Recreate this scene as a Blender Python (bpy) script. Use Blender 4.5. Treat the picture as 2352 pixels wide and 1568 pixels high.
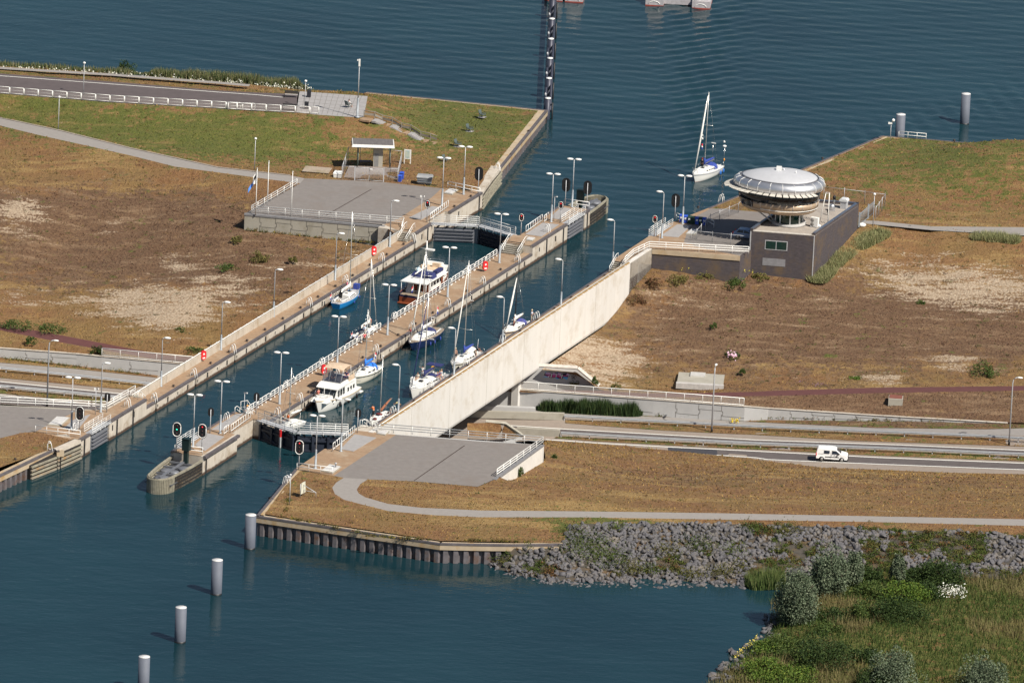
import bpy, bmesh, math, random
import numpy as np
from mathutils import Vector, Matrix, geometry
random.seed(7); rng=np.random.default_rng(7)
R=math.radians
for o in list(bpy.data.objects): bpy.data.objects.remove(o)
sc=bpy.context.scene; COL=sc.collection
# ---------------- camera, sky, sun, exposure
cam=bpy.data.cameras.new('camera'); co=bpy.data.objects.new('camera',cam); COL.objects.link(co)
co.location=(0.0, -1281.682, 367.516)
co.rotation_euler=(Matrix.Rotation(R(90-16),3,'X')@Matrix.Rotation(R(2.6),3,'Z')).to_euler()
cam.sensor_width=36; cam.lens=21800/2352*36; cam.clip_start=50; cam.clip_end=9000
sc.camera=co
SUN_EL=47; SUN_DIR=Vector((.74,-.67,0)).normalized()      # horizontal direction towards the sun
w=bpy.data.worlds.new('World'); sc.world=w; w.use_nodes=True
sky=w.node_tree.nodes.new('ShaderNodeTexSky'); sky.sky_type='NISHITA'; sky.sun_disc=False
sky.sun_elevation=R(SUN_EL); sky.sun_rotation=math.atan2(SUN_DIR.x,SUN_DIR.y)
bg=w.node_tree.nodes['Background']; bg.inputs[1].default_value=.05
w.node_tree.links.new(sky.outputs[0],bg.inputs[0])
sl=bpy.data.lights.new('sun','SUN'); sl.energy=4.8; sl.angle=R(.5); sl.color=(1,.93,.82)
so=bpy.data.objects.new('sun',sl); COL.objects.link(so)
sv=SUN_DIR*math.cos(R(SUN_EL))+Vector((0,0,math.sin(R(SUN_EL))))
so.rotation_euler=sv.to_track_quat('Z','Y').to_euler(); so.location=(200,-200,300)
vs=sc.view_settings; vs.view_transform='Standard'; vs.look='None'; vs.exposure=.38; vs.gamma=1
# ---------------- helpers
LX,LY=(-53.615,-57.566); LA=R(69.2-90); CA,SA=math.cos(LA),math.sin(LA)
def LK(u,v,z=0): return (LX+u*CA-v*SA, LY+u*SA+v*CA, z)
def KU(p):
    dx,dy=p[0]-LX,p[1]-LY; return (dx*CA+dy*SA, -dx*SA+dy*CA, p[2])
def off(p,dx=0,dy=0,dz=0): return (p[0]+dx,p[1]+dy,p[2]+dz)
def lerp(a,b,t): return tuple(a[i]+(b[i]-a[i])*t for i in range(3))
def dist(a,b): return math.dist(a[:2],b[:2])
MATS={}
def nd(t,ty,**kw):
    n=t.nodes.new(ty)
    for k,v in kw.items(): setattr(n,k,v)
    return n
def noise(t,coord,scale,detail=4,rough=.6,sy=None):
    n=nd(t,'ShaderNodeTexNoise'); n.inputs['Scale'].default_value=scale; n.inputs['Detail'].default_value=detail; n.inputs['Roughness'].default_value=rough
    if sy:
        mp=nd(t,'ShaderNodeMapping'); mp.inputs['Scale'].default_value=sy; t.links.new(coord,mp.inputs[0]); coord=mp.outputs[0]
    t.links.new(coord,n.inputs['Vector']); return n.outputs[0]
def math_(t,op,a,b=None,clamp=False):
    n=nd(t,'ShaderNodeMath',operation=op,use_clamp=clamp)
    for i,x in enumerate((a,b)):
        if x is None: continue
        if isinstance(x,(int,float)): n.inputs[i].default_value=x
        else: t.links.new(x,n.inputs[i])
    return n.outputs[0]
def ramp(t,x,lo,hi):
    n=nd(t,'ShaderNodeMapRange'); n.inputs[1].default_value=lo; n.inputs[2].default_value=hi; n.clamp=True
    t.links.new(x,n.inputs[0]); return n.outputs[0]
def mix(t,f,a,b):
    n=nd(t,'ShaderNodeMix',data_type='RGBA')
    if isinstance(f,(int,float)): n.inputs[0].default_value=f
    else: t.links.new(f,n.inputs[0])
    for i,x in ((6,a),(7,b)):
        if isinstance(x,tuple): n.inputs[i].default_value=(*x[:3],1)
        else: t.links.new(x,n.inputs[i])
    return n.outputs[2]
def newmat(name):
    m=bpy.data.materials.new(name); m.use_nodes=True; t=m.node_tree
    return m,t,t.nodes['Principled BSDF'],nd(t,'ShaderNodeTexCoord').outputs['Object']
def bump(t,b,h,strength,distance=.1):
    n=nd(t,'ShaderNodeBump'); n.inputs['Strength'].default_value=strength; n.inputs['Distance'].default_value=distance
    t.links.new(h,n.inputs['Height']); t.links.new(n.outputs[0],b.inputs['Normal'])
def M(name,c,rough=.6,metal=0,var=.18,scale=2.,bmp=0,c2=None,c3=None,s3=.3,sy=None,emit=0):
    if name in MATS: return MATS[name]
    m,t,b,co_=newmat(name)
    b.inputs['Roughness'].default_value=rough; b.inputs['Metallic'].default_value=metal
    n=noise(t,co_,scale,6,.65,sy)
    f=ramp(t,n,.3,.7)
    d=tuple(x*(1-var) for x in c); l=tuple(min(1,x*(1+var)) for x in c)
    col=mix(t,f,c2 or d,l)
    if c3:
        n3=noise(t,co_,s3,7,.7); col=mix(t,ramp(t,n3,.5,.68),col,c3)
    t.links.new(col,b.inputs['Base Color'])
    if bmp: bump(t,b,n,bmp,.05)
    if emit:
        b.inputs['Emission Color'].default_value=(*c,1); b.inputs['Emission Strength'].default_value=emit
    MATS[name]=m; return m
def basis(d):
    d=Vector(d).normalized(); a=Vector((0,0,1)) if abs(d.z)<.9 else Vector((1,0,0))
    x=d.cross(a).normalized(); return x,d.cross(x)
class MB:
    def __init__(s): s.v=[]; s.f=[]; s.sm=[]; s.pieces=[]
    def add(s,vs,fs,sm=False):
        n=len(s.v); s.v+=[tuple(p) for p in vs]; f0=len(s.f); s.f+=[tuple(i+n for i in f) for f in fs]; s.sm+=[sm]*len(fs); s.pieces.append((n,len(s.v),f0,len(s.f))); return s
    def box(s,a,b,rot=0,c=None):
        x0,y0,z0=[min(a[i],b[i]) for i in range(3)]; x1,y1,z1=[max(a[i],b[i]) for i in range(3)]
        p=[(x0,y0,z0),(x1,y0,z0),(x1,y1,z0),(x0,y1,z0),(x0,y0,z1),(x1,y0,z1),(x1,y1,z1),(x0,y1,z1)]
        if rot:
            cx,cy=c or ((x0+x1)/2,(y0+y1)/2); k,q=math.cos(rot),math.sin(rot)
            p=[(cx+(x-cx)*k-(y-cy)*q,cy+(x-cx)*q+(y-cy)*k,z) for x,y,z in p]
        return s.add(p,[(3,2,1,0),(4,5,6,7),(0,1,5,4),(1,2,6,5),(2,3,7,6),(3,0,4,7)])
    def frus(s,x0,x1,y0,y1,z0,X0,X1,Y0,Y1,z1):
        p=[(x0,y0,z0),(x1,y0,z0),(x1,y1,z0),(x0,y1,z0),(X0,Y0,z1),(X1,Y0,z1),(X1,Y1,z1),(X0,Y1,z1)]
        return s.add(p,[(3,2,1,0),(4,5,6,7),(0,1,5,4),(1,2,6,5),(2,3,7,6),(3,0,4,7)])
    def prism(s,poly,z0,z1,zb=None):
        n=len(poly); zt=[p[2] if len(p)>2 and z1 is None else z1 for p in poly]
        A=sum(poly[i][0]*poly[(i+1)%n][1]-poly[(i+1)%n][0]*poly[i][1] for i in range(n))
        if A<0: poly=poly[::-1]; zt=zt[::-1]
        vs=[(p[0],p[1],z0) for p in poly]+[(p[0],p[1],z) for p,z in zip(poly,zt)]
        tri=geometry.tessellate_polygon([[Vector((p[0],p[1],0)) for p in poly]])
        fs=[(i,(i+1)%n,n+(i+1)%n,n+i) for i in range(n)]
        for t in tri:
            a,b,c=[poly[i] for i in t]
            if (b[0]-a[0])*(c[1]-a[1])-(b[1]-a[1])*(c[0]-a[0])<0: t=t[::-1]
            fs.append(tuple(n+i for i in t)); fs.append(tuple(t[::-1]))
        return s.add(vs,fs)
    def tube(s,pts,r,n=6,r1=None,sm=True):
        pts=[Vector(p) for p in pts]; m=len(pts); rings=[]
        for i,p in enumerate(pts):
            d=(pts[min(i+1,m-1)]-pts[max(i-1,0)])
            if d.length<1e-6: d=Vector((0,0,1))
            x,y=basis(d); q=r if r1 is None else r+(r1-r)*i/(m-1)
            if isinstance(r,(list,tuple)): q=r[i]
            rings.append([p+x*(q*math.cos(2*math.pi*k/n))+y*(q*math.sin(2*math.pi*k/n)) for k in range(n)])
        return s.loft(rings,sm)
    def loft(s,rings,sm=False,closed=True,caps=True):
        n=len(rings[0]); vs=[p for r in rings for p in r]; fs=[]
        for i in range(len(rings)-1):
            for k in range(n if closed else n-1):
                k2=(k+1)%n; fs.append((i*n+k,i*n+k2,(i+1)*n+k2,(i+1)*n+k))
        if caps: fs.append(tuple(range(n))[::-1]); fs.append(tuple((len(rings)-1)*n+k for k in range(n)))
        return s.add(vs,fs,sm)
    def lathe(s,prof,c=(0,0,0),n=12,sm=True):
        return s.loft([[(c[0]+r*math.cos(2*math.pi*k/n),c[1]+r*math.sin(2*math.pi*k/n),c[2]+z) for k in range(n)] for r,z in prof],sm)
    def quad(s,*p): return s.add(p,[tuple(range(len(p)))])
    def ell(s,c,r,n=10,m=6,rot=0):
        k_,q_=math.cos(rot),math.sin(rot); rings=[]
        for i in range(m+1):
            a=-math.pi/2+math.pi*i/m; ring=[]
            for k in range(n):
                b=2*math.pi*k/n; x,y=r[0]*max(.02,math.cos(a))*math.cos(b),r[1]*max(.02,math.cos(a))*math.sin(b)
                ring.append((c[0]+x*k_-y*q_,c[1]+x*q_+y*k_,c[2]+r[2]*math.sin(a)))
            rings.append(ring)
        return s.loft(rings,True)
    def moved(s,d): s.v=[(p[0]+d[0],p[1]+d[1],p[2]+d[2]) for p in s.v]; return s
    def rail(s,pts,h=1.1,bars=(1.1,.75,.4),gap=1.9,r=.04,ends=True):
        pts=[Vector(p) for p in pts]
        for b in bars: s.tube([p+Vector((0,0,b)) for p in pts],r)
        for a,b in zip(pts[:-1],pts[1:]):
            L=(b-a).length; n=max(1,round(L/gap))
            for i in range(n+1):
                q=a+(b-a)*(i/n); s.tube([q,q+Vector((0,0,h))],r*.85)
        return s
    def mesh(s,name,mat):
        me=bpy.data.meshes.new(name); me.from_pydata(s.v,[],s.f); me.polygons.foreach_set('use_smooth',s.sm)
        me.materials.append(mat); me.update(); return me
def parts(name,mb,mat,parent=None,label=None,off_=None):
    # every piece that was added on its own becomes a part of its own
    if off_: mb.moved((-off_[0],-off_[1],-off_[2]))
    out=[]
    for (v0,v1,f0,f1) in mb.pieces:
        m=MB(); m.v=mb.v[v0:v1]; m.f=[tuple(i-v0 for i in f) for f in mb.f[f0:f1]]; m.sm=mb.sm[f0:f1]; out.append(part(name,m,mat,parent,label))
    return out
def tagit(o,label=None,cat=None,group=None,kind=None):
    if label: o['label']=label
    if cat: o['category']=cat
    if group: o['group']=group
    if kind: o['kind']=kind
    return o
def thing(name,label,cat,loc=(0,0,0),rz=0,group=None):
    o=bpy.data.objects.new(name,None); COL.objects.link(o); o.location=loc; o.rotation_euler=(0,0,rz); o.empty_display_size=.3
    return tagit(o,label,cat,group)
def part(name,mb,mat,parent=None,label=None,loc=None,rz=0):
    me=mb.mesh(name,mat) if isinstance(mb,MB) else mb
    o=bpy.data.objects.new(name,me); COL.objects.link(o); o.parent=parent
    if loc: o.location=loc
    if rz: o.rotation_euler=(0,0,rz)
    if label: o['label']=label
    return o
def solo(name,mb,mat,label,cat,loc=(0,0,0),rz=0,group=None): return tagit(part(name,mb,mat,None,None,loc,rz),label,cat,group)
def struct(name,mb,mat,loc=None,rz=0): return tagit(part(name,mb,mat,None,None,loc,rz),kind='structure')
def dup(root,loc,rz=0,label=None,group=None,scale=None):
    r=root.copy(); COL.objects.link(r); r.location=loc; r.rotation_euler=(0,0,rz)
    if label: r['label']=label
    if group: r['group']=group
    if scale: r.scale=scale
    for ch in list(root.children):
        c=ch.copy(); COL.objects.link(c); c.parent=r
        for g in list(ch.children):
            d=g.copy(); COL.objects.link(d); d.parent=c
    return r
ORD='first second third fourth fifth sixth seventh eighth ninth tenth eleventh twelfth thirteenth fourteenth fifteenth sixteenth seventeenth eighteenth nineteenth twentieth'.split()+['twenty-'+x for x in 'first second third fourth fifth sixth seventh eighth ninth'.split()]
# ---------------- materials
white=M('white_paint',(.78,.78,.76),.4,var=.04)
gel=M('white_gelcoat',(.8,.8,.77),.25,var=.04)
galv=M('galvanised_steel',(.46,.47,.49),.5,.1,var=.12)
lampgrey=M('lamp_post_grey',(.30,.33,.36),.5,.2,var=.1)
black=M('black_paint',(.012,.012,.014),.5,var=.2)
darksteel=M('dark_coping_steel',(.13,.115,.12),.6,.2,var=.25,scale=1)
darkgap=M('slot_dark',(.02,.018,.018),.8)  # recess shade put into the colour, along with dark steel and algae
conc=M('chamber_concrete',(.50,.45,.385),.85,var=.14,scale=.8,bmp=.3,c3=(.33,.265,.195),s3=.6,sy=(1,1,.35))
def waterline(m,top=.30):   # brown algae band that the water has left on the concrete
    t=m.node_tree; b=t.nodes['Principled BSDF']; src=b.inputs['Base Color'].links[0].from_socket; c=nd(t,'ShaderNodeTexCoord').outputs['Object']; sx=nd(t,'ShaderNodeSeparateXYZ'); t.links.new(c,sx.inputs[0])
    z=math_(t,'SUBTRACT',sx.outputs[2],math_(t,'MULTIPLY',noise(t,c,1.5,4,.6),.5)); f=ramp(t,z,top-.28,top-.05); t.links.new(mix(t,f,(.075,.045,.03),src),b.inputs['Base Color'])
waterline(conc)
bigconc=M('trough_concrete',(.62,.60,.57),.85,var=.06,scale=.7,bmp=.2,c3=(.52,.48,.42),s3=.3,sy=(1.2,1.2,.10))
parconc=M('parapet_concrete',(.46,.41,.345),.85,var=.12,scale=.9,c3=(.34,.27,.19),s3=.5,sy=(1,1,.3))
panelconc=M('panel_concrete',(.36,.34,.29),.85,var=.1,scale=1.2,c3=(.27,.25,.2),s3=.6)
greywall=M('grey_wall_concrete',(.42,.42,.42),.85,var=.07,scale=.8)
paving=M('brown_paving',(.30,.20,.125),.9,var=.16,scale=1.3,c3=(.36,.28,.20),s3=.35,bmp=.15)
slabgrey=M('grey_slab',(.32,.31,.31),.85,var=.1,scale=1.2)
asph=M('platform_asphalt',(.20,.182,.172),.9,var=.10,scale=1.1,c3=(.19,.165,.15),s3=.18)
pathm=M('path_asphalt',(.27,.25,.235),.9,var=.08,scale=1.5)
roadd=M('road_asphalt',(.105,.09,.088),.9,var=.16,scale=.7)
roadl=M('shoulder_asphalt',(.27,.225,.19),.9,var=.1,scale=1.4)
dykeroad=M('dyke_asphalt',(.095,.078,.08),.9,var=.13,scale=.6)
redm=M('red_cycle_asphalt',(.105,.038,.036),.9,var=.13,scale=1)
linew=M('road_line',(.75,.74,.70),.7,var=.06)
tarm=M('tar_joint',(.05,.032,.026),.8)
gategrey=M('gate_grey',(.19,.20,.225),.5,.3,var=.12,scale=1)
gateshade=M('gate_navy_shade',(.022,.028,.045),.55,.1,var=.3,scale=1)  # darker gate colour for leaves in shadow, the shade is put into it
sheet=M('sheet_pile',(.17,.155,.165),.6,.3,var=.2,scale=1.5,c3=(.16,.09,.06),s3=.8)
timber=M('weathered_timber',(.27,.24,.19),.9,var=.3,scale=2,c3=(.33,.18,.05),s3=.8)
timberg=M('timber_fender',(.28,.26,.20),.9,var=.25,scale=2.2,c3=(.17,.15,.12),s3=.8)
woodg=M('grey_wood',(.22,.2,.17),.9,var=.2)
dolph=M('dolphin_grey',(.115,.13,.165),.7,0,var=.08,scale=1.2)
dark=M('dark_glass',(.012,.016,.02),.08,0,var=.3)
red=M('red_plastic',(.62,.025,.03),.4)
bluebin=M('blue_plastic',(.03,.09,.5),.45)
greenbin=M('green_plastic',(.012,.045,.03),.5)
greybin=M('grey_plastic',(.21,.225,.24),.5)
rubber=M('rubber',(.014,.014,.015),.8)
steelm=M('stainless',(.6,.6,.6),.25,.9)
green_l=M('green_lamp',(.02,.75,.5),.4,emit=1.0)
red_l=M('red_lamp',(.80,.02,.03),.4,emit=.5)

# ================= SETTING: ground patches, roads, paths, water
def camproj(p):       # map coordinates used only to look up land-cover spots
    return p
def inside(P,poly):
    x,y=P[:,0],P[:,1]; r=np.zeros(len(P),bool); n=len(poly)
    for i in range(n):
        (x0,y0),(x1,y1)=poly[i][:2],poly[(i+1)%n][:2]
        c=((y0>y)!=(y1>y)); 
        with np.errstate(divide='ignore',invalid='ignore'): r^=c&(x<(x1-x0)*(y-y0)/(y1-y0)+x0)
    return r
def vnoise(x,y,s,seed=0):
    # cheap smooth value noise
    x=x/s; y=y/s; xi=np.floor(x).astype(int); yi=np.floor(y).astype(int); fx=x-xi; fy=y-yi
    h=lambda a,b: (np.sin(a*127.1+b*311.7+seed*74.7)*43758.5453)%1
    fx=fx*fx*(3-2*fx); fy=fy*fy*(3-2*fy)
    return (h(xi,yi)*(1-fx)+h(xi+1,yi)*fx)*(1-fy)+(h(xi,yi+1)*(1-fx)+h(xi+1,yi+1)*fx)*fy
SPOTS=[]   # (x,y,rx,ry,channel,amount): where the land cover is green (0), bare sand (1), brown heath (2)
def cover(x,y,base):
    c=np.tile(np.array(base,float),(len(x),1))
    for sx,sy,rx,ry,ch,am in SPOTS:
        g=am*np.exp(-(((x-sx)/rx)**2+((y-sy)/ry)**2)); c[:,ch]+=g
    return np.clip(c,0,1)
GROUNDS=[]
def zroad(x): return np.interp(x,[-97,-72.6,-46,-1.6,32.3,72.6,100],[-6.2,-7.6,-9.0,-9.5,-8.3,-6.0,-4.2])
def patch(name,bnd,mat,ctrl=(),h=2.0,base=(.2,.1,.2),rough=.1,kind='structure',keep=True,zf=None):
    B=[]; n=len(bnd)
    for i in range(n):
        a,b=bnd[i],bnd[(i+1)%n]; k=max(1,int(dist(a,b)/h))
        B+=[lerp(a,b,j/k) for j in range(k)]
    Bn=np.array(B); x0,y0=Bn[:,:2].min(0); x1,y1=Bn[:,:2].max(0)
    gx,gy=np.meshgrid(np.arange(x0,x1,h),np.arange(y0,y1,h)); G=np.stack([gx.ravel(),gy.ravel()],1)
    G=G+rng.uniform(-.3,.3,G.shape)*h; G=G[inside(G,B)]
    if len(G):
        keepm=np.ones(len(G),bool)
        for q in range(0,len(B)):
            keepm&=((G-Bn[q,:2])**2).sum(1)>(.5*h)**2
        G=G[keepm]
    ct=np.array([c for c in ctrl],float).reshape(-1,3)
    allp=[Vector(p[:2]) for p in B]+[Vector(p[:2]) for p in ct]+[Vector(p) for p in G]
    nb=len(B)
    r=geometry.delaunay_2d_cdt(allp,[(i,(i+1)%nb) for i in range(nb)],[],1,1e-5)
    vs,fs,orig=r[0],r[2],r[3]
    V=np.array([(p.x,p.y) for p in vs]); Z=np.zeros(len(V)); fix=np.zeros(len(V),bool)
    zi=np.concatenate([Bn[:,2],ct[:,2]]) if len(ct) else Bn[:,2]
    for i,o in enumerate(orig):
        k=[q for q in o if q<len(zi)]
        if k: Z[i]=zi[k[0]]; fix[i]=True
    Z[~fix]=zi.mean()
    if len(ct):      # smooth thin plate surface through the edge and the survey points
        kp=np.array(B)[::max(1,len(B)//260)]; Q=np.concatenate([kp,ct]); sc_=40.; X_=Q[:,:2]/sc_; m_=len(Q)
        U=lambda r2: np.where(r2>1e-12,.5*r2*np.log(np.maximum(r2,1e-12)),0)
        K_=U(((X_[:,None]-X_[None])**2).sum(-1))+np.eye(m_)*1e-3; P1=np.column_stack([np.ones(m_),X_]); Am=np.zeros((m_+3,m_+3)); Am[:m_,:m_]=K_; Am[:m_,m_:]=P1; Am[m_:,:m_]=P1.T
        wt_=np.linalg.solve(Am,np.concatenate([Q[:,2],[0,0,0]])); Y_=V/sc_; zt=np.concatenate([U(((Y_[k:k+2000,None]-X_[None])**2).sum(-1))@wt_[:m_] for k in range(0,len(V),2000)])+np.column_stack([np.ones(len(V)),Y_])@wt_[m_:]
        Z[~fix]=np.clip(zt,zi.min()-.6,zi.max()+.4)[~fix]
    F=np.array([f for f in fs if len(f)==3]); E=np.concatenate([F[:,[0,1]],F[:,[1,2]],F[:,[2,0]]]); 
    deg=np.bincount(E.ravel(),minlength=len(V)).astype(float)
    for it in range(350 if not len(ct) else 3):
        s=np.bincount(E[:,0],weights=Z[E[:,1]],minlength=len(V))+np.bincount(E[:,1],weights=Z[E[:,0]],minlength=len(V))
        zn=s/np.maximum(deg,1); Z=np.where(fix,Z,zn)
    if zf is not None: Z=zroad(V[:,0])+zf
    isb=np.zeros(len(V),bool)
    for i,o in enumerate(orig):
        if any(q<nb for q in o): isb[i]=True
    if rough: Z=np.where(isb,Z,Z+rough*(2*vnoise(V[:,0],V[:,1],2.7)-1)+rough*1.6*(2*vnoise(V[:,0],V[:,1],8,3)-1))
    A=(V[F[:,1]]-V[F[:,0]]); Bb=(V[F[:,2]]-V[F[:,0]]); fl=A[:,0]*Bb[:,1]-A[:,1]*Bb[:,0]<0
    F[fl]=F[fl][:,::-1]
    me=bpy.data.meshes.new(name); me.from_pydata(np.column_stack([V,Z]).tolist(),[],F.tolist())
    me.polygons.foreach_set('use_smooth',[True]*len(F)); me.materials.append(mat)
    c=cover(V[:,0],V[:,1],base); at=me.color_attributes.new('cover','FLOAT_COLOR','POINT')
    at.data.foreach_set('color',np.column_stack([c,np.ones(len(V))]).ravel()); me.update()
    o=bpy.data.objects.new(name,me); COL.objects.link(o); o['kind']=kind
    if keep: GROUNDS.append((name,V,Z,F,c))
    return o
def groundmat():
    # dry summer grassland: straw, heath, green patches and bare shell sand
    m,t,b,c=newmat('dry_grassland'); b.inputs['Roughness'].default_value=.95
    a=nd(t,'ShaderNodeAttribute',attribute_name='cover'); sp=nd(t,'ShaderNodeSeparateColor'); t.links.new(a.outputs['Color'],sp.inputs[0])
    n1=noise(t,c,.11,8,.6); n2=noise(t,c,.8,8,.7); n3=noise(t,c,3.2,5,.7,(1,.6,1)); n4=noise(t,c,.35,8,.72); n5=noise(t,c,.30,9,.78,(.45,1.5,1)); n6=noise(t,c,.14,7,.7,(.25,1.6,1))
    j=math_(t,'ADD',math_(t,'MULTIPLY',math_(t,'SUBTRACT',n4,.5),2.1),math_(t,'ADD',math_(t,'MULTIPLY',math_(t,'SUBTRACT',n2,.5),2.0),math_(t,'MULTIPLY',math_(t,'SUBTRACT',n3,.5),.8)))
    js=math_(t,'ADD',math_(t,'MULTIPLY',math_(t,'SUBTRACT',n5,.5),3.6),math_(t,'MULTIPLY',math_(t,'SUBTRACT',n3,.5),1.6))
    def mask(ch,lo,hi,jj=j): return ramp(t,math_(t,'ADD',sp.outputs[ch],jj),lo,hi)
    dry=mix(t,ramp(t,n2,.34,.66),(.195,.095,.032),(.35,.20,.082))
    dry=mix(t,ramp(t,n3,.3,.72),dry,(.14,.065,.028))
    dry=mix(t,ramp(t,n1,.42,.62),dry,mix(t,ramp(t,n3,.3,.7),(.135,.078,.024),(.28,.175,.066)))
    dry=mix(t,ramp(t,n6,.52,.62),dry,mix(t,ramp(t,n3,.3,.7),(.23,.135,.045),(.37,.25,.10)))
    heath=mix(t,ramp(t,n3,.32,.7),(.075,.036,.018),(.20,.115,.06)); heath=mix(t,ramp(t,n5,.5,.66),heath,(.27,.175,.10))
    grn=mix(t,ramp(t,n3,.3,.7),(.045,.062,.008),(.155,.15,.028)); grn=mix(t,ramp(t,n2,.4,.7),grn,(.085,.105,.014)); grn=mix(t,ramp(t,n5,.52,.68),grn,(.22,.155,.05))
    sand=mix(t,ramp(t,n3,.32,.68),(.27,.185,.115),(.52,.42,.31))
    col=mix(t,mask(2,.42,.72),dry,heath); col=mix(t,mask(0,.44,.66),col,grn); col=mix(t,mask(1,.62,.95,js),col,sand)
    n7=noise(t,c,5.5,4,.75); col=mix(t,ramp(t,n7,.62,.72),col,mix(t,.72,col,(.04,.025,.012))); col=mix(t,ramp(t,n7,.40,.30),col,mix(t,.55,col,(.45,.35,.22)))
    t.links.new(col,b.inputs['Base Color']); h=math_(t,'ADD',n3,math_(t,'MULTIPLY',n2,1.2)); bump(t,b,h,.9,.35)
    return m
GM=groundmat()
def S(p,rx,ry,ch,am): SPOTS.append((p[0],p[1],rx,ry,ch,am))
# green dyke face, bench lawn, wet verge
for q in ((-77.44,103.00,4.00),(-68.65,98.86,4.00),(-58.55,93.43,4.00),(-49.96,91.74,3.50),(-41.50,92.58,3.00),(-32.98,91.54,3.00)): S(q,10,11,0,.42)
for q in ((-19.89,117.29,2.30),(-13.17,113.25,2.30),(-5.21,112.06,2.30),(-7.63,98.69,2.30),(-1.28,115.38,2.30)): S(q,9,20,0,.26)
for q in ((62.87,109.77,2.00),(68.96,96.85,3.00),(52.46,90.38,2.60),(73.95,89.49,2.50),(56.07,103.73,2.60)): S(q,10,16,0,.22)
for q in ((10.49,-93.12,1.00),(15.06,-95.31,1.00)): S(q,8,6,0,.3)
# bare sand
for q,rx,ry,am in (((-73.78,57.61,-0.50),5,6,.5),((-71.74,55.54,-0.50),4,7,.45),((-58.89,53.55,-1.00),3,4,.5),((-49.76,41.98,-1.00),3,5,.5),((-49.05,22.86,-4.40),8,9,.75),((-54.73,23.93,-4.00),7,7,.4),((-61.11,26.93,-4.50),7,7,.3),((-71.72,26.93,-5.00),5,8,.35),((-21.02,39.98,-0.40),4,5,.35),((-26.65,38.67,-0.30),8,6,.3),((-38.95,32.61,-1.80),7,10,.3),((-43.91,31.95,-2.50),9,10,.2),
  ((55.56,48.13,-3.00),9,9,.42),((64.26,42.58,-3.00),11,10,.5),((71.25,43.75,-3.00),10,8,.4),((62.76,13.96,-4.00),5,6,.65),((52.69,6.28,-4.50),4,4,.7),((13.29,7.95,-4.60),6,9,.6),((8.94,13.92,-4.60),3,12,.75),((5.33,2.22,-4.60),2.5,10,.8),((15.10,12.85,-4.00),4,5,.5),((48.74,67.17,2.00),5,4,.3),((53.02,-81.03,2.00),10,2,.25),((23.75,30.66,-2.20),8,10,.2),((36.36,39.56,-1.50),12,8,.22)): S(q,rx,ry,1,am*1.2)
# brown heath
for q,rx,ry,am in (((-65.88,53.55,-1.00),22,14,.5),((-54.53,55.50,-1.00),16,12,.5),((-45.26,47.50,-1.00),12,14,.35),((-35.35,36.81,-1.50),14,14,.45),((-64.78,36.12,-4.00),18,10,.3),((38.80,32.47,-2.00),20,22,.35),((54.40,26.60,-3.50),24,16,.45),((70.10,29.20,-3.50),18,14,.4),((26.30,23.71,-4.00),14,18,.35),((50.63,-4.83,-5.50),22,6,.6),((67.67,-5.95,-5.00),18,6,.6),((55.17,-53.58,-2.00),40,14,.18),((19.83,-57.09,-2.00),16,10,.2)): S(q,rx,ry,2,am*1.35)
# ---- west bank
shoreW=[(-107.08,127.73,4.60),(-80.09,123.51,4.60),(-66.71,122.47,4.60),(-53.34,121.29,4.50),(-40.66,120.50,4.20),(-34.01,121.37,3.60),(-28.10,124.74,2.80)]
kerbN=[(-106.86,124.97,4.90),(-79.85,119.60,4.90),(-63.18,118.64,4.90),(-46.49,116.68,4.90),(-41.65,115.91,4.90)]
roadN=[(-106.59,121.65,5.00),(-79.71,117.43,5.00),(-63.02,115.61,5.00),(-46.34,113.21,5.00),(-40.53,112.94,5.00),(-34.24,113.22,5.00)]
plaza=[(-33.97,114.92,5.00),(-23.59,113.83,5.00),(-23.82,101.16,5.00),(-24.79,100.85,5.00),(-30.64,101.36,5.00),(-34.03,102.12,5.00)]
fence=[(-105.62,109.81,5.00),(-78.93,105.32,5.00),(-62.35,103.08,5.00),(-40.11,102.00,5.00),(-44.78,101.94,5.00),(-34.03,102.12,5.00)]
quayN=[(-25.33,126.90,2.20),(-24.01,127.91,2.00),(-13.41,125.70,2.00),(-6.44,124.22,2.00),(2.91,122.02,2.00)]
quayNi=[(-25.25,126.24,2.20),(-23.92,126.99,2.00),(-13.39,124.90,2.00),(-6.43,123.38,2.00),(2.39,121.27,2.00)]
quayNE=[(3.85,121.92,2.00),LK(-3,151,2.5),LK(0,136,2.7),LK(0,123.2,2.7)]            # lock-side quay edge, outer
quayNEi=[(2.39,121.27,2.00),LK(-4.2,151,2.5),LK(-1.3,137,2.7)]
pathN=[(-105.84,113.24,2.40),(-78.52,100.07,2.60),(-69.30,93.91,2.70),(-58.08,85.37,2.70),(-44.72,76.70,2.70),(-38.99,75.21,2.70),(-33.86,74.01,2.70),(-31.73,72.83,2.70),(-24.32,72.88,2.70),(-20.13,72.68,2.70),(-11.39,70.68,2.70)]
pathS=[(-105.59,110.11,2.40),(-78.23,95.59,2.60),(-72.22,90.82,2.70),(-64.61,85.80,2.70),(-57.87,81.30,2.70),(-51.15,76.20,2.70),(-38.87,71.99,2.70),(-32.27,69.81,2.70)]
shoreX=[off(p,0,8,-4.9) for p in shoreW]+[off(quayN[0],0,3,-3)]
patch('shore_bank',shoreW+[quayN[0]]+shoreX[::-1],GM,base=(.6,0,0),h=2.5)
patch('grass_verge',shoreW+[quayN[0],quayNi[0],plaza[1],plaza[0]]+roadN[::-1],GM,base=(.33,.05,0),h=1.6,rough=.05)
patch('dyke_road',roadN+[plaza[5]]+fence[:-1][::-1],dykeroad,h=4,rough=0,keep=False)
patch('plaza',plaza,slabgrey,h=4,rough=0,keep=False)
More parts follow.
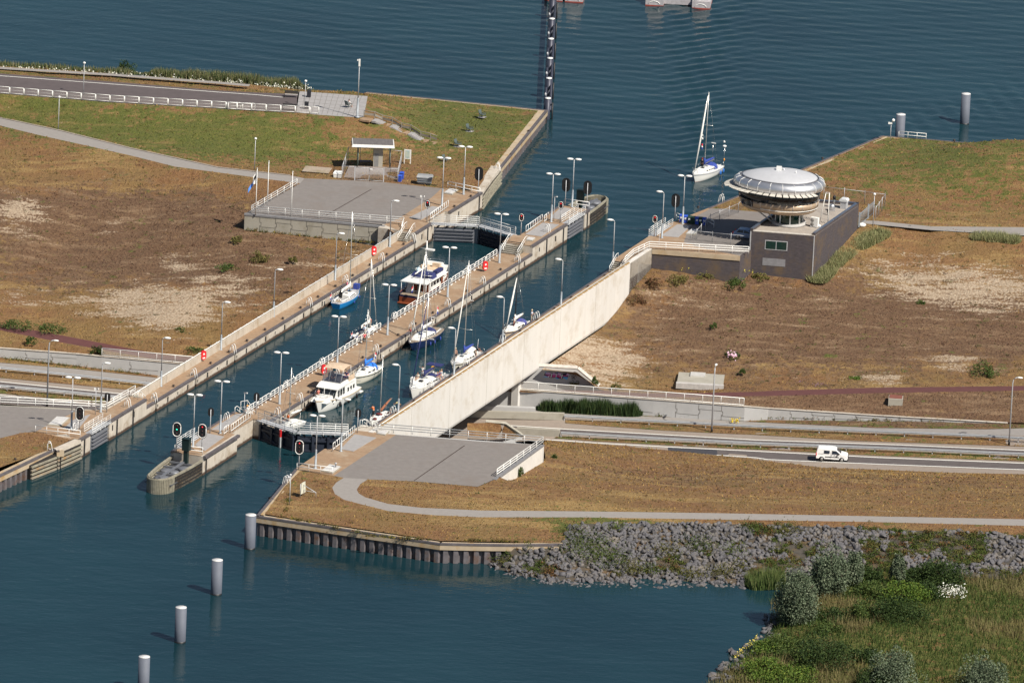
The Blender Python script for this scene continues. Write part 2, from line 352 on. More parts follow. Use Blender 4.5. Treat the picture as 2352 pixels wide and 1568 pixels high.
lw=MB()
def strip(a,b,w,up=.012): # a flat painted strip following a polyline, given as list of points
    pass
def ribbon(mb,pts,w,up=.006):
    pts=[Vector(lerp(a,b,k/6)) for a,b in zip(pts[:-1],pts[1:]) for k in range(6)]+[Vector(pts[-1])]; L=[];Rr=[]
    for i,p in enumerate(pts):
        d=pts[min(i+1,len(pts)-1)]-pts[max(i-1,0)]; d.z=0; d.normalize(); n=Vector((-d.y,d.x,0))*(w/2)
        L.append(p+n+Vector((0,0,up))); Rr.append(p-n+Vector((0,0,up)))
    for i in range(len(pts)-1): mb.quad(Rr[i],Rr[i+1],L[i+1],L[i])
    return mb
struct('road_line',ribbon(MB(),[(-106.49,120.33,5.00),(-79.62,116.05,5.00),(-62.94,114.17,5.00),(-46.30,112.16,5.00),(-40.48,111.63,5.00),(-36.39,110.85,5.00)],.22),linew)
struct('kerb_strip',ribbon(MB(),[off(p,0,.6,.25) for p in kerbN],1.3),pathm)
jm=MB()
for i in range(1,12):
    a=lerp(plaza[0],plaza[1],i/12); b=lerp(plaza[5],plaza[3],i/12); ribbon(jm,[a,b],.07,.008)
for i in range(1,6): ribbon(jm,[lerp(plaza[0],plaza[5],i/6),lerp(plaza[1],plaza[2],i/6)],.07,.01)
struct('plaza_joints',jm,M('joint_grey',(.2,.19,.18),.9))
toe=[(-26.29,91.17,2.40),(-32.32,91.89,2.60),(-40.41,90.08,2.70),(-51.86,90.98,2.80),(-61.77,93.32,2.80),(-71.79,97.19,2.80),(-78.63,101.66,2.80),(-19.90,91.41,2.30),(-12.65,97.67,2.20),(-12.36,105.96,2.20),(-15.90,117.08,2.20),(-20.08,125.44,2.10)]
patch('grass_bank',fence+[plaza[4],plaza[3],plaza[2],plaza[1],quayNi[0]]+quayNi[1:]+quayNEi[1:]+[LK(-4.5,132,2.7),(-10.51,70.77,2.70)]+pathN[::-1],GM,ctrl=toe+[(-6.45,107.02,2.20),(-9.36,85.30,2.40),(-15.76,80.91,2.60)],base=(.17,.03,.07),h=1.6,rough=.12)
patch('path',pathN[:8]+pathS[::-1],pathm,h=5,rough=0,keep=False)
ribk=ribbon(MB(),[off(p,0,.1,.02) for p in pathN[:7]],.35,.05); struct('path_kerb',ribk,M('kerb_concrete',(.34,.29,.25),.9))
# NW platform
platW=[(-31.73,72.83,2.70),(-24.32,72.88,2.70),(-20.13,72.68,2.70),(-11.39,70.68,2.70),(-12.73,65.33,2.70),(-17.39,52.53,2.70),(-19.36,49.00,2.70),(-39.60,51.96,2.70),(-32.27,69.81,2.70)]
patch('platform_paving',platW,asph,h=5,rough=0,keep=False)
struct('tar_joint',ribbon(MB(),[(-28.02,52.33,2.70),(-21.70,68.38,2.70)],.16),tarm)
patch('quay_paving',[(-11.39,70.68,2.70),(-10.51,70.77,2.70),LK(-4.5,132,2.7),LK(-1.3,137,2.7),LK(0,135.8,2.7),LK(0,123.2,2.7),LK(-.85,123.2,2.7),LK(-.85,116.2,2.7),LK(0,116.2,2.7),LK(0,110,2.7),LK(-3,110,2.7),(-19.36,49.00,2.70),(-17.39,52.53,2.70),(-12.73,65.33,2.70)],paving,h=4,rough=0,keep=False)
# SW slope between platform and cycle path
wallbase=[(-32.26,69.69,2.60),(-36.89,61.22,1.60),(-39.73,51.44,0.30),(-26.55,49.16,0.10),LK(-2.9,109,.1)]
parW=[LK(-2.9,100,-1),LK(-2.9,90,-2.6),LK(-2.9,80,-4.2),LK(-2.9,68,-6.3)]
bikeWn=[(-98.11,21.10,-4.60),(-72.86,15.82,-5.40),(-63.36,12.58,-5.80),(-53.89,9.09,-6.20),(-49.15,6.87,-6.30)]
bikeWs=[(-97.85,17.94,-4.60),(-72.66,12.63,-5.40),(-64.74,9.72,-5.80),(-56.91,8.06,-6.40),(-49.06,5.15,-6.60)]
wb=[(-96.26,-0.98,-6.24),(-72.19,6.29,-7.62),(-61.36,5.87,-8.19),(-57.79,5.44,-8.38),(-49.74,4.90,-8.80),(-44.95,4.63,-9.01)]
wt=[off(p,0,0,h) for p,h in zip(wb,(1.1,1.39,1.76,1.89,2.05,2.1))]
wallWt=[off(p,0,.35,0) for p in wt]
patch('heath_slope',pathS+wallbase[1:]+parW+[LK(-2.9,66,-6.3)]+bikeWn[::-1],GM,ctrl=[(-76.40,67.65,1.30),(-79.90,62.49,1.20),(-72.30,63.81,1.20),(-63.60,68.54,1.00),(-50.75,68.68,0.90),(-89.82,75.63,1.20),(-68.68,47.85,-2.20),(-52.57,42.55,-2.60),(-43.05,40.57,-1.60),(-54.55,20.80,-4.40)],base=(.12,.06,.16),h=1.3,rough=.16)
patch('cycle_path',bikeWn+[LK(-2.9,66,-6.3),LK(-2.9,64,-6.35)]+bikeWs[::-1],redm,h=4,rough=0,keep=False)
patch('heath_bank',bikeWs+[LK(-2.9,64,-6.35),LK(-2.9,62,-6.4)]+wallWt[::-1],GM,base=(.1,.05,.25),h=1.5)
# road corridor, west part runs on under the lock and joins the east part
corrN=[(-96.26,-0.98,-6.24),(-72.19,6.29,-7.62),(-61.36,5.87,-8.19),(-49.74,4.90,-8.80),(1.04,-1.23,-9.41),(3.64,-1.39,-9.31),(20.16,-4.51,-8.73),(36.33,-5.78,-8.07),(56.09,-7.24,-6.94),(69.72,-8.76,-6.16),(98.93,-13.07,-4.27)]
corrS=[(-94.01,-28.35,-6.37),(-70.74,-16.17,-7.70),(-57.12,-15.30,-8.41),(-2.54,-18.14,-9.49),(5.31,-16.72,-9.26),(12.12,-18.04,-9.01),(22.24,-20.80,-8.66),(34.42,-24.94,-8.18),(43.51,-29.16,-7.66),(51.71,-30.46,-7.19),(60.63,-32.04,-6.68),(71.05,-33.15,-6.09),(97.45,-38.12,-4.37)]
patch('road',corrN+corrS[::-1],roadl,h=5,rough=0,keep=False,zf=0)
def lay(name,north,south,mat,base=None,up=.02,h=3,rough=.05):
    pts=[off(p,0,0,up) for p in north]+[off(p,0,0,up) for p in south[::-1]]
    if base is None: return patch(name,pts,mat,h=h,rough=0,keep=False,zf=up)
    return patch(name,pts,mat,h=1.4,rough=rough,base=base,zf=up+.03)
# west road surfaces
lay('cycle_lane',[(-96.03,-3.77,-6.26),(-72.02,3.74,-7.63),(-61.27,4.25,-8.20),(-49.84,3.76,-8.80)],[(-95.82,-6.33,-6.27),(-71.86,1.26,-7.64),(-61.11,1.43,-8.20),(-50.64,1.29,-8.76)],pathm)
lay('grass_verge',corrN[:4],[(-96.05,-3.55,-6.25),(-72.03,3.85,-7.63),(-61.27,4.35,-8.20),(-49.85,3.87,-8.80)],GM,(.2,.05,.1))
lay('grass_verge',[(-95.81,-6.54,-6.27),(-71.85,1.15,-7.64),(-61.10,1.33,-8.21),(-50.64,1.18,-8.76)],[(-95.44,-11.00,-6.29),(-71.54,-3.69,-7.66),(-60.82,-3.57,-8.22),(-53.16,-3.51,-8.62)],GM,(.15,.05,.1))
lay('road_lane',[(-95.27,-13.11,-6.30),(-71.40,-5.83,-7.66),(-62.22,-5.95,-8.15),(-54.11,-6.01,-8.57)],[(-95.02,-16.06,-6.31),(-71.23,-8.49,-7.67),(-62.10,-8.09,-8.15),(-54.62,-7.98,-8.55)],roadd,up=.012)
lay('grass_verge',[(-94.99,-16.48,-6.32),(-71.20,-9.03,-7.67),(-62.06,-8.73,-8.15),(-54.59,-8.51,-8.55)],[(-94.78,-19.00,-6.33),(-71.05,-11.26,-7.68),(-61.91,-11.27,-8.16),(-55.82,-11.25,-8.48)],GM,(.5,0,0))
lay('road_lane',[(-94.68,-20.25,-6.33),(-70.98,-12.47,-7.69),(-61.84,-12.44,-8.17),(-56.51,-12.57,-8.45)],[(-94.10,-27.31,-6.37),(-70.75,-15.90,-7.70),(-61.67,-15.50,-8.18),(-57.42,-15.40,-8.40)],roadd,up=.012)
rl=MB()
for q in ([(-95.30,-12.69,-6.30),(-71.43,-5.51,-7.66),(-62.24,-5.63,-8.15),(-54.12,-5.75,-8.57)],[(-94.71,-19.83,-6.33),(-71.00,-12.10,-7.68),(-61.87,-12.07,-8.16),(-56.53,-12.19,-8.45)],
  [(-0.23,-9.64,-9.45),(7.99,-11.18,-9.16),(18.63,-12.89,-8.78),(34.54,-15.61,-8.17),(54.27,-18.64,-7.05),(71.50,-21.84,-6.06),(98.03,-28.42,-4.33)],
  [(5.31,-16.35,-9.26),(12.12,-17.78,-9.01),(22.25,-19.33,-8.66),(34.47,-21.05,-8.18),(51.10,-24.59,-7.23),(71.25,-28.01,-6.08),(97.64,-35.04,-4.36)],
  [(29.01,-22.95,-8.42),(34.43,-24.15,-8.18),(36.08,-25.11,-8.08),(51.03,-27.78,-7.23),(71.13,-31.13,-6.08),(97.45,-38.12,-4.37)]): ribbon(rl,q,.3,.03)
struct('road_line',rl,linew)
# east road surfaces
lay('cycle_lane',[(1.04,-1.28,-9.41),(4.87,-1.67,-9.27),(19.09,-4.12,-8.77),(34.64,-6.90,-8.17),(51.45,-10.30,-7.21),(66.58,-11.44,-6.34),(71.92,-11.08,-6.04),(98.74,-16.26,-4.28)],[(3.81,-3.28,-9.31),(8.56,-4.87,-9.14),(20.16,-6.67,-8.73),(34.62,-8.72,-8.17),(51.41,-12.17,-7.21),(71.78,-14.70,-6.05),(98.47,-20.90,-4.30)],pathm,up=.015)
lay('grass_verge',[(3.79,-1.28,-9.31),(20.16,-4.62,-8.73),(36.33,-5.89,-8.07),(56.09,-7.35,-6.94),(69.71,-8.87,-6.16),(98.91,-13.50,-4.27)],[(5.17,-1.66,-9.26),(19.09,-4.07,-8.77),(34.64,-6.85,-8.17),(51.45,-10.25,-7.21),(66.59,-11.39,-6.34),(71.92,-11.03,-6.04),(98.76,-16.04,-4.28)],GM,(.42,.05,.05))
lay('grass_verge',[(7.96,-6.73,-9.16),(20.15,-7.47,-8.73),(34.61,-9.58,-8.17),(51.38,-13.08,-7.21),(71.75,-15.34,-6.05),(98.44,-21.32,-4.30)],[(7.97,-8.23,-9.16),(12.54,-9.39,-9.00),(21.67,-11.33,-8.68),(34.57,-13.11,-8.17),(48.28,-16.49,-7.39),(71.57,-19.99,-6.06),(98.25,-24.67,-4.32)],GM,(.3,.1,.15))
lay('road_lane',[(-0.23,-9.91,-9.45),(8.00,-11.45,-9.16),(18.63,-13.16,-8.78),(34.53,-15.87,-8.17),(54.26,-18.85,-7.05),(71.49,-22.05,-6.06),(98.01,-28.63,-4.33)],[(3.45,-12.43,-9.32),(8.01,-13.58,-9.16),(18.63,-15.55,-8.78),(34.51,-17.73,-8.17),(54.20,-21.01,-7.05),(71.40,-24.20,-6.07),(97.88,-30.91,-4.34)],roadd,up=.012)
lay('grass_verge',[(6.81,-14.70,-9.20),(18.63,-16.24,-8.78),(34.50,-18.36,-8.17),(54.19,-21.54,-7.05),(71.38,-24.72,-6.07),(97.85,-31.32,-4.34)],[(6.51,-15.67,-9.21),(12.12,-16.93,-9.01),(22.25,-18.48,-8.66),(34.48,-20.21,-8.18),(51.13,-23.70,-7.23),(71.29,-27.13,-6.07),(97.71,-33.80,-4.35)],GM,(.5,.0,.05))
lay('road_lane',[(29.03,-20.43,-8.42),(34.47,-21.16,-8.18),(51.10,-24.80,-7.23),(71.24,-28.22,-6.08),(97.62,-35.25,-4.36)],[(29.16,-23.05,-8.41),(34.43,-24.15,-8.18),(36.08,-25.11,-8.08),(51.03,-27.78,-7.23),(71.13,-31.13,-6.08),(97.47,-37.92,-4.37)],roadd,up=.014)
lay('asphalt_repair',[(22.25,-19.27,-8.66),(29.03,-20.32,-8.42)],[(22.32,-20.96,-8.65),(29.16,-22.90,-8.41)],M('new_asphalt',(.045,.045,.055),.9),up=.018)
# east slope between control building and cycle path
bikeEn=[(-2.33,1.51,-6.85),(4.44,-0.31,-6.80),(12.71,0.42,-6.70),(18.53,-0.69,-6.50),(26.17,-0.49,-6.15),(34.60,-0.12,-5.70),(36.29,0.30,-5.60),(51.66,2.71,-5.10),(72.46,4.91,-4.50),(100.00,5.82,-3.60)]
bikeEs=[(-2.29,-1.50,-6.85),(6.29,-1.81,-6.80),(12.87,-2.56,-6.70),(21.58,-2.45,-6.40),(28.61,-2.33,-6.10),(34.58,-2.19,-5.70),(36.26,-2.27,-5.60),(51.59,-0.03,-5.10),(72.36,2.54,-4.50),(99.82,2.72,-3.60)]
eb=[(-5.86,-1.10,-9.45),(1.04,-1.23,-9.41),(12.98,-2.91,-8.98),(20.16,-4.40,-8.73),(32.96,-6.47,-8.26),(36.33,-5.78,-8.07),(51.54,-6.82,-7.20),(69.72,-8.71,-6.16)]
et=[off(p,0,0,h) for p,h in zip(eb,(2.79,2.76,2.47,2.46,2.19,1.67,.79,.06))]
wallEt=[off(p,0,.35,.0) for p in et]+[(99.03,-11.46,-4.30)]
patch('cycle_path',bikeEn+bikeEs[::-1],redm,h=4,rough=0,keep=False)
graf=[(3.10,-1.55,-3.90),(4.31,-0.25,-3.90),(9.29,-0.65,-3.90),(12.47,0.51,-6.50)]
patch('heath_slope',[LK(33.05,119.5,-.2),LK(33.05,112,-1.4),LK(33.05,106,-3.2),LK(33.05,100,-4.3),LK(33.05,88,-4.4),(4.31,-0.03,-3.90),graf[2],graf[3],(13.33,1.09,-6.90)]+bikeEn[3:]+[(103.08,63.42,1.60),(74.29,61.13,2.00),(60.76,63.73,2.10),(51.15,63.53,2.20),LK(54.6,147.5,2.0),LK(54.6,140,.8),LK(54.7,128.6,-1.2),LK(45.5,126.2,-.8)],GM,
  ctrl=[(54.93,53.24,-0.50),(70.71,50.45,-0.30),(32.57,33.55,-2.60),(51.40,33.14,-2.90),(70.16,31.67,-2.90),(23.18,19.72,-4.30),(82.84,35.91,-2.20),(44.87,15.34,-4.60),(16.88,32.88,-2.50),(26.26,39.12,-1.20)],base=(.13,.08,.16),h=1.3,rough=.16)
patch('heath_bank',bikeEs+wallEt[::-1],GM,base=(.08,.05,.35),h=1.4,rough=.12)
# NE land
quayR=[LK(30.12,126,2.7),LK(30.12,133,2.7),LK(32.2,144.7,2.7),(54.68,112.95,2.70)]
quayRi=[(28.36,66.23,2.70),(55.17,112.72,2.70)]
quayRN=[(54.68,112.95,2.70),(62.22,112.85,2.50),(68.83,112.45,2.30)]
quayRNi=[(55.17,112.72,2.70),(62.21,112.52,2.50),(68.66,112.16,2.30)]
pathE=[LK(54.6,148,2.2),(50.55,65.24,2.20),(52.79,65.33,2.20),(60.77,64.03,2.10),(74.49,66.25,2.00),(103.54,71.24,1.60)]
pathEs=[LK(54.6,147.4,2.2),(51.15,63.53,2.20),(60.71,61.90,2.10),(74.31,61.62,2.00),(103.15,64.63,1.60)]
patch('path',pathE+pathEs[::-1],pathm,h=5,rough=0,keep=False)
patch('grass_bank',[quayRi[0]]+quayRNi+[(76.35,113.73,2.20),(106.10,114.85,2.00)]+[(103.57,71.80,1.65)]+pathE[::-1][1:-1]+[LK(54.6,148.2,2.2),LK(45.4,148.2,2.5),(32.93,65.79,2.70),(30.61,66.43,2.70)],GM,
  ctrl=[(69.22,106.19,4.20),(75.78,103.84,5.40),(72.38,103.98,5.00),(82.22,103.96,5.40),(92.20,105.70,5.00),(75.47,96.10,5.40),(81.84,95.19,5.40),(68.04,91.44,4.40),(64.05,86.27,2.90),(67.72,78.81,2.40),(74.86,75.85,2.20),(58.76,82.21,2.40),(55.99,100.78,2.70)],base=(.24,.03,.08),h=1.5,rough=.12)
platE=[LK(30.12,118.5,2.7),LK(33,118.9,2.7),LK(45.5,121.6,2.7),LK(45.5,148.2,2.7),(32.93,65.79,2.70),(30.61,66.43,2.70),(26.90,63.65,2.70),(24.63,58.40,2.70),(20.93,46.36,2.70)]
patch('platform_paving',[(24.63,58.40,2.70),(28.36,66.23,2.70),(30.61,66.43,2.70),(32.93,65.79,2.70),LK(45.4,148.2,2.7),LK(45.4,122.5,2.7),(26.77,44.38,2.70),(24.26,46.93,2.70),(25.27,57.30,2.70)],asph,h=5,rough=0,keep=False)
patch('quay_paving',[LK(30.12,118.9,2.7),LK(33,119.4,2.7),LK(45.4,122.5,2.7),(26.77,44.38,2.70),(24.26,46.93,2.70),(25.27,57.30,2.70),(24.63,58.40,2.70),(28.36,66.23,2.70),(55.17,112.72,2.70),(54.68,112.95,2.70),LK(32.2,144.7,2.7),LK(30.12,133.2,2.7),LK(31,133.2,2.7),LK(31,126,2.7),LK(30.12,126,2.7)],paving,h=4,rough=0,keep=False)
# SE platform, path and peninsula
platSE=[(-15.03,-57.38,2.70),(-3.55,-58.79,2.70),(4.84,-59.01,2.70),(-0.78,-74.78,2.70),(-3.67,-79.70,2.70),(-12.21,-78.55,2.70),(-18.27,-78.66,2.70),(-21.45,-78.41,2.70),(-22.77,-77.72,2.70)]
patch('platform_paving',platSE,asph,h=5,rough=0,keep=False)
struct('tar_joint',ribbon(MB(),[(-12.14,-78.34,2.70),(-5.73,-61.03,2.70)],.16),tarm)
sN=[(-18.27,-78.66,2.70),(-19.21,-81.04,2.70),(-19.58,-83.58,2.70),(-19.24,-85.26,2.70),(-18.34,-86.84,2.70),(-15.26,-89.31,2.70),(-10.94,-90.35,2.70),(-3.06,-90.35,2.70),(10.24,-88.67,2.70),(28.18,-86.72,2.70),(47.56,-85.05,2.70),(68.56,-83.22,2.70),(94.44,-81.41,2.70)]
sS=[(-21.45,-78.41,2.70),(-22.39,-80.80,2.70),(-22.83,-83.10,2.70),(-22.38,-85.99,2.70),(-21.16,-88.26,2.70),(-19.55,-89.49,2.70),(-15.18,-92.47,2.70),(-9.45,-93.39,2.70),(-3.01,-93.37,2.70),(10.25,-91.35,2.70),(28.15,-89.56,2.70),(47.50,-87.59,2.70),(68.45,-86.15,2.70),(94.25,-84.57,2.70)]
patch('path',sN+sS[::-1],pathm,h=4,rough=0,keep=False)
patch('quay_paving',[LK(30.12,11.2,2.7),LK(30.9,11.2,2.7),LK(30.9,3.0,2.7),LK(30.12,3.0,2.7),LK(30.3,-7.5,2.7),(-27.32,-75.73,2.70),(-22.77,-77.72,2.70),(-15.03,-57.38,2.70),LK(33,13.4,2.7),LK(30.12,13,2.7)],paving,h=4,rough=0,keep=False)
cornerS=(-32.34,-97.47,2.70)
capS=[cornerS,(-8.13,-105.91,2.70),(-2.82,-105.48,2.70),(1.56,-104.99,2.70),(7.91,-103.77,2.70)]
capSi=[(-31.25,-96.33,2.70),(-29.73,-97.01,2.70),(-8.09,-104.57,2.70),(-2.85,-104.05,2.70),(7.48,-103.36,2.70)]
capWi=[(-27.31,-76.08,2.70),(-29.19,-84.09,2.70),(-31.25,-96.33,2.70)]
rubT=[(7.91,-102.41,2.50),(8.29,-96.66,2.60),(10.27,-93.94,2.60),(17.40,-92.84,2.60),(28.14,-91.18,2.60),(36.57,-90.62,2.60),(47.44,-90.17,2.60),(68.30,-90.03,2.60),(94.03,-88.36,2.60)]
patch('dry_grass',[(-27.31,-76.08,2.70),(-22.77,-77.72,2.70)]+sS+rubT[::-1]+capSi[::-1]+capWi[1:2],GM,base=(.2,.03,.05),h=1.3,rough=.06)
patch('dry_grass',[(4.86,-46.72,-1.00),(5.31,-17.07,-9.20)]+corrS[5:]+sN[::-1]+[(-12.21,-78.59,2.68),(-3.67,-79.74,2.68),(-0.77,-74.92,2.68),(-0.73,-72.53,0.90),(5.26,-57.60,0.20)],GM,ctrl=[(13.99,-50.62,-3.00),(31.67,-51.21,-2.60),(49.23,-55.17,-1.80),(66.65,-59.78,-0.80)],base=(.14,.02,.14),h=1.3,rough=.1)
# rubble slope bed and wetland
rubB=[(-4.27,-104.65,-0.50),(-2.98,-104.68,-0.50),(0.63,-109.81,-0.50),(4.89,-112.91,-0.50),(13.33,-113.51,-0.50),(28.13,-111.28,-0.50),(34.30,-109.99,-0.50),(35.02,-109.31,-0.40)]
marshN=[(35.02,-109.31,-0.40),(38.25,-106.29,0.30),(44.58,-102.37,0.50),(52.66,-102.06,0.60),(59.77,-103.70,0.70),(67.87,-103.67,0.70),(93.32,-102.45,0.70)]
patch('rubble_bed',[(-4.98,-99.23,0.60),(-2.82,-102.60,1.60)]+[off(capS[3],0,0,-.4)]+rubT+marshN[::-1]+rubB[::-1],M('rubble_earth',(.062,.055,.045),.95,c3=(.12,.075,.035),var=.3),h=1.6,rough=.1)
marshS=[(35.02,-109.31,-0.40),(34.59,-121.13,-0.40),(34.05,-128.74,-0.40),(32.94,-132.92,-0.40),(29.91,-138.49,-0.40),(27.04,-149.04,-0.40),(22.81,-162.70,-0.40)]
patch('marsh',marshN+[(90.11,-156.58,0.80)]+marshS[::-1][:-1],GM,ctrl=[(41.84,-125.09,1.00),(52.60,-138.31,1.10),(36.05,-140.14,0.90),(31.57,-147.61,0.80),(35.68,-128.73,0.70),(35.02,-136.08,0.70),(30.97,-152.68,0.70)],base=(.85,0,0),h=1.6,rough=.1)
# SW platform and bank
patch('platform_paving',[(-92.49,-49.49,2.70),(-68.72,-52.12,2.70),(-59.86,-52.57,2.70),(-58.09,-52.65,2.70),(-61.76,-60.23,2.70),(-63.16,-63.64,2.70),(-65.01,-64.45,2.70),(-67.73,-67.44,2.70),(-89.35,-87.77,2.70)],asph,h=5,rough=0,keep=False)
capSW=[LK(0,-9.4,2.7),LK(-.8,-15.5,2.6),(-60.17,-70.86,2.50),(-66.68,-83.65,2.40),(-86.23,-125.73,2.40)]
capSWi=[LK(-1.0,-9.4,2.7),LK(-1.8,-15.5,2.6),(-61.23,-71.48,2.50),(-66.93,-79.85,2.40),(-86.64,-120.74,2.40)]
patch('quay_paving',[(-58.09,-52.65,2.70),(-54.37,-51.95,2.70),(-50.82,-43.45,2.70),LK(-2.3,12.5,2.7),LK(0,12.5,2.7),LK(0,0,2.7),LK(-.85,0,2.7),LK(-.85,-6.3,2.7),LK(0,-6.3,2.7),LK(0,-9.4,2.7),LK(-1.0,-9.4,2.7),(-58.32,-66.54,2.68),(-63.16,-63.64,2.70),(-61.76,-60.23,2.70)],paving,h=4,rough=0,keep=False)
patch('dry_grass',[(-89.36,-87.60,2.65),(-67.74,-67.41,2.69),(-65.01,-64.42,2.69),(-63.16,-63.61,2.69),(-58.32,-66.54,2.68),LK(-1.0,-9.4,2.69)]+capSWi[1:],GM,base=(.2,.03,.05),h=1.4,rough=.05)
# ---- water: one sheet, left out only over the sunken road corridor
def watermat():
    m,t,b,c=newmat('lake_water'); b.inputs['Roughness'].default_value=.035; b.inputs['IOR'].default_value=1.30
    n0=noise(t,c,.02,5,.6); col=mix(t,ramp(t,n0,.35,.65),(.006,.025,.034),(.010,.037,.048)); t.links.new(col,b.inputs['Base Color'])
    n1=noise(t,c,.55,4,.55,(.55,1,1)); n2=noise(t,c,2.2,3,.5,(.6,1,1)); n3=noise(t,c,.12,3,.5,(.5,1,1))
    # calmer water lies inside the lock and close to the quays
    h=math_(t,'ADD',math_(t,'MULTIPLY',n1,.42),math_(t,'ADD',math_(t,'MULTIPLY',n2,.12),math_(t,'MULTIPLY',n3,.5)))
    bump(t,b,h,.32,.5); return m
WM=watermat()
wa=sorted(set(np.round(np.concatenate([np.arange(-60,190,.9),[30.2],np.arange(-700,-60,40),np.arange(190,1100,40)]),3))); wv=sorted(set(np.round(np.concatenate([np.arange(-120,118,3.),np.arange(118,320,.9),np.arange(-300,-120,30),np.arange(320,1500,40)]),3)))
U_,V_=np.meshgrid(wa,wv); X=LX+U_*CA-V_*SA; Y=LY+U_*SA+V_*CA
bp=LK(*(21.61,167.99,0.00)[:2]); 
def wake(X,Y):
    z=np.zeros_like(X); hd=np.array([-math.cos(R(69.2)),-math.sin(R(69.2))])
    rx,ry=X-bp[0],Y-bp[1]; d=-(rx*hd[0]+ry*hd[1]); s=rx*(-hd[1])+ry*hd[0]
    for sg in (1,-1):
        q=s*sg; env=np.exp(-((q-.36*d)/(1.6+.075*d))**2)*(d>1)*np.clip(d/8,0,1)*np.exp(-d/170)
        z+=.20*env*np.sin(2.15*(d*.50+q*.86))
    return z
Zw=wake(X,Y); Zw+=.025*(np.sin(.5*X+1.9*Y)+np.sin(-.3*X+1.3*Y+1)*.8)*(V_>118)
n_=len(wa); idx=np.arange(U_.size).reshape(U_.shape)
Fq=np.stack([idx[:-1,:-1],idx[:-1,1:],idx[1:,1:],idx[1:,:-1]],-1).reshape(-1,4)
Pc=np.column_stack([X.ravel(),Y.ravel()]); cen=Pc[Fq].mean(1)
holeW=[LK(-.6,13.5)[:2],LK(-.6,112)[:2],(-40.28,64.49,-0.00)[:2],(-102.57,74.12,0.00)[:2],(-92.16,-52.79,0.00)[:2],(-55.06,-47.26,0.00)[:2]]
holeE=[LK(31,13)[:2],LK(31,114)[:2],(25.03,55.88,0.00)[:2],(45.44,57.45,0.00)[:2],(74.61,66.29,-0.00)[:2],(103.36,66.37,-0.00)[:2],(95.17,-71.93,0.00)[:2],(69.16,-72.00,0.00)[:2],(6.94,-72.73,0.00)[:2],(-15.64,-50.93,0.00)[:2]]
Fq=Fq[~(inside(cen,holeW)|inside(cen,holeE))]
me=bpy.data.meshes.new('water'); me.from_pydata(np.column_stack([Pc,Zw.ravel()]).tolist(),[],Fq.tolist()); me.polygons.foreach_set('use_smooth',[True]*len(Fq)); me.materials.append(WM); me.update()
wo=bpy.data.objects.new('water',me); COL.objects.link(wo); wo['kind']='structure'
bed=MB(); bed.add([(-900,-400,-12.5),(1300,-400,-12.5),(1300,1500,-12.5),(-900,1500,-12.5)],[(0,1,2,3)]); struct('lake_bed',bed,M('lake_bed',(.04,.045,.04),.95))

# ================= LOCK: walls, gates, aprons (built in the lock's own axes: x across, y along)
def lroot(name,label,cat,u,v,z=0,group=None): return thing(name,label,cat,LK(u,v,z),LA,group)
class LB(MB):   # mesh in lock axes, built relative to a base point
    def at(s,u,v,z=0): return s.moved((-u,-v,-z))
def lpart(name,mb,mat,root,base,label=None): return part(name,mb.moved((-base[0],-base[1],-base[2])),mat,root,label)
def lparts(name,mb,mat,root,base): return parts(name,mb,mat,root,None,base)
def gaps(v0,v1,cuts,w=.62):
    out=[];a=v0
    for c in sorted(cuts):
        if v0<c<v1: out.append((a,c-w/2)); a=c+w/2
    out.append((a,v1)); return out
ladL=[(-0.13,43.11,1.50)[1],(-0.14,29.40,1.50)[1],(-0.14,15.77,1.50)[1],(-0.13,70.52,1.50)[1],(-0.09,83.91,1.50)[1],(-0.19,97.47,1.50)[1],(-0.15,109.53,1.50)[1]]
slotL=sorted(ladL)
ladHead=[(-0.34,8.01,2.70)[1]]
ladMR=[(17.09,25.73,1.50)[1],(17.26,38.88,1.50)[1],(16.87,39.77,1.50)[1],(16.92,53.11,1.50)[1],(17.00,66.39,1.50)[1],(17.02,79.88,1.50)[1],(17.01,93.27,1.50)[1],(16.93,106.86,1.50)[1],(17.00,17.91,1.50)[1]]
ladMR=[x for i,x in enumerate(ladMR) if all(abs(x-y)>3 for y in ladMR[:i])]
def face(u0,u1,v0,v1,z0,z1,cuts,root,base,mat=conc):
    mb=LB()
    for a,b in gaps(v0,v1,cuts): mb.box((u0,a,z0),(u1,b,z1))
    lparts('wall_face',mb,mat,root,base)
def niches(root,base,u,v0,v1,z0,sgn,step=6.05,big=True):
    i=0; v=v0+2.4
    while v<v1-1:
        s=(.24,.36) if i%2 else (.15,.20)
        mb=LB().box((u-.02,v-s[0],z0+.78-s[1]),(u+.004*sgn,v+s[0],z0+.78+s[1]))  # flat plate, the shade of the niche is only its dark colour
        lpart('mooring_niche',mb,darkgap,root,base); v+=step/2*1.0+.4; i+=1
# ---- west chamber wall
b=(0,60,0); W=lroot('lock_wall','long pale concrete lock wall with a solid parapet on its land side','wall',*b)
lpart('wall_core',LB().box((-1.4,12.5,-4),(-.4,110,1.2)),darkgap,W,b)
face(-.4,0,12.5,110,-4,1.26,slotL,W,b)
lpart('walkway',LB().box((-2.36,12.5,1.2),(-.36,110,1.5)),paving,W,b)
cp=LB()
for a_,b_ in gaps(12.5,110,slotL,.5): cp.box((-.42,a_,1.26),(.025,b_,1.54))
lparts('coping',cp,darksteel,W,b)
pr_=LB()
for i in range(16): pr_.box((-2.75,12.5+97.5*i/16+.03,-1.5),(-2.37,12.5+97.5*(i+1)/16-.03,2.6))
lparts('parapet',pr_,parconc,W,b)
hb=LB().tube([(-2.45,13,2.78),(-2.45,109.5,2.78)],.06)
for i in range(46):
    v=13.4+i*2.1; hb.tube([(-2.45,v,2.58),(-2.45,v,2.78)],.03); hb.box((-2.72,v-.09,2.6),(-2.55,v+.09,2.74))
lpart('handrail',hb,white,W,b)
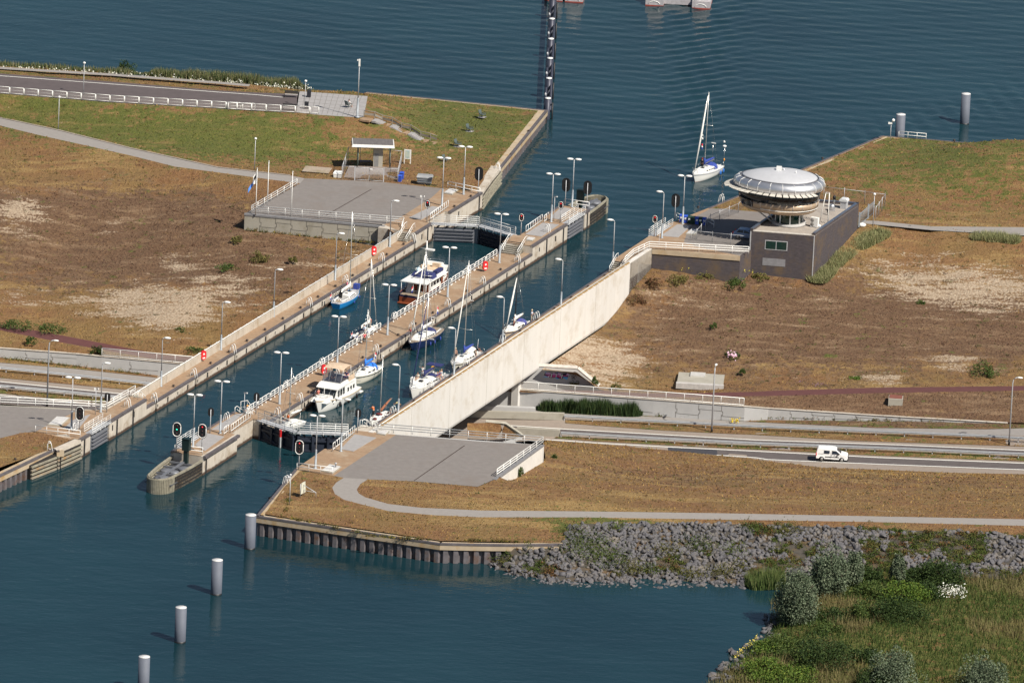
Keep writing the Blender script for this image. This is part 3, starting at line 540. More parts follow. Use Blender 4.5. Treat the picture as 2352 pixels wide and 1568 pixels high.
niches(W,b,0,14,109,0,1)
# ---- heads (blocks 2.7 m above the water), one thing per block
def head(name,label,poly,edges,root_uv,slots=(),z1=2.69):
    bb=(root_uv[0],root_uv[1],0); r=lroot(name,label,'wall',*bb)
    lpart('wall_face',LB().prism(poly,-4,z1),conc,r,bb)
    c=LB()
    for (a,d,nx) in edges: # coping strip along an edge, nx = +1/-1 side on which the block lies
        c.box((min(a[0],d[0])-(.4 if nx<0 else .02),min(a[1],d[1])-(0 if a[0]==d[0] else .02),z1-.3),(max(a[0],d[0])+(.4 if nx>0 else .02),max(a[1],d[1])+(0 if a[0]==d[0] else .02),z1+.04))
    if edges: lparts('coping',c,darksteel,r,bb)
    for (u,v,sg) in slots: lpart('ladder_slot',LB().box((u-.03,v-.28,-3),(u+.006,v+.28,z1-.3)) if sg>0 else LB().box((u-.006,v-.28,-3),(u+.03,v+.28,z1-.3)),darkgap,r,bb)
    return r,bb
hW,hWb=head('lock_abutment','raised concrete lock head beside the open gate at the southwest platform',[(-4,12.5),(0,12.5),(0,0),(-.9,0),(-.9,-6.3),(0,-6.3),(0,-9.4),(-4,-9.4)],[((0,0),(0,12.5),-1),((0,-9.4),(0,-6.3),-1)],(-2,1),[(0,ladHead[0],1),(0,-8.2,1),(0,2.6,1)])
lparts('mooring_niche',LB().box((-.02,8,1.2),(.004,8.5,2.0)).box((-.02,.9,1.2),(.004,1.3,2.0)),darkgap,hW,hWb)
hWN,hWNb=head('lock_abutment','raised concrete lock head below the northwest platform and its steps',[(-6,110),(0,110),(0,116.2),(-.9,116.2),(-.9,123.2),(0,123.2),(0,136),(-6,136)],[((0,110),(0,116.2),-1),((0,123.2),(0,136),-1)],(-3,122),[(0,114.5,1),(0,134.8,1)])
lparts('mooring_niche',LB().box((-.02,112,1.2),(.004,112.4,2.0)).box((-.02,126.4,1.2),(.004,126.8,2.0)),darkgap,hWN,hWNb)
# ---- middle wall
b=(15,62,0); Mw=lroot('lock_wall','middle lock wall between both chambers lined with white railing segments','wall',*b)
lpart('wall_core',LB().box((13.0,13,-4),(16.95,112,1.2)),darkgap,Mw,b)
face(16.95,17.35,13,112,-4,1.26,ladMR,Mw,b); lpart('wall_back',LB().box((12.62,13,-4),(13,112,1.26)),conc,Mw,b)
lpart('walkway',LB().box((13.0,13,1.2),(16.97,112,1.5)),paving,Mw,b)
cp=LB()
for a_,b_ in gaps(13,112,ladMR,.5): cp.box((16.95,a_,1.26),(17.375,b_,1.54))
cp.box((12.6,13,1.26),(13.0,112,1.54)); lparts('coping',cp,darksteel,Mw,b); niches(Mw,b,17.35,14,111,0,1)
hM,hMb=head('lock_abutment','raised south head of the middle wall with grey deck slabs and signal posts',[(12.62,13),(17.35,13),(17.35,11),(16.35,11),(16.35,3.2),(17.35,3.2),(17.35,-8.4),(12.62,-8.4),(12.62,-6.3),(13.5,-6.3),(13.5,0),(12.62,0)],[((17.35,-8.4),(17.35,3.2),1),((12.62,0),(12.62,13),1),((12.62,-8.4),(12.62,-6.3),1)],(15,2),[(17.35,-7.3,1)])
# fix coping side on the water edge of the east face
hMN,hMNb=head('lock_abutment','raised north head of the middle wall with stairs and an open gate leaf',[(12.62,112),(17.35,112),(17.35,126),(16.45,126),(16.45,132.9),(17.35,132.9),(17.35,135.1),(12.62,135.1),(12.62,123.4),(13.5,123.4),(13.5,116.4),(12.62,116.4)],[((17.35,112),(17.35,126),-1),((17.35,132.9),(17.35,135.1),-1),((12.62,123.4),(12.62,135.1),1)],(15,123),[(17.35,117.7,1),(17.35,124.4,1),(17.35,134.1,1)])
lparts('mooring_niche',LB().box((17.33,121,1.2),(17.354,121.5,2.0)).box((17.33,114.6,1.2),(17.354,115,1.8)),darkgap,hMN,hMNb)
struct('quay_paving',LB().prism([(12.62,13),(17.35,13),(17.35,11),(16.35,11),(16.35,3.2),(17.0,3.2),(17.0,-8.4),(12.95,-8.4),(12.95,-6.3),(13.5,-6.3),(13.5,0),(12.95,0)],2.6,2.7),paving,(LX,LY,0),LA)
struct('quay_paving',LB().prism([(12.62,112),(16.95,112),(16.95,126),(16.45,126),(16.45,132.9),(16.95,132.9),(16.95,135.1),(13.0,135.1),(13.0,123.4),(13.5,123.4),(13.5,116.4),(12.62,116.4)],2.6,2.7),paving,(LX,LY,0),LA)
# ---- east trough wall over the road
b=(32.5,65,0); E_=lroot('trough_wall','huge white concrete side wall of the ship trough spanning the sunken road','wall',*b)
ring=[]
for v in np.linspace(13,119.4,20):
    ring.append([(33.0,v,2.8),(33.0,v,-3.9),(32.9,v,-4.25),(32.6,v,-4.5),(32.2,v,-4.6),(31.4,v,-4.6),(32.35,v,1.2),(32.35,v,2.8)])
# closed profile lofted along the wall
lpart('wall_face',LB().loft(ring),bigconc,E_,b)
jj=LB()
for v in (27,41,55,69,83,97,111): jj.box((32.99,v-.025,-4.2),(33.006,v+.025,2.78))
lparts('expansion_joint',jj,M('joint_line',(.3,.27,.22),.9),E_,b)
lpart('wall_cap',LB().box((32.33,16.5,2.8),(33.02,110.5,2.84)),M('rusty_cap',(.36,.235,.10),.9,c3=(.28,.2,.13)),E_,b)
lpart('walkway',LB().box((30.45,16,1.2),(32.35,110.6,1.5)),paving,E_,b)
lpart('chamber_face',LB().box((30.12,13,-4),(30.5,112,1.26)),conc,E_,b)
lpart('coping',LB().box((30.09,16,1.26),(30.47,110.6,1.54)),darksteel,E_,b)
hb=LB().tube([(32.8,15.5,3.05),(32.8,111,3.05)],.065)
for i in range(46):
    v=16+i*2.1; hb.tube([(32.8,v,2.84),(32.8,v,3.05)],.03); hb.box((32.93,v-.09,2.72),(33.08,v+.09,2.86))
lpart('handrail',hb,white,E_,b)
hE,hEb=head('lock_abutment','concrete lock head at the edge of the southeast platform',[(30.12,16),(32.4,16),(32.4,13.2),(33.0,13.2),(33,-7.5),(30.3,-7.5),(30.12,3.0),(30.95,3.0),(30.95,11.1),(30.12,11.1)],[],(31.5,5))
hEN,hENb=head('lock_abutment','concrete lock head below the control building platform',[(30.12,110.6),(33.0,110.6),(33.0,133.2),(30.12,133.2),(30.97,133.1),(30.97,126),(30.12,126)],[],(31.5,120))
lpart('trough_floor',LB().box((-2.3,13,-4.6),(31.3,119,-4.0)),bigconc,E_,b)
struct('quay_paving',LB().prism([(30.12,110.6),(32.9,110.6),(33,119.4),(30.12,118.9)],2.6,2.705),paving,(LX,LY,0),LA)
# piers under the trough
for i,(u,v) in enumerate(((31.0,72.0),(15,66.5),(0,62))):
    pz=LB().box((u-.5,v-.6,-10),(u+.5,v+.6,-4.55)); solo('bridge_pier',pz.moved((-u,-v,0)),bigconc,('white concrete pier under the trough beside the cycle path','concrete pier in the shade beneath the middle of the trough','concrete pier in the shade beneath the west side of the trough')[i],'pier',LK(u,v,0),LA)
pw=MB(); A0,A1=(-16.51,-4.57,-9.33),(3.66,-3.02,-9.31)
solo('barrier_wall',MB().prism([off((-11.94,-3.66,-9.38)),(-1.24,-2.94,-9.49),(3.66,-3.02,-9.31),(3.74,-3.83,-9.31),(-1.22,-3.86,-9.49)],-12,-8.5),greywall,'low concrete kerb wall beside the pier under the trough','wall')
# ---- graffiti wing wall, retaining walls
def wallrib(pts_top,pts_bot,th,mat,name,label,root=None):
    mb=MB()
    n=len(pts_top)
    for i in range(n-1):
        a,b_,c,d=[Vector(p) for p in (pts_bot[i],pts_bot[i+1],pts_top[i+1],pts_top[i])]
        c.x,c.y=b_.x,b_.y; d.x,d.y=a.x,a.y
        t=Vector((b_.y-a.y,-(b_.x-a.x),0)).normalized()*-th
        mb.add([a,b_,b_+t,a+t,d,c,c+t,d+t],[(3,2,1,0),(4,5,6,7),(0,1,5,4),(1,2,6,5),(2,3,7,6),(3,0,4,7)])
    return mb
def panels(pts_bot,zt,name_mat,step=3.1,proud=.012,half=True):
    # dark joint lines on a panelled wall face: alternating keyed joints
    mb=MB()
    for a,b_ in zip(range(len(pts_bot)-1),range(1,len(pts_bot))):
        A,B=Vector(pts_bot[a]),Vector(pts_bot[b_]); L=(B-A).to_2d().length; d=(B-A)/L; nrm=Vector((d.y,-d.x,0)); n=max(1,int(L/step))
        for k in range(1,n):
            q=A+d*(k*L/n); z0=min(A.z,B.z)-.5; z1=zt(a,k/n); m=(q.z+z1)/2; s=.22
            for (x0,x1,y0,y1) in ((-.03,.03,q.z,m-.25),(-.03,s,m-.28,m-.22),(s-.06,s,m-.25,m+.25),(-.03,s,m+.22,m+.28),(-.03,.03,m+.25,z1)):
                if y1<=y0: continue
                p0=q+d*x0+nrm*proud; p1=q+d*x1+nrm*proud; mb.quad((p0.x,p0.y,y0),(p1.x,p1.y,y0),(p1.x,p1.y,y1),(p0.x,p0.y,y1))
            if half:
                q2=A+d*((k+1)*L/n) if k<n-1 else B
                zz=q.z+(z1-q.z)*(.30 if k%2 else .68); p0=q+nrm*proud; p1=q2+nrm*proud; mb.quad((p0.x,p0.y,zz-.03),(p1.x,p1.y,zz-.03),(p1.x,p1.y,zz+.03),(p0.x,p0.y,zz+.03))
    return mb
jl=M('panel_joint',(.10,.09,.08),.9)
# NW platform wall
a_,b_=(-39.74,51.51,2.70),(-19.26,48.00,2.70); r_=thing('retaining_wall','grey panelled retaining wall carrying the northwest platform','wall',lerp(a_,b_,.5))
def rel(mb,r): return mb.moved(tuple(-x for x in r.location))
LKc=LK(-2.9,108.5,2.7)
part('wall_face',rel(MB().prism([a_,b_,off(b_,.15,.6),off(a_,.2,.6)],-1.5,2.68),r_),panelconc,r_)
part('return_wall',rel(MB().prism([off(a_,.1,.1),off(a_,.6,.1),off((-32.27,69.75,2.70),.4),(-32.27,69.75,2.70)],-1.0,2.66),r_),panelconc,r_)
part('end_wall',rel(MB().prism([b_,LKc,off(LKc,0,.6),off(b_,.15,.55)],-1.5,2.67),r_),paving,r_)
part('panel_joints',rel(panels([off(a_,0,0,-2.4),off(b_,0,0,-2.6)],lambda a,t:2.45,None,2.25),r_),jl,r_)
part('coping',rel(MB().prism([off(a_,-.05,-.06),off(b_,0,-.06),off(b_,.1,.45),off(a_,0,.45)],2.45,2.72),r_),M('grey_coping',(.2,.2,.21),.7),r_)
# west road wall
r_=thing('retaining_wall','long grey panelled retaining wall below the red cycle path west of the lock','wall',wb[2])
part('wall_face',rel(wallrib(wt,[off(p,0,0,-.6) for p in wb],.5,None,'',''),r_),greywall,r_)
part('panel_joints',rel(panels(wb,lambda a,t:wt[a][2]+(wt[a+1][2]-wt[a][2])*t-.3,None,2.9),r_),jl,r_)
part('wall_cap',rel(ribbon(MB(),[off(p,0,.2,.0) for p in wt],.62,.03),r_),conc,r_)
# east road wall
r_=thing('retaining_wall','long pale grey panelled retaining wall tapering down east of the lock','wall',eb[3])
part('wall_face',rel(wallrib(et,[off(p,0,0,-.6) for p in eb],.5,None,'',''),r_),greywall,r_)
part('panel_joints',rel(panels(eb[2:],lambda a,t:et[a+2][2]+(et[a+3][2]-et[a+2][2])*t-.2,None,2.75),r_),jl,r_)
part('wall_cap',rel(ribbon(MB(),[off(p,0,.2) for p in et],.62,.03),r_),conc,r_)
# graffiti wing wall
g0=[(1.05,1.40,-6.90),(3.20,1.09,-6.90),(12.48,1.50,-6.90)]; gt=[(-3.9),(-3.85),(-6.5)]
r_=thing('wing_wall','sloping concrete wing wall with a pink and blue graffiti piece','wall',g0[1])
gp=(9.41,1.39,-6.90)
d_=Vector(g0[2])-Vector(g0[1]); d_.z=0; L_=d_.length; d_.normalize(); n_2=Vector((-d_.y,d_.x,0))
def gw(x,z,o=0): q=Vector(g0[1])+d_*x-n_2*o; return (q.x,q.y,z)
prof=[(-9,-7.2),(L_,-7.2),(L_,-6.45),(L_*.665,-3.95),(L_*.13,-3.8),(-9,-3.8)]
mb=MB(); n6=len(prof); mb.add([gw(x,z,0) for x,z in prof]+[gw(x,z,-.55) for x,z in prof],[tuple(range(n6)),tuple(range(n6,2*n6))[::-1]]+[(i,n6+i,n6+(i+1)%n6,(i+1)%n6) for i in range(n6)])
part('wall_face',rel(mb,r_),greywall,r_)
cp=MB()
for (x0,z0),(x1,z1) in (((L_,-6.45),(L_*.665,-3.95)),((L_*.665,-3.95),(L_*.13,-3.8)),((L_*.13,-3.8),(-9,-3.8))): cp.tube([gw(x0,z0+.05,-.25),gw(x1,z1+.05,-.25)],.34,4,sm=False)
part('wall_cap',rel(cp,r_),M('pale_cap',(.5,.47,.43),.85),r_)
gcol={'b':(.10,.40,.78),'k':(.03,.02,.05),'p':(.62,.40,.70),'m':(.50,.05,.25),'w':(.75,.9,.9),'s':(.12,.11,.12)}
gmat={k:M('spray_'+k,c,.7,var=.1) for k,c in gcol.items()}
gx0=L_*.135; gw_=L_*.43; gzc=-5.05
def blob(pts,o): # polygon in unit piece coordinates -> on the wall, slightly proud
    return MB().add([gw(gx0+gw_*x,gzc+1.15*(y-.5),o) for x,y in pts],[tuple(range(len(pts)))])
layers={'b':[[(0,.25),(.2,.45),(.08,.95),(.35,.7),(.55,1),(.62,.7),(.85,.95),(.95,.6),(.88,.0),(.7,.3),(.55,.05),(.4,.3)]],
 'k':[[(.06,.5),(.1,.8),(.25,.92),(.4,.84),(.55,.93),(.7,.84),(.85,.9),(1,.75),(.97,.45),(.88,.35),(.76,.4),(.72,.1),(.62,.12),(.5,.25),(.3,.2),(.2,.35)]],
 'p':[[(.1,.62),(.13,.8),(.25,.86),(.33,.78),(.28,.62)],[(.34,.6),(.38,.82),(.48,.78),(.5,.6)],[(.52,.62),(.56,.88),(.68,.8),(.66,.6)],[(.84,.6),(.88,.84),(.96,.74),(.94,.56)]],
 'm':[[(.1,.5),(.28,.58),(.33,.3),(.22,.36)],[(.36,.3),(.36,.58),(.5,.58),(.46,.3)],[(.52,.3),(.53,.58),(.66,.58),(.68,.2),(.62,.2),(.6,.34)],[(.7,.45),(.7,.56),(.92,.52),(.86,.42)]],
 'w':[[(.3,.25),(.325,.25),(.35,.8),(.33,.8)],[(.48,.28),(.5,.28),(.52,.8),(.5,.8)],[(.68,.18),(.70,.18),(.72,.7),(.69,.7)],[(.6,.5),(.66,.62),(.68,.52)],[(.2,.22),(.22,.22),(.26,.5),(.24,.5)],[(.9,.4),(.93,.45),(1,.7),(.985,.74)]]}
for i,k in enumerate('bkpmw'):
    g=MB()
    for pl in layers[k]:
        q=blob(pl,.006+.004*i); g.add(q.v,q.f)
    parts('graffiti',rel(g,r_),gmat[k],r_)
tg=MB(); 
for (x,z) in ((.0,.1),(.03,-.15),(.07,-.05),(.05,-.35),(.10,-.2),(.08,.25)):
    c0=gx0+gw_*(1.06+x); tg.tube([gw(c0+.28*math.cos(t)*.8,gzc+.1+z*1.4+.22*math.sin(t),.012) for t in np.linspace(0,5.2,9)],.035,4)
parts('tag_scrawl',rel(tg,r_),gmat['s'],r_,'black scribbled tag')
# SE platform walls
r_=thing('retaining_wall','white end wall of the southeast platform beside the grass','wall',(2.01,-65.68,2.70))
a_,b_=(-1.34,-76.27,2.70),(4.94,-59.00,2.70)
part('wall_face',rel(MB().prism([a_,b_,off(b_,-.5,.1),off(a_,-.4,.3)],-2,2.68),r_),M('white_wall',(.62,.6,.56),.85,var=.08,scale=.7),r_)
part('coping',rel(MB().prism([off(a_,.04,-.04),off(b_,.05,.05),off(b_,-.55,.1),off(a_,-.45,.3)],2.5,2.74),r_),M('grey_coping',(.2,.2,.21),.7),r_)
f0,f1=LK(33,13.3,2.7),(4.84,-59.01,2.70)
part('back_wall',rel(MB().prism([f0,off(f1,0,.05),off(f1,0,-.4),off(f0,0,-.45)],-10,2.66),r_),greywall,r_)
ab=[(-5.67,-20.08,-6.30),(-1.15,-19.32,-6.20),(-0.47,-19.18,-6.40),(2.03,-16.37,-8.90),(-1.66,-20.14,-8.30),(-5.59,-22.13,-7.50)]
solo('abutment',MB().prism([tuple(p[:2]) for p in ab],-11,-9.0),greywall,'low concrete abutment corner below the southeast platform railing','wall')
patch('heath_bank',ab,GM,base=(.15,.1,.3),h=1.2)
solo('abutment_edge',MB().prism([off(ab[2],-.3,.5),off(ab[2],.4,.5),off(ab[3],.4,-.2),off(ab[3],-.4,-.2)],-10,None).moved((0,0,0)) if 0 else MB().tube([off(ab[1],-2,0,.05),off(ab[2],0,0,.05),off(ab[3],0,0,.05)],.28,4,sm=False),panelconc,'sloping concrete edge beside the heath corner under the southeast platform','wall')
solo('barrier_wall',wallrib([off(p,0,0,1.0) for p in ((1.19,-14.13,-9.40),(7.19,-15.11,-9.19))],[(1.19,-14.13,-9.40),(7.19,-15.11,-9.19)],.5,None,'',''),panelconc,'short concrete barrier wall where the lower crash barrier begins','wall')
solo('barrier_wall',wallrib([off(p,0,0,1.0) for p in ((-8.81,-7.09,-9.42),(7.81,-6.79,-9.17))],[(-8.81,-7.09,-9.42),(7.81,-6.79,-9.17)],.5,None,'',''),panelconc,'short concrete barrier wall where the upper crash barrier begins','wall')
# SW platform back walls
g0_,g1_=(-54.37,-51.95,2.70),(-50.82,-43.45,2.70)
solo('retaining_wall',MB().prism([(-92.54,-48.86,2.70),(-68.73,-51.91,2.70),g0_,g1_,LK(-2.8,13,2.7),off(LK(-2.8,13,2.7),.5,-.3),off(g1_,.4,-.4),off(g0_,0,-.5),off((-68.73,-51.91,2.70),0,-.5),off((-92.54,-48.86,2.70),0,-.5)],-10,2.68),panelconc,'retaining wall behind the southwest platform above the road','wall')
# ---- sheet pile quays: cap beam + corrugated piles
def quaywall(name,label,pts,capz,sgn,ncap=.85,step=1.27,dark_=False,zb=-3.5,th=.9):
    """pts: outer top edge; sgn: +1 when land lies to the left of the walking direction"""
    r=thing(name,label,'quay wall',pts[0]); cb=MB(); sp=MB(); st=MB(); gr=MB()
    for a,b_ in zip(pts[:-1],pts[1:]):
        A,B=Vector(a),Vector(b_); d=(B-A); L=d.to_2d().length; d=d/L; n=Vector((-d.y,d.x,0)).normalized()*sgn
        q=[A,B,B+n*th,A+n*th]; vs=[(p.x,p.y,p.z-ncap) for p in q]+[(p.x,p.y,p.z-.02) for p in q]
        fs=[(3,2,1,0),(4,5,6,7),(0,1,5,4),(1,2,6,5),(2,3,7,6),(3,0,4,7)]; cb.add(vs,fs if sgn>0 else [f[::-1] for f in fs])
        q=[A-n*.03,B-n*.03,B+n*.38,A+n*.38]; vs=[(p.x,p.y,p.z-.22) for p in q]+[(p.x,p.y,p.z+.03) for p in q]; st.add(vs,fs if sgn>0 else [f[::-1] for f in fs])
        k=max(1,round(L/step)); pr=[]
        for i in range(k):
            for t,o in ((0,.62),(.22,.62),(.36,.14),(.80,.14),(.94,.62)): pr.append(A+d*(L*(i+t)/k)+n*o)
        pr.append(B+n*.62)
        for p0,p1 in zip(pr[:-1],pr[1:]):
            f=[(p0.x,p0.y,zb),(p1.x,p1.y,zb),(p1.x,p1.y,p1.z-ncap+.02),(p0.x,p0.y,p0.z-ncap+.02)]; sp.quad(*(f if sgn>0 else f[::-1]))
    part('cap_beam',cb.moved([-x for x in pts[0]]),M('cap_concrete',(.42,.34,.24),.85,var=.12,scale=.8,c3=(.36,.22,.08),s3=.5),r)
    part('edge_strip',st.moved([-x for x in pts[0]]),darksteel,r); part('sheet_piles',sp.moved([-x for x in pts[0]]),sheet,r); return r
quaywall('quay_wall','sheet pile quay with a rusty concrete cap along the south shore',capS,2.7,1)
quaywall('quay_wall','quay edge running from the southeast lock head to the south corner',[LK(30.3,-7.5,2.7),cornerS],2.7,1)
quaywall('quay_wall','sheet pile quay at the left edge of the southwest bank',capSW[1:],2.5,-1,th=1.0)
quaywall('quay_wall','tall sheet pile quay along the northwest lawn towards the pile row',[quayNE[0],quayNE[1]],2,-1,th=1.4)
quaywall('quay_wall','long quay edge along the control building lawn',[LK(32.2,144.7,2.7),(54.68,112.95,2.70)],2.7,-1,th=1.0)
quaywall('quay_wall','north shore quay edge of the northwest lawn',quayN[1:]+[quayNE[0]],2,-1,th=.7)
quaywall('quay_wall','north shore quay edge of the control building lawn',quayRN,2.5,-1,th=.7)
solo('quay_wall',MB().prism([LK(30.12,133.2,2.7),LK(32.2,144.7,2.7),off(LK(32.2,144.7,2.7),2),LK(33.5,133.2,2.7)],-3,2.68),conc,'concrete quay beside the wheelie bins of the control building','quay wall')
# timber fendering: horizontal planks
def fender(name,label,pts,rows,sgn,mat=timber,th=.25):
    r=thing(name,label,'fender',pts[0]); bk=MB()
    for j,(z0,z1) in enumerate(rows):
        m=MB()
        for a,b_ in zip(pts[:-1],pts[1:]):
            A,B=Vector(a),Vector(b_); d=(B-A).to_2d().normalized(); n=Vector((-d.y,d.x,0))*sgn; g=-n*th
            vs=[A+g,B+g,B,A]; vs=[(p.x,p.y,z0) for p in vs]+[(p.x,p.y,z1) for p in vs]
            fs=[(3,2,1,0),(4,5,6,7),(0,1,5,4),(1,2,6,5),(2,3,7,6),(3,0,4,7)]; m.add(vs,fs if sgn>0 else [f[::-1] for f in fs])
        part('plank',m.moved([-x for x in pts[0]]),mat if j%2==0 else timberg,r)
    for a,b_ in zip(pts[:-1],pts[1:]):
        A,B=Vector(a),Vector(b_); d=(B-A).to_2d().normalized(); n=Vector((-d.y,d.x,0))*sgn
        vs=[A,B,B+n*.9,A+n*.9]; bk.add([(p.x,p.y,-3) for p in vs]+[(p.x,p.y,p.z-.35) for p in vs],[(3,2,1,0),(4,5,6,7),(0,1,5,4),(1,2,6,5),(2,3,7,6),(3,0,4,7)] if sgn>0 else [(0,1,2,3),(7,6,5,4),(4,5,1,0),(5,6,2,1),(6,7,3,2),(7,4,0,3)])
    part('backing',bk.moved([-x for x in pts[0]]),darkgap,r); return r
rows=[(.05,.27),(.58,.8),(1.1,1.32),(1.62,1.84)]
fender('timber_fender','yellowish timber fendering on the southwest quay bend below the ladder',[LK(0,-9.4,2.5),LK(-.35,-12.5,2.5),LK(-.8,-15.5,2.5)],rows,-1)
fender('timber_fender','second bay of timber fendering next to the southwest sheet piles',[LK(-.85,-15.7,2.4),LK(-1.9,-21.5,2.3)],rows,-1)
fender('timber_fender','curved timber fendering on the northwest quay beside the lock mouth',[LK(-3,151,2.4),LK(-1.9,145,2.5),LK(-.9,140,2.5),LK(0,136,2.6)],rows,-1,timberg)
solo('quay_cap',MB().prism([LK(0,-9.4),LK(-.8,-15.5),(-60.17,-70.86,2.50),off((-60.17,-70.86,2.50),-1,.3),LK(-1.8,-15.5),LK(-1.0,-9.4)],1.95,2.6),conc,'concrete cap beam bending away from the southwest lock head','quay wall')
solo('quay_cap',MB().prism([LK(0,136),LK(-.9,140),LK(-1.9,145),LK(-3,151),LK(-4.6,151),LK(-1.3,136)],1.95,2.62),conc,'concrete cap beam bending away from the northwest lock head','quay wall')
# island noses: rounded timber guide bow with steel frame
def nose(label,sgn,v0,tip):
    uc=15.0; bb=(uc,v0,0); r=lroot('guide_nose',label,'fender',*bb); L=abs(tip-v0)
    def path(s): # outline from left base round the tip to right base
        out=[]
        for t in np.linspace(0,1,9): out.append((12.75+ (13.3-12.75)*t**2, v0+sgn*t*(L-2.4)))
        for a in np.linspace(math.pi,0,13): out.append((15.05+1.75*math.cos(a), v0+sgn*(L-2.4+2.4*math.sin(a))))
        for t in np.linspace(1,0,9): out.append((17.25-(17.25-16.8)*t**2, v0+sgn*t*(L-2.4)))
        return out
    o=path(0)
    def sub(i0,i1,z0,z1,th,mat,nm):
        m=LB(); 
        for i in range(i0,i1):
            (x0,y0),(x1,y1)=o[i],o[i+1]; cx,cy=uc,v0+sgn*L*.5
            def inn(x,y): d=math.hypot(x-cx,y-cy); k=max(0,1-th/max(d,.1)); return (x+(cx-x)*(th/2.3),y)
            a,b_,c,d=(x0,y0),(x1,y1),inn(x1,y1),inn(x0,y0)
            q=[a,b_,c,d]; q2=[(p[0],p[1],z0) for p in q]+[(p[0],p[1],z1) for p in q]
            fs=[(3,2,1,0),(4,5,6,7),(0,1,5,4),(1,2,6,5),(2,3,7,6),(3,0,4,7)]
            m.add(q2,[f[::-1] for f in fs] if sgn>0 else fs)
        lpart(nm,m,mat,r,bb)
    for (z0,z1) in ((0.02,.25),(.5,.73),(.98,1.21),(1.46,1.69)):
        sub(0,8,z0,z1,.25,timberg,'plank'); sub(22,30,z0,z1,.25,timber,'plank')
    sub(0,30,1.9,2.12,.34,timberg,'top_rim'); sub(0,8,-1,1.9,.05,darkgap,'backing'); sub(22,30,-1,1.9,.05,darkgap,'backing')
    st=LB()
    for i in range(26):
        a=math.pi-math.pi*(i+.5)/26; x,y=15.05+1.75*math.cos(a),v0+sgn*(L-2.4+2.4*math.sin(a)); st.box((x-.10,y-.12,-1),(x+.10,y+.12,2.0),math.atan2(math.cos(a)*1.0,-sgn*math.sin(a))*0)
    lparts('stave',st,timberg,r,bb)
    sub(8,21,-1,1.85,.12,darkgap,'stave_backing')
    fr=LB().box((13.1,v0+sgn*.3,1.0),(16.9,v0+sgn*(L-1.2),1.15)); 
    lpart('steel_floor',fr,M('steel_floor',(.12,.125,.14),.6,.3),r,bb)
    bm=LB().box((14.9,v0+sgn*1.0,1.75),(15.2,v0+sgn*(L-1.6),1.95)).box((13.2,v0+sgn*3.4,1.5),(16.7,v0+sgn*3.6,1.75)).box((13.5,v0+sgn*6.6,1.5),(16.5,v0+sgn*6.8,1.75)).box((13.1,v0+sgn*1.1,1.5),(16.9,v0+sgn*1.3,1.75))
    lparts('steel_beam',bm,gategrey,r,bb)
    for (x,y,q) in ((14.2,5.0,.85),(15.9,3.0,.85),(15.0,L-2.4,1.0),(15.4,5.2,.7)):
        lpart('buffer_drum',LB().lathe([(q*.75,1.1),(q,1.2),(q,1.6),(q*.92,1.72),(.02,1.76)],(x,v0+sgn*y,0),16),gategrey,r,bb)
    return r
nose('rounded timber guide nose pointing south with grey steel drums inside',-1,-8.4,-19.2)
nose('rounded timber guide nose pointing north into the lake with steel drums inside',1,135.1,145.6)
for (v,l) in ((-9.4,'dark green cabinet post standing on the southern guide nose'),(136.3,'dark green cabinet post standing on the northern guide nose')):
    r=lroot('gate_cabinet',l,'cabinet',15.3,v,1.1); gc=M('dark_green_steel',(.012,.03,.03),.4,.2)
    part('post',MB().box((-.28,-.28,0),(.28,.28,2.4)),gc,r); part('cabinet_box',MB().box((-.5,-.4,2.4),(.5,.4,4.0)),gc,r); part('roof_plate',MB().box((-.56,-.46,4.0),(.56,.46,4.08)),gc,r)
# ---- gates
def gate(label,hinge,tip,ztop,mat,style,bridge=True,group='lock gate leaves',rails=2,wside=1):
    hu,hv=hinge; tu,tv=tip; L=math.hypot(tu-hu,tv-hv); rz=LA+math.atan2(tv-hv,tu-hu)
    r=thing('lock_gate',label,'lock gate',LK(hu,hv,0),rz,group)
    mb=MB().box((.1,-.25,-3.5),(L-.02,.25,ztop)); part('leaf_plate',mb,mat,r)
    for sd in (-1,1):
        rb=MB()
        if style=='ribs':
            for z in (.35,.85,1.35,1.85): rb.frus(.35,L-.7,sd*.25,sd*.26,z-.04,.35,L-.7,sd*.25,sd*.62,z+.02) if sd>0 else rb.box((.35,-.55,z-.03),(L-.7,-.25,z+.03))
            rb.box((L-.45,sd*.25,-3),(L-.05,sd*.36,ztop+.05))
        else:
            for x in (.4,L*.38,L*.68,L-.25): rb.box((x-.16,sd*.25,-3),(x+.16,sd*.62,ztop+.1))
            for z in (.15,1.55): rb.box((.2,sd*.25,z-.12),(L-.1,sd*.5,z+.12))
            a=Vector((.5,sd*.4,1.5)); b2=Vector((L*.6,sd*.4,-.3)); rb.tube([a,b2],.14,4,sm=False)
        parts('rib',rb,mat,r)
    if style!='ribs':
        fp=MB().box((L*.66-.12,-.85,-1),(L*.66+.12,-.62,1.5)); part('fender_post',fp,galv,r); part('fender_cap',MB().box((L*.66-.13,-.87,1.5),(L*.66+.13,-.61,2.5)),red,r)
    wk=MB().box((-.3,-.6,2.55),(L,.6,2.68)); part('walkway',wk,galv,r)
    br=MB()
    for x in np.arange(.5,L,1.3): br.tube([(x,-.3,ztop),(x+.6,-.3,2.55)],.06,4); br.tube([(x,.3,ztop),(x+.6,.3,2.55)],.06,4)
    parts('bracket',br,black,r)
    for sd in (-1,1):
        m=MB(); pts=[(0,sd*.58,2.68),(L-.05,sd*.58,2.68)]; m.rail(pts,1.12,(1.12,.82,.52,.2),1.55,.035)
        for x in np.arange(.2,L,1.55): m.tube([(x,sd*.6,2.3),(x,sd*.6,2.7)],.03)
        part('railing',m,white,r)
    return r
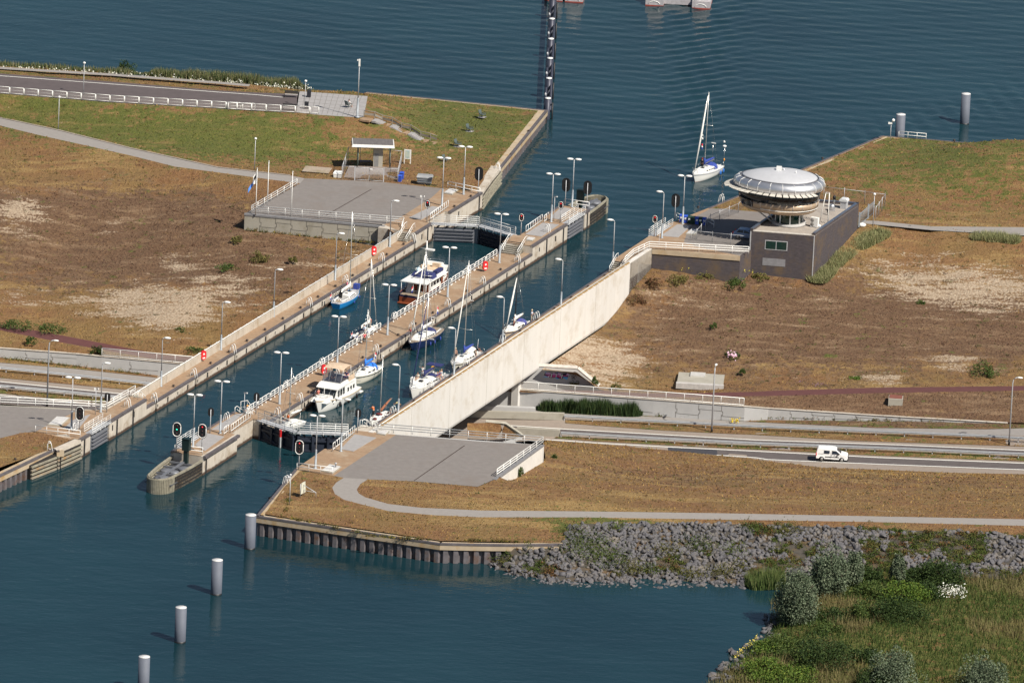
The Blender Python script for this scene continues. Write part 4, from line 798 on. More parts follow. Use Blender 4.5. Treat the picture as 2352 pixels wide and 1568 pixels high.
gate('closed far gate leaf on the left, grey with horizontal ribs',(.1,116.3),(6.35,118.7),2.05,gategrey,'ribs')
gate('closed far gate leaf on the right, coloured dark as if in shade',(12.55,116.3),(6.3,118.7),2.05,gateshade,'ribs')
gate('closed near gate leaf hinged on the middle wall, navy darkened as if in shade',(17.4,11.2),(23.75,8.55),2.05,gateshade,'braces')
gate('closed near gate leaf hinged at the southeast platform, navy darkened as if in shade',(30.1,11.2),(23.8,8.55),2.05,gateshade,'braces')
gate('open grey gate leaf folded into the west wall beside the three lamp signal',(-.42,-.05),(-.42,-6.25),2.15,gategrey,'ribs')
gate('open gate leaf folded into the middle wall behind the red signal',(13.06,-.05),(13.06,-6.25),2.15,gategrey,'ribs')
gate('open grey gate leaf folded into the north end of the middle wall',(16.9,126.1),(16.9,132.85),2.1,gategrey,'ribs')
gate('open gate leaf folded into the quay below the control tower',(30.55,126.1),(30.55,132.9),2.1,gategrey,'ribs')
# deck slabs beside the gates
def slab(label,pts,z=2.7,h=.05,joint=True):
    c=(sum(p[0] for p in pts)/len(pts),sum(p[1] for p in pts)/len(pts),z); return solo('deck_slab',MB().prism(pts,z-.05,z+h).moved((-c[0],-c[1],-c[2])),slabgrey,label,'deck slab',c,0,'grey deck slabs beside the gates')
slab('grey deck slab beside the northwest red signal',[(-15.82,53.41,2.70),(-12.62,60.27,2.70),(-11.01,59.70,2.70),(-14.05,52.51,2.70)])
slab('large grey deck slab on the north middle head beside the ladder',[(1.21,47.12,2.70),(3.68,53.85,2.70),(6.07,53.36,2.70),(3.60,46.34,2.70)])
slab('grey deck slab behind the small red signal on the north middle head',[(4.69,56.74,2.70),(6.32,63.10,2.70),(7.76,62.44,2.70),(6.21,56.10,2.70)])
slab('wide grey deck slab between the near gate and the southeast platform',[(-22.28,-65.44,2.70),(-20.58,-58.26,2.70),(-17.62,-59.33,2.70),(-20.50,-66.17,2.70)])
slab('grey deck slab on the south middle head next to the green signal',[(-41.71,-66.51,2.70),(-40.28,-60.92,2.70),(-37.96,-62.09,2.70),(-40.29,-69.08,2.70)])
slab('long grey deck slab near the camera post on the south middle head',[(-39.85,-59.05,2.70),(-36.94,-51.34,2.70),(-35.79,-50.63,2.70),(-38.24,-59.05,2.70)])
slab('grey deck slab beside the open gate of the southwest platform',[(-59.62,-61.69,2.70),(-58.29,-56.84,2.70),(-56.37,-54.45,2.70),(-57.81,-62.69,2.70)])
slab('grey deck slab next to the bins in the tower shade',[(20.94,49.64,2.70),(23.35,56.37,2.70),(25.42,56.12,2.70),(23.48,49.30,2.70)])
# stairs
def stairs(label,u0,u1,v0,v1,z0,z1,n,mat=panelconc):
    bb=((u0+u1)/2,v0,z0); r=lroot('stairs',label,'stairs',*bb)
    for i in range(n):
        a=v0+(v1-v0)*i/n; lpart('step',LB().box((u0,a,z0-.5),(u1,v1+ (.0 if v1>v0 else -.0),z0+(z1-z0)*(i+1)/n-.004*0)),mat,r,bb)
        nz=LB().box((u0,a-(.05 if v1>v0 else -.05),z0+(z1-z0)*(i+1)/n-.05),(u1,a+(.05 if v1>v0 else -.05),z0+(z1-z0)*(i+1)/n+.012)); lpart('nosing',nz,M('step_nosing',(.16,.14,.12),.9),r,bb)
    m=LB()
    for u in (u0+.06,u1-.06):
        m.tube([(u,v0-(.25 if v1>v0 else -.25),z0),(u,v0-(.25 if v1>v0 else -.25),z0+.95),(u,v1,z1+.95),(u,v1+(.7 if v1>v0 else -.7),z1+.95),(u,v1+(.7 if v1>v0 else -.7),z1)],.045)
        m.tube([(u,v0,z0+.5),(u,v1,z1+.5)],.035); m.tube([(u,(v0+v1)/2,(z0+z1)/2),(u,(v0+v1)/2,(z0+z1)/2+.95)],.035)
    lpart('railing',m,white,r,bb)
stairs('concrete steps up to the northwest lock head',-2.3,-.9,108.6,111.0,1.5,2.7,7)
stairs('wide concrete steps up to the north middle head',13.2,15.9,110.2,112.8,1.5,2.7,7)
stairs('concrete steps at the south end of the middle wall by the signal',13.2,15.2,14.6,12.6,1.5,2.7,6)
stairs('steps at the southeast head beside the small signal',30.6,32.2,17.5,15.6,1.5,2.7,6)
stairs('steps at the far end of the trough wall walkway',30.6,32.2,108.6,111,1.5,2.7,6)
stairs('short steps at the south end of the west wall walkway',-2.2,-1.0,14.2,12.6,1.5,2.7,6)

# ================= STREET FURNITURE
def hgt(b,t): return None
# ---- lamps
def lamp_single(h=6.9,arm=.75):
    r=thing('street_lamp','x','street lamp'); 
    part('pole_base',MB().lathe([(.26,0),(.26,.04),(.15,.06),(.14,2.1),(.10,2.2)],n=10),lampgrey,r)
    part('pole',MB().tube([(0,0,2.1),(0,0,h-.3),(.04,0,h-.1),(.22,0,h)],[.085,.06,.055,.05]),galv,r)
    part('lamp_head',MB().ell((.22+arm*.6,0,h+.02),(arm*.68,.24,.16)),white,r); return r
def lamp_double(h=7.2,arm=.72):
    r=thing('double_street_lamp','x','street lamp')
    part('pole_base',MB().lathe([(.26,0),(.26,.04),(.15,.06),(.14,2.5),(.10,2.6)],n=10),lampgrey,r)
    part('pole',MB().tube([(0,0,2.5),(0,0,h)],.085,r1=.055),galv,r)
    for s in (-1,1): part('lamp_head',MB().ell((s*(.15+arm*.62),0,h+.05),(arm*.70,.25,.17)),white,r)
    return r
def lamp_road(h=9,arm=1.0):
    r=thing('road_lamp','x','street lamp')
    part('pole',MB().tube([(0,0,0),(0,0,h-.9),(.08,0,h-.35),(.4,0,h-.05),(arm*.7,0,h)],[.13,.09,.08,.07,.06]),galv,r)
    part('pole_foot',MB().lathe([(.15,0),(.145,.75)],n=10),black,r)
    part('lamp_head',MB().ell((arm*.95,0,h),(.45,.2,.13)),white,r); return r
def lamp_post(h=4.6):
    r=thing('post_lamp','x','street lamp')
    part('pole',MB().tube([(0,0,0),(0,0,h)],.07,r1=.05),galv,r)
    part('lamp_head',MB().lathe([(.06,h-.05),(.2,h+.02),(.22,h+.16),(.1,h+.28),(.02,h+.3)],n=10),white,r); return r
protos={}
def put(kind,fn,pos,rz,label,group):
    if kind not in protos:
        r=fn(); protos[kind]=r; r.location=pos; r.rotation_euler=(0,0,rz); r['label']=label; r['group']=group; return r
    return dup(protos[kind],pos,rz,label,group)
G1='single lamps along the lock walls'; G2='double lamps at the lock'
DR=R(-4)   # double heads lie across the view
for p,rz,l in (((-55.05,-53.04,2.70),R(-6),'single lamp behind the southwest three lamp signal'),((-47.72,-35.35,1.50),R(-6),'single lamp on the west wall nearest its south end'),((-40.32,-16.11,1.50),R(-6),'single lamp on the west wall by the southern red lifebuoy box'),
  ((-33.68,1.90,1.50),R(-6),'single lamp halfway along the west wall beside heath'),((-25.63,22.42,1.50),R(-6),'single lamp on the west wall beside the blue yacht'),((-18.30,41.44,1.50),R(-6),'single lamp on the west wall at the foot of the north steps'),
  ((-15.03,-43.46,1.50),R(174),'single lamp at the south end of the trough wall by the small day boat'),((-7.81,-24.06,1.50),R(174),'single lamp on the trough wall in front of the teak decked yacht'),((-1.34,-7.19,1.50),R(174),'single lamp on the trough wall beside the black genoa yacht'),
  ((6.69,13.81,1.50),R(174),'single lamp on the trough wall between two ladder hoops, mid length'),((13.99,36.27,1.50),R(174),'single lamp near the north end of the trough wall'),((21.07,48.65,2.70),R(174),'single lamp beside the open gate of the tower platform')):
    put('single',lamp_single,p,rz,l,G1)
for p,l in (((-11.16,60.89,2.70),'double lamp beside the red signal on the northwest lock head'),((-8.12,67.85,2.70),'double lamp behind the pale hatch on the northwest quay'),((4.92,54.66,2.70),'double lamp next to the camera post on the north middle head'),((7.91,63.56,2.70),'double lamp in front of the north guide nose cabinet'),
  ((-2.34,35.58,1.50),'double lamp with a camera at the north end of the middle wall'),((-9.44,16.28,1.50),'double lamp on the middle wall beside the trawler yacht'),((-17.47,-4.70,1.50),'double lamp on the middle wall behind the navy yacht'),((-24.00,-22.00,1.50),'double lamp on the middle wall beside the southern lifebuoy box'),
  ((-31.27,-41.18,1.50),'double lamp on the middle wall by the person in a straw hat'),((-38.59,-60.49,2.70),'double lamp beside the dark signal back on the south middle head'),((-41.93,-67.42,2.70),'double lamp beside the green signal of the south guide nose'),((-58.52,-61.87,2.70),'double lamp on the southwest platform edge'),
  ((-25.33,-74.61,2.70),'double lamp on the southeast quay behind the white railing'),((-22.18,-66.29,2.70),'double lamp on the southeast quay beside the wide deck slab'),((24.12,56.98,2.70),'double lamp in front of the blue wheelie bins')):
    put('double',lamp_double,p,DR,l,G2)
for p,h,rz,l in (((-64.23,-15.30,-8.04),9.6,R(-8),'tall curved road lamp west of the lock behind the platform railing'),((28.39,-11.96,-8.44),9.6,R(80),'tall road lamp standing between the crash barriers in the middle'),((69.52,-19.14,-6.18),9.8,R(-5),'tall curved road lamp at the right edge beside the road')):
    q=lamp_road(h); q.location=p; q.rotation_euler=(0,0,rz); q['label']=l; q['group']='tall road lamps'
for p,h,l in (((-66.42,106.73,5.00),4.9,'slim post lamp on the dyke road behind the white fence'),((-69.42,94.53,2.70),4.9,'slim post lamp beside the grey path below the dyke'),((-32.87,105.39,5.00),4.0,'slim post lamp on the plaza between two dark bins'),((-39.28,76.61,2.70),4.6,'slim post lamp beside the path behind the flagpoles'),((52.10,61.69,2.20),4.9,'slim post lamp outside the rear gate of the control building')):
    q=lamp_post(h); q.location=p; q['label']=l; q['group']='slim post lamps'
r=thing('light_mast','tall light mast with a raised spotlight on the corner of the plaza','mast',(-24.80,100.98,5.00))
part('mast_base',MB().lathe([(.45,0),(.45,.12),(.17,.15),(.15,2.9),(.11,3.0)],n=10),lampgrey,r); part('pole',MB().tube([(0,0,3),(0,0,8.3)],.1,r1=.06),galv,r); part('spotlight',MB().box((-.12,-.15,7.9),(.14,.15,9.0)).box((-.35,-.1,8.75),(-.1,.1,8.95)),white,r)
# ---- signals
def signal(label,pos,big,facing,lit,h,group='shipping signal boards'):
    """oval black board with a pale rim on its front; facing: +1 front looks to the camera side (south)"""
    r=thing('ship_signal',label,'signal light',pos,R(-6) if facing>0 else R(174),group)
    W_,H_=(.62,1.05) if big else (.40,.62)
    part('pole',MB().tube([(0,.16,0),(0,.16,h+(H_*.7 if True else 0))],.075,r1=.06),galv,r)
    def oval(w_,h_,y0,y1):
        pts=[]
        s=h_-w_
        for a in np.linspace(0,math.pi,11): pts.append((w_*math.cos(a),s+w_*math.sin(a)))
        for a in np.linspace(math.pi,2*math.pi,11): pts.append((w_*math.cos(a),-s+w_*math.sin(a)))
        return MB().loft([[(x,y0,h+z) for x,z in pts],[(x,y1,h+z) for x,z in pts]])
    part('board',oval(W_,H_,-.06,.06),black,r); 
    rim=MB(); s=H_-W_; n=22
    pts=[]
    for a in np.linspace(0,math.pi,11): pts.append(((W_-.10)*math.cos(a),-.09,h+s+(W_-.10)*math.sin(a)))
    for a in np.linspace(math.pi,2*math.pi,11): pts.append(((W_-.10)*math.cos(a),-.09,h-s+(W_-.10)*math.sin(a)))
    pts.append(pts[0]); rim.tube(pts,.055 if big else .04,4); part('rim',rim,white,r)
    k=[('red',.55),('green',.0),('red2',-.55)] if big else [('red',.22),('red2',-.22)]
    for i,(c,z) in enumerate(k):
        on=(lit==i); q=.10 if big else .095
        m=MB().lathe([(q,0),(q*.8,.06),(.02,.09)],n=12); m.v=[(x,-.07-zz,h+z+y) for x,y,zz in m.v]; m.f=[f[::-1] for f in m.f]
        part('lens',m,(red_l if c!='green' else green_l) if on else M('dark_lens',(.05,.012,.014),.3),r,('lit red lens' if c!='green' else 'lit green lens') if on else None)
    return r
for p,b,f,l,h,t in (((-5.98,68.76,2.70),1,-1,-1,3.0,'tall black signal board seen from behind on the northwest quay'),((6.90,64.36,2.70),1,-1,-1,3.1,'tall black signal board seen from behind, left of the north nose lamp'),((10.07,63.33,2.70),1,-1,-1,3.1,'tall black signal board seen from behind in front of the north nose drums'),((22.99,59.03,2.70),1,-1,-1,2.9,'tall black signal board seen from behind beside the tower bins'),
  ((-13.19,51.24,2.70),0,1,0,2.8,'small signal with a red light left of the closed far gate'),((0.56,46.59,2.70),0,1,0,2.7,'small signal with a red light right of the closed far gate'),((6.22,54.17,2.70),0,1,0,2.75,'small signal with a red light on the north middle head by the open leaf'),((19.94,49.05,2.70),0,1,0,2.7,'small signal with a red light on the tower platform railing'),
  ((-57.42,-62.62,2.70),1,1,-1,2.5,'tall unlit signal front on the southwest platform by the open leaf'),((-54.21,-52.91,2.70),0,-1,-1,2.1,'small dark signal back on the southwest platform beside the long railing'),((-44.07,-69.94,2.70),1,1,1,3.1,'tall signal showing a green light on the south guide nose'),((-40.69,-69.81,2.70),1,1,0,3.0,'tall signal showing a red light on the south guide nose'),
  ((-39.93,-60.50,2.70),0,-1,-1,2.9,'small dark signal back on the south middle head beside a double lamp'),((-34.16,-50.34,2.70),0,-1,-1,2.3,'small dark signal back at the left end of the closed near gate'),((-27.53,-75.96,2.70),1,1,0,3.2,'tall signal front on the southeast quay with a faint red light'),((-20.22,-57.17,2.70),0,-1,-1,2.7,'small dark signal back at the right end of the closed near gate')):
    signal(t,p,b,f,l,h)
# ---- camera posts
def campost(label,pos,h,two=False,rz=0):
    r=thing('camera_post',label,'camera',pos,rz,'camera posts at the lock'); part('pole',MB().tube([(0,0,0),(0,0,h)],.06,r1=.045),galv,r)
    m=MB().box((-.09,-.28,-.09),(.09,.28,.09),R(50)); m.v=[(x+.12,y,z+h+.12-.35*y) for x,y,z in m.v]; part('camera',m,white,r)
    if two: part('arm',MB().tube([(0,0,h-.2),(.35,0,h)],.03),galv,r); part('camera',MB().box((-.12,-.1,h-.05),(.08,.1,h+.22)).moved((-.15,0,0)),white,r)
    return r
campost('camera post with two cameras on the northwest head paving',(-14.05,52.75,2.70),3.4,True); campost('camera post beside the double lamp of the north middle head',(5.29,55.45,2.70),3.5)
campost('camera post with two cameras on the southwest platform',(-55.71,-54.35,2.70),3.5,True); campost('camera post at the corner railing of the south middle head',(-35.72,-52.44,2.70),3.3)
r=thing('loudspeaker_post','slim post with a grey loudspeaker horn on the southeast grass','loudspeaker',(-28.18,-91.56,2.70)); part('pole',MB().tube([(0,0,0),(0,0,3.9)],.06),galv,r); hm=MB().lathe([(.06,0),(.1,.25),(.3,.6)],n=10); hm.v=[(-z*.8+.1,y-z*.4,x+3.75) for x,y,z in hm.v]; part('horn',hm,galv,r); part('camera',MB().ell((0,0,4.05),(.14,.14,.14)),white,r)
r=thing('camera_post','post with a white globe and floodlight near the right quay corner','camera',(55.87,109.86,2.65)); part('pole',MB().tube([(0,0,0),(0,0,3.0)],.055),galv,r); part('radome',MB().ell((.3,0,3.35),(.26,.26,.25)),white,r); part('floodlight',MB().box((-.45,-.15,2.75),(.15,.15,3.0)),white,r); part('arm',MB().tube([(-.1,0,2.95),(.3,0,3.15)],.04),white,r)
for (p,l) in (((13.53,108.63,5.20),'a'),):
    pass
# ---- long railings
def railing(label,pts,h=1.12,bars=(1.12,.78,.44),gap=2.45,r_=.058,group='long white pipe railings'):
    o=pts[0]; return solo('pipe_railing',MB().rail([tuple(p[i]-o[i] for i in range(3)) for p in pts],h,bars,gap,r_),white,label,'railing',o,0,group)
railing('long white three bar railing around the northwest platform',[(-32.70,68.32,2.70),(-38.81,51.98,2.70),(-16.52,49.31,2.70),(-16.77,47.81,2.00)])
railing('long white three bar railing along the southwest platform and head',[(-86.83,-46.46,2.70),(-68.74,-51.81,2.70),(-54.38,-51.79,2.70),(-50.90,-43.36,2.70)])
railing('long white three bar railing along the back of the southeast platform',[(-17.92,-56.29,2.70),(4.79,-59.02,2.70),(-1.21,-75.00,2.70)])
railing('long white three bar railing from the trough wall to the control building',[LK(32.7,109,2.8),LK(32.7,112.5,3.2),LK(32.7,119,2.75),(33.61,41.70,2.75)])
for pts,l in (([(-10.51,71.08,2.70),(-5.72,68.09,2.70)],'low white two bar railing behind the pale hatch on the northwest quay'),([(-63.21,-63.96,2.70),(-57.14,-65.55,2.70)],'low white two bar railing between the southwest grass and the quay'),([(-27.75,-75.90,2.70),(-23.00,-77.30,2.70)],'low white two bar railing in front of the southeast hatch'),
  ([(-44.25,-69.97,2.70),(-40.50,-70.90,2.70)],'low white two bar railing above the south guide nose'),([(6.75,64.34,2.70),(10.40,62.89,2.70)],'low white two bar railing above the north guide nose'),([(57.23,112.50,2.65),(61.36,111.99,2.60)],'low white two bar railing on the far right quay'),
  ([(23.20,59.25,2.70),(23.76,58.37,2.70)],'short white railing corner beside the first blue bin'),([(27.81,57.14,2.70),(28.68,55.47,2.70)],'short grey railing end in the tower shade')): railing(l,pts,1.0,(1.0,.5),1.6,.05,'low white two bar railings')
for pts,l in (([(-12.69,52.26,2.70),(-10.22,59.96,2.70)],'white gate side railing on the northwest head'),([(1.29,47.73,2.70),(3.60,54.44,2.70)],'white gate side railing at the left edge of the north middle head'),([(3.92,53.89,2.70),(4.46,55.79,2.70)],'short white railing loop on the north middle head'),([(-23.26,-66.61,2.70),(-20.60,-57.75,2.70)],'white railing along the wide deck slab of the southeast head'),
  ([(-37.17,-60.16,2.70),(-34.81,-53.07,2.70)],'white railing at the right edge of the south middle head'),([(-38.06,-61.59,2.70),(-37.54,-59.97,2.70)],'short white railing loop on the south middle head'),([(-36.30,-48.89,2.70),(-35.44,-48.22,2.70),(-34.81,-48.54,1.90)],'white stair railing at the north end of the south middle head'),
  ([(-19.98,-55.07,2.70),(-19.07,-54.77,2.70),(-18.62,-54.20,2.20)],'white stair railing beside the dark signal at the near gate'),([(-58.20,-63.01,2.70),(-57.65,-61.63,2.70)],'short white railing loop next to the southwest signal')):
    o=pts[0]; solo('gate_railing',MB().rail([tuple(p[i]-o[i] for i in range(3)) for p in pts],1.15,(1.15,.3),.95,.045),white,l,'railing',o,0,'gate side railings')
# ---- railing segments along the middle wall
sg=None; segs=[]
va=[(13.97,18.25,1.50)[1]]
v=15.6; buoyM=[(14.94,39.38,1.50)[1],(14.79,99.92,1.50)[1]]
k=0
while v<107:
    L=4.15
    if abs(v+L/2-68)<1.8: v+=2.2; continue
    if not sg:
        m=MB(); m.tube([(0,.15,1.08),(0,L-.15,1.08),(0,L,.95),(0,L,.42),(0,0,.42),(0,0,.95),(0,.15,1.08)],.05); m.tube([(0,0,.74),(0,L,.74)],.03)
        sg=thing('railing_segment','x','railing'); part('rail_frame',m,white,sg)
        for i in range(4): 
            y=.05+i*(L-.1)/3; part('post',MB().tube([(0,y,0),(0,y,1.05)],.045).lathe([(.14,0),(.06,.14)],(0,y,0),8),white,sg)
        q=sg
    else: q=dup(sg,(0,0,0))
    q.location=LK(13.25,v,1.5); q.rotation_euler=(0,0,LA); q['label']=f'white pipe railing segment, {ORD[k]} along the middle wall from its south end'; q['group']='railing segments along the middle wall'
    k+=1; v+=L+.28
# ---- ladder hoops
lad=None; k=0
def ladder(u,v,z,dirn,label):
    global lad
    if lad is None:
        lad=thing('ladder_hoop','x','ladder')
        for y in (-.33,.33): part('hoop',MB().tube([(-.55,y,0),(-.5,y,.75),(-.38,y,1.08),(-.2,y,1.15),(-.05,y,1.0),(.12,y,.2),(.14,y,-.2)],.05),white,lad)
        q=lad
    else: q=dup(lad,(0,0,0))
    q.location=LK(u,v,z); q.rotation_euler=(0,0,LA+(0 if dirn>0 else math.pi)); q['label']=label; q['group']='white ladder hoops on the quay edges'
for i,v in enumerate(sorted(ladL)): ladder(-.1,v,1.5,1,f'white ladder hoops, {ORD[i]} on the west wall from its south end')
for i,v in enumerate(sorted(ladMR)): ladder(17.25,v,1.5,1,f'white ladder hoops, {ORD[i]} on the east edge of the middle wall from the south')
for i,(c,x,y) in enumerate((('F',585,325),('F',930,120),('G',1565,300),('G',920,705),('G',640,930))):
    pass
for i,q in enumerate(((13.31,30.50,1.50),(13.59,43.22,1.50),(13.18,59.42,1.50),(13.85,69.66,1.50),(13.37,97.76,1.50),(13.37,111.17,1.50))): ladder(12.75,q[1],1.5,-1,f'white ladder hoops, {ORD[i]} on the west edge of the middle wall from the south')
for i,q in enumerate(((30.71,26.39,1.50),(30.80,40.18,1.50),(30.84,53.40,1.50),(30.64,67.04,1.50),(30.68,80.11,1.50),(29.06,123.35,1.50))): ladder(30.25,q[1],1.5,-1,f'white ladder hoops, {ORD[i]} along the trough wall from the south')
for p,rz,l in (((-51.37,-50.16,2.70),LA,'white ladder hoops on the southwest lock head'),((-60.66,-71.24,2.50),LA+.5,'white ladder hoops on the southwest grass bank quay'),((-3.07,83.82,2.30),LA+.3,'white ladder hoops on the northwest lawn quay'),((29.68,70.26,2.70),LA+math.pi,'white ladder hoops on the quay in front of the tower lawn'),((-29.18,-82.36,2.70),LA+math.pi,'white ladder hoops on the southeast quay by the loudspeaker post'),((-38.21,-54.40,2.70),LA+math.pi,'single white ladder hoop on the south middle head'),((4.60,48.90,2.70),LA,'single white ladder hoop on the north middle head'),((49.34,33.73,1.50),LA+math.pi,'x')):
    if l=='x': continue
    q=dup(lad,p,rz,l,'white ladder hoops on the quay edges')
# ---- mooring bollards
bo=None; k=0
bm=M('bollard_iron',(.07,.055,.05),.6,.3)
def bollard(p,label):
    global bo
    if bo is None:
        bo=thing('mooring_bollard','x','bollard'); part('bollard_body',MB().lathe([(.16,0),(.13,.05),(.1,.2),(.17,.28),(.15,.33),(.02,.34)],n=8),bm,bo); part('cross_bar',MB().tube([(-.24,0,.18),(.24,0,.18)],.04),bm,bo); q=bo
    else: q=dup(bo,p)
    q.location=p; q['label']=label; q['group']='mooring bollards on the lock walls'
for nm,u,v0,v1,n in (('west wall',-.75,17,107,15),('east edge of the middle wall',16.55,17,108,15),('trough wall walkway',30.85,20,106,14)):
    for i in range(n): bollard(LK(u,v0+(v1-v0)*i/(n-1),1.5),f'small dark mooring bollard, {ORD[i]} on the {nm} from the south')
for p,l in (((26.47,66.02,2.70),'small bollard on the quay edge before the tower bins'),((45.36,97.34,2.70),'small bollard on the tower lawn quay'),((65.69,112.55,2.40),'small bollard on the far right quay'),((1.06,107.84,2.10),'small bollard nearer the far corner of the northwest lawn quay'),((-1.48,93.07,2.20),'small bollard nearer the ladder of the northwest lawn quay'),((-9.32,60.39,2.70),'small bollard on the northwest head before the recess'),((-7.02,66.48,2.70),'small bollard on the northwest head near the low railing'),((-30.85,-89.77,2.70),'dark bollard on the southeast quay near the south corner'),((-65.12,-76.47,2.45),'small bollard on the southwest grass bank quay')): bollard(p,l)
# ---- life buoy boxes
lb=None
for p,l in ((LK(-2.2,(-2.10,99.04,1.50)[1],1.5),'red lifebuoy box on the west parapet near the north steps'),(LK(-2.2,(-2.36,37.03,1.50)[1],1.5),'red lifebuoy box on the west parapet near its south end'),((-4.36,30.46,1.50),'red lifebuoy box on the middle wall near the north end'),((-25.72,-26.44,1.50),'red lifebuoy box on the middle wall near the motor yacht')):
    if lb is None:
        lb=thing('lifebuoy_box','x','lifebuoy box'); bx=MB(); pts=[(.42*math.cos(a),.9+.0+(.25 if math.sin(a)>0 else -.25)+.42*math.sin(a)) for a in np.linspace(0,2*math.pi,20,endpoint=False)]
        bx.loft([[(x,-.16,z) for x,z in pts],[(x,.12,z) for x,z in pts]]); part('box_body',bx,red,lb); part('emblem',MB().box((-.12,-.185,.95),(.12,-.165,1.2)),white,lb); part('emblem',MB().box((-.2,-.185,.42),(.2,-.165,.62)),white,lb); part('post',MB().tube([(0,.15,0),(0,.15,1.3)],.06),white,lb); q=lb
    else: q=dup(lb,p)
    q.location=p; q.rotation_euler=(0,0,R(35)); q['label']=l; q['group']='red lifebuoy boxes'
# ---- hatches
def hatch(label,p4,z=2.7,h=.12,inner=True,mat=None):
    c=(sum(p[0] for p in p4)/4,sum(p[1] for p in p4)/4,z); r=thing('hatch',label,'hatch',c,0,'pale hatches on the lock heads')
    part('frame',MB().prism(p4,z-.05,z+h).moved((-c[0],-c[1],-c[2])),panelconc,r)
    q=[lerp(p,c,.14) for p in p4]; part('lid',MB().prism(q,z+h-.02,z+h+.08).moved((-c[0],-c[1],-c[2])),mat or M('pale_lid',(.55,.54,.53),.6),r)
hatch('pale hatch on the northwest quay beside the low railing',[(-11.09,67.77,2.70),(-10.26,70.50,2.70),(-8.88,69.88,2.70),(-9.79,67.07,2.70)])
hatch('pale hatch on the southwest platform',[(-61.81,-60.50,2.70),(-60.81,-56.36,2.70),(-58.96,-56.58,2.70),(-59.97,-60.72,2.70)])
hatch('pale hatch behind the low railing on the southeast quay',[(-24.56,-76.00,2.70),(-23.50,-72.82,2.70),(-21.88,-73.72,2.70),(-22.94,-76.89,2.70)])
hatch('pale hatch at the foot of the steps on the southeast head',[(-17.67,-57.64,2.70),(-17.20,-56.02,2.70),(-15.94,-56.34,2.70),(-16.48,-58.12,2.70)])
hatch('pale hatch above the stairs on the north middle head',[(1.25,43.85,2.70),(1.63,45.40,2.70),(2.74,45.17,2.70),(2.28,43.43,2.70)])
hatch('bluish hatch in the shade of the control tower',[(24.52,51.15,2.70),(25.41,54.01,2.70),(26.68,53.63,2.70),(25.86,50.91,2.70)])
solo('vent_pipe',MB().lathe([(.09,0),(.09,.55),(.17,.56),(.17,.7),(.02,.74)],n=10),galv,'small grey vent pipe on the southeast hatch','vent',(-22.66,-74.42,2.80))
# ---- flagpoles and flag
for i,(p,h,l) in enumerate((((-38.13,51.00,2.70),7.0,'white flagpole at the platform corner flying the blue and white flag'),((-36.60,55.69,2.70),6.9,'bare white flagpole in the middle of the three'),((-32.96,51.29,2.70),6.7,'bare white flagpole on the right of the three'))):
    r=thing('flagpole',l,'flagpole',p,0,'three white flagpoles'); part('pole',MB().tube([(0,0,0),(0,0,h)],.085,r1=.05),white,r); part('finial',MB().ell((0,0,h+.04),(.09,.09,.07)),white,r)
fl=thing('flag','limp white, blue and black flag hanging from the corner flagpole','flag',off((-38.13,51.00,2.70),-.05,0,6.6))
def cloth(x0,x1,n,top,bot,ph):
    mb=MB(); 
    for i in range(n):
        a,b_=x0+(x1-x0)*i/n,x0+(x1-x0)*(i+1)/n
        y=lambda q: .14*math.sin(q*7+ph)
        mb.quad((-a*.78,y(a),bot(a)),(-b_*.78,y(b_),bot(b_)),(-b_*.78,y(b_),top(b_)),(-a*.78,y(a),top(a)))
    return mb
part('flag_field',cloth(0,.62,4,lambda x:-.1-1.1*x,lambda x:-1.9-.1*x,0),white,fl); part('flag_field',cloth(.5,1.5,6,lambda x:-1.1-1.3*(x-.3),lambda x:-2.0-1.35*(x-.5),1),M('flag_blue',(.10,.27,.72),.7),fl); part('flag_field',cloth(.12,.5,3,lambda x:-.25-1.5*x,lambda x:-.75-1.7*x,.5).moved((0,-.02,0)),black,fl)
# ---- white fence on the dyke
fp=[off(p,0,0,0) for p in [(-99.01,109.69,5.00),(-78.93,105.32,5.00),(-62.35,103.08,5.00),(-40.11,102.00,5.00),(-44.78,101.94,5.00),(-30.64,101.62,5.00)]]
def along(pts,step):
    out=[];acc=0
    for a,b_ in zip(pts[:-1],pts[1:]):
        L=dist(a,b_); 
        while acc<L: out.append(lerp(a,b_,acc/L)); acc+=step
        acc-=L
    out.append(pts[-1]); return out
fa=along(fp,2.2); fr=thing('white_fence','long white panel fence with mesh infill on top of the dyke','fence',fa[len(fa)//2])
meshm,t_,b_,c_=newmat('fence_mesh'); b_.inputs['Base Color'].default_value=(.5,.45,.44,1); b_.inputs['Alpha'].default_value=.24
fo=fr.location
for a,b2 in zip(fa[:-1],fa[1:]):
    A,B=Vector(a)-fo,Vector(b2)-fo; d=(B-A)*.02; pa,pb=A+d,B-d; m=MB(); z0,z1=Vector((0,0,.18)),Vector((0,0,1.12))
    m.tube([pa+z1,pb+z1],.045,4); m.tube([pa+z0,pb+z0],.035,4); m.tube([pa,pa+z1],.06,4); m.tube([pb,pb+z1],.06,4); m.tube([pa+Vector((0,0,.66)),pb+Vector((0,0,.66))],.014,4); part('panel_frame',m,white,fr)
    part('mesh_panel',MB().quad(pa+z0,pb+z0,pb+z1,pa+z1),meshm,fr)
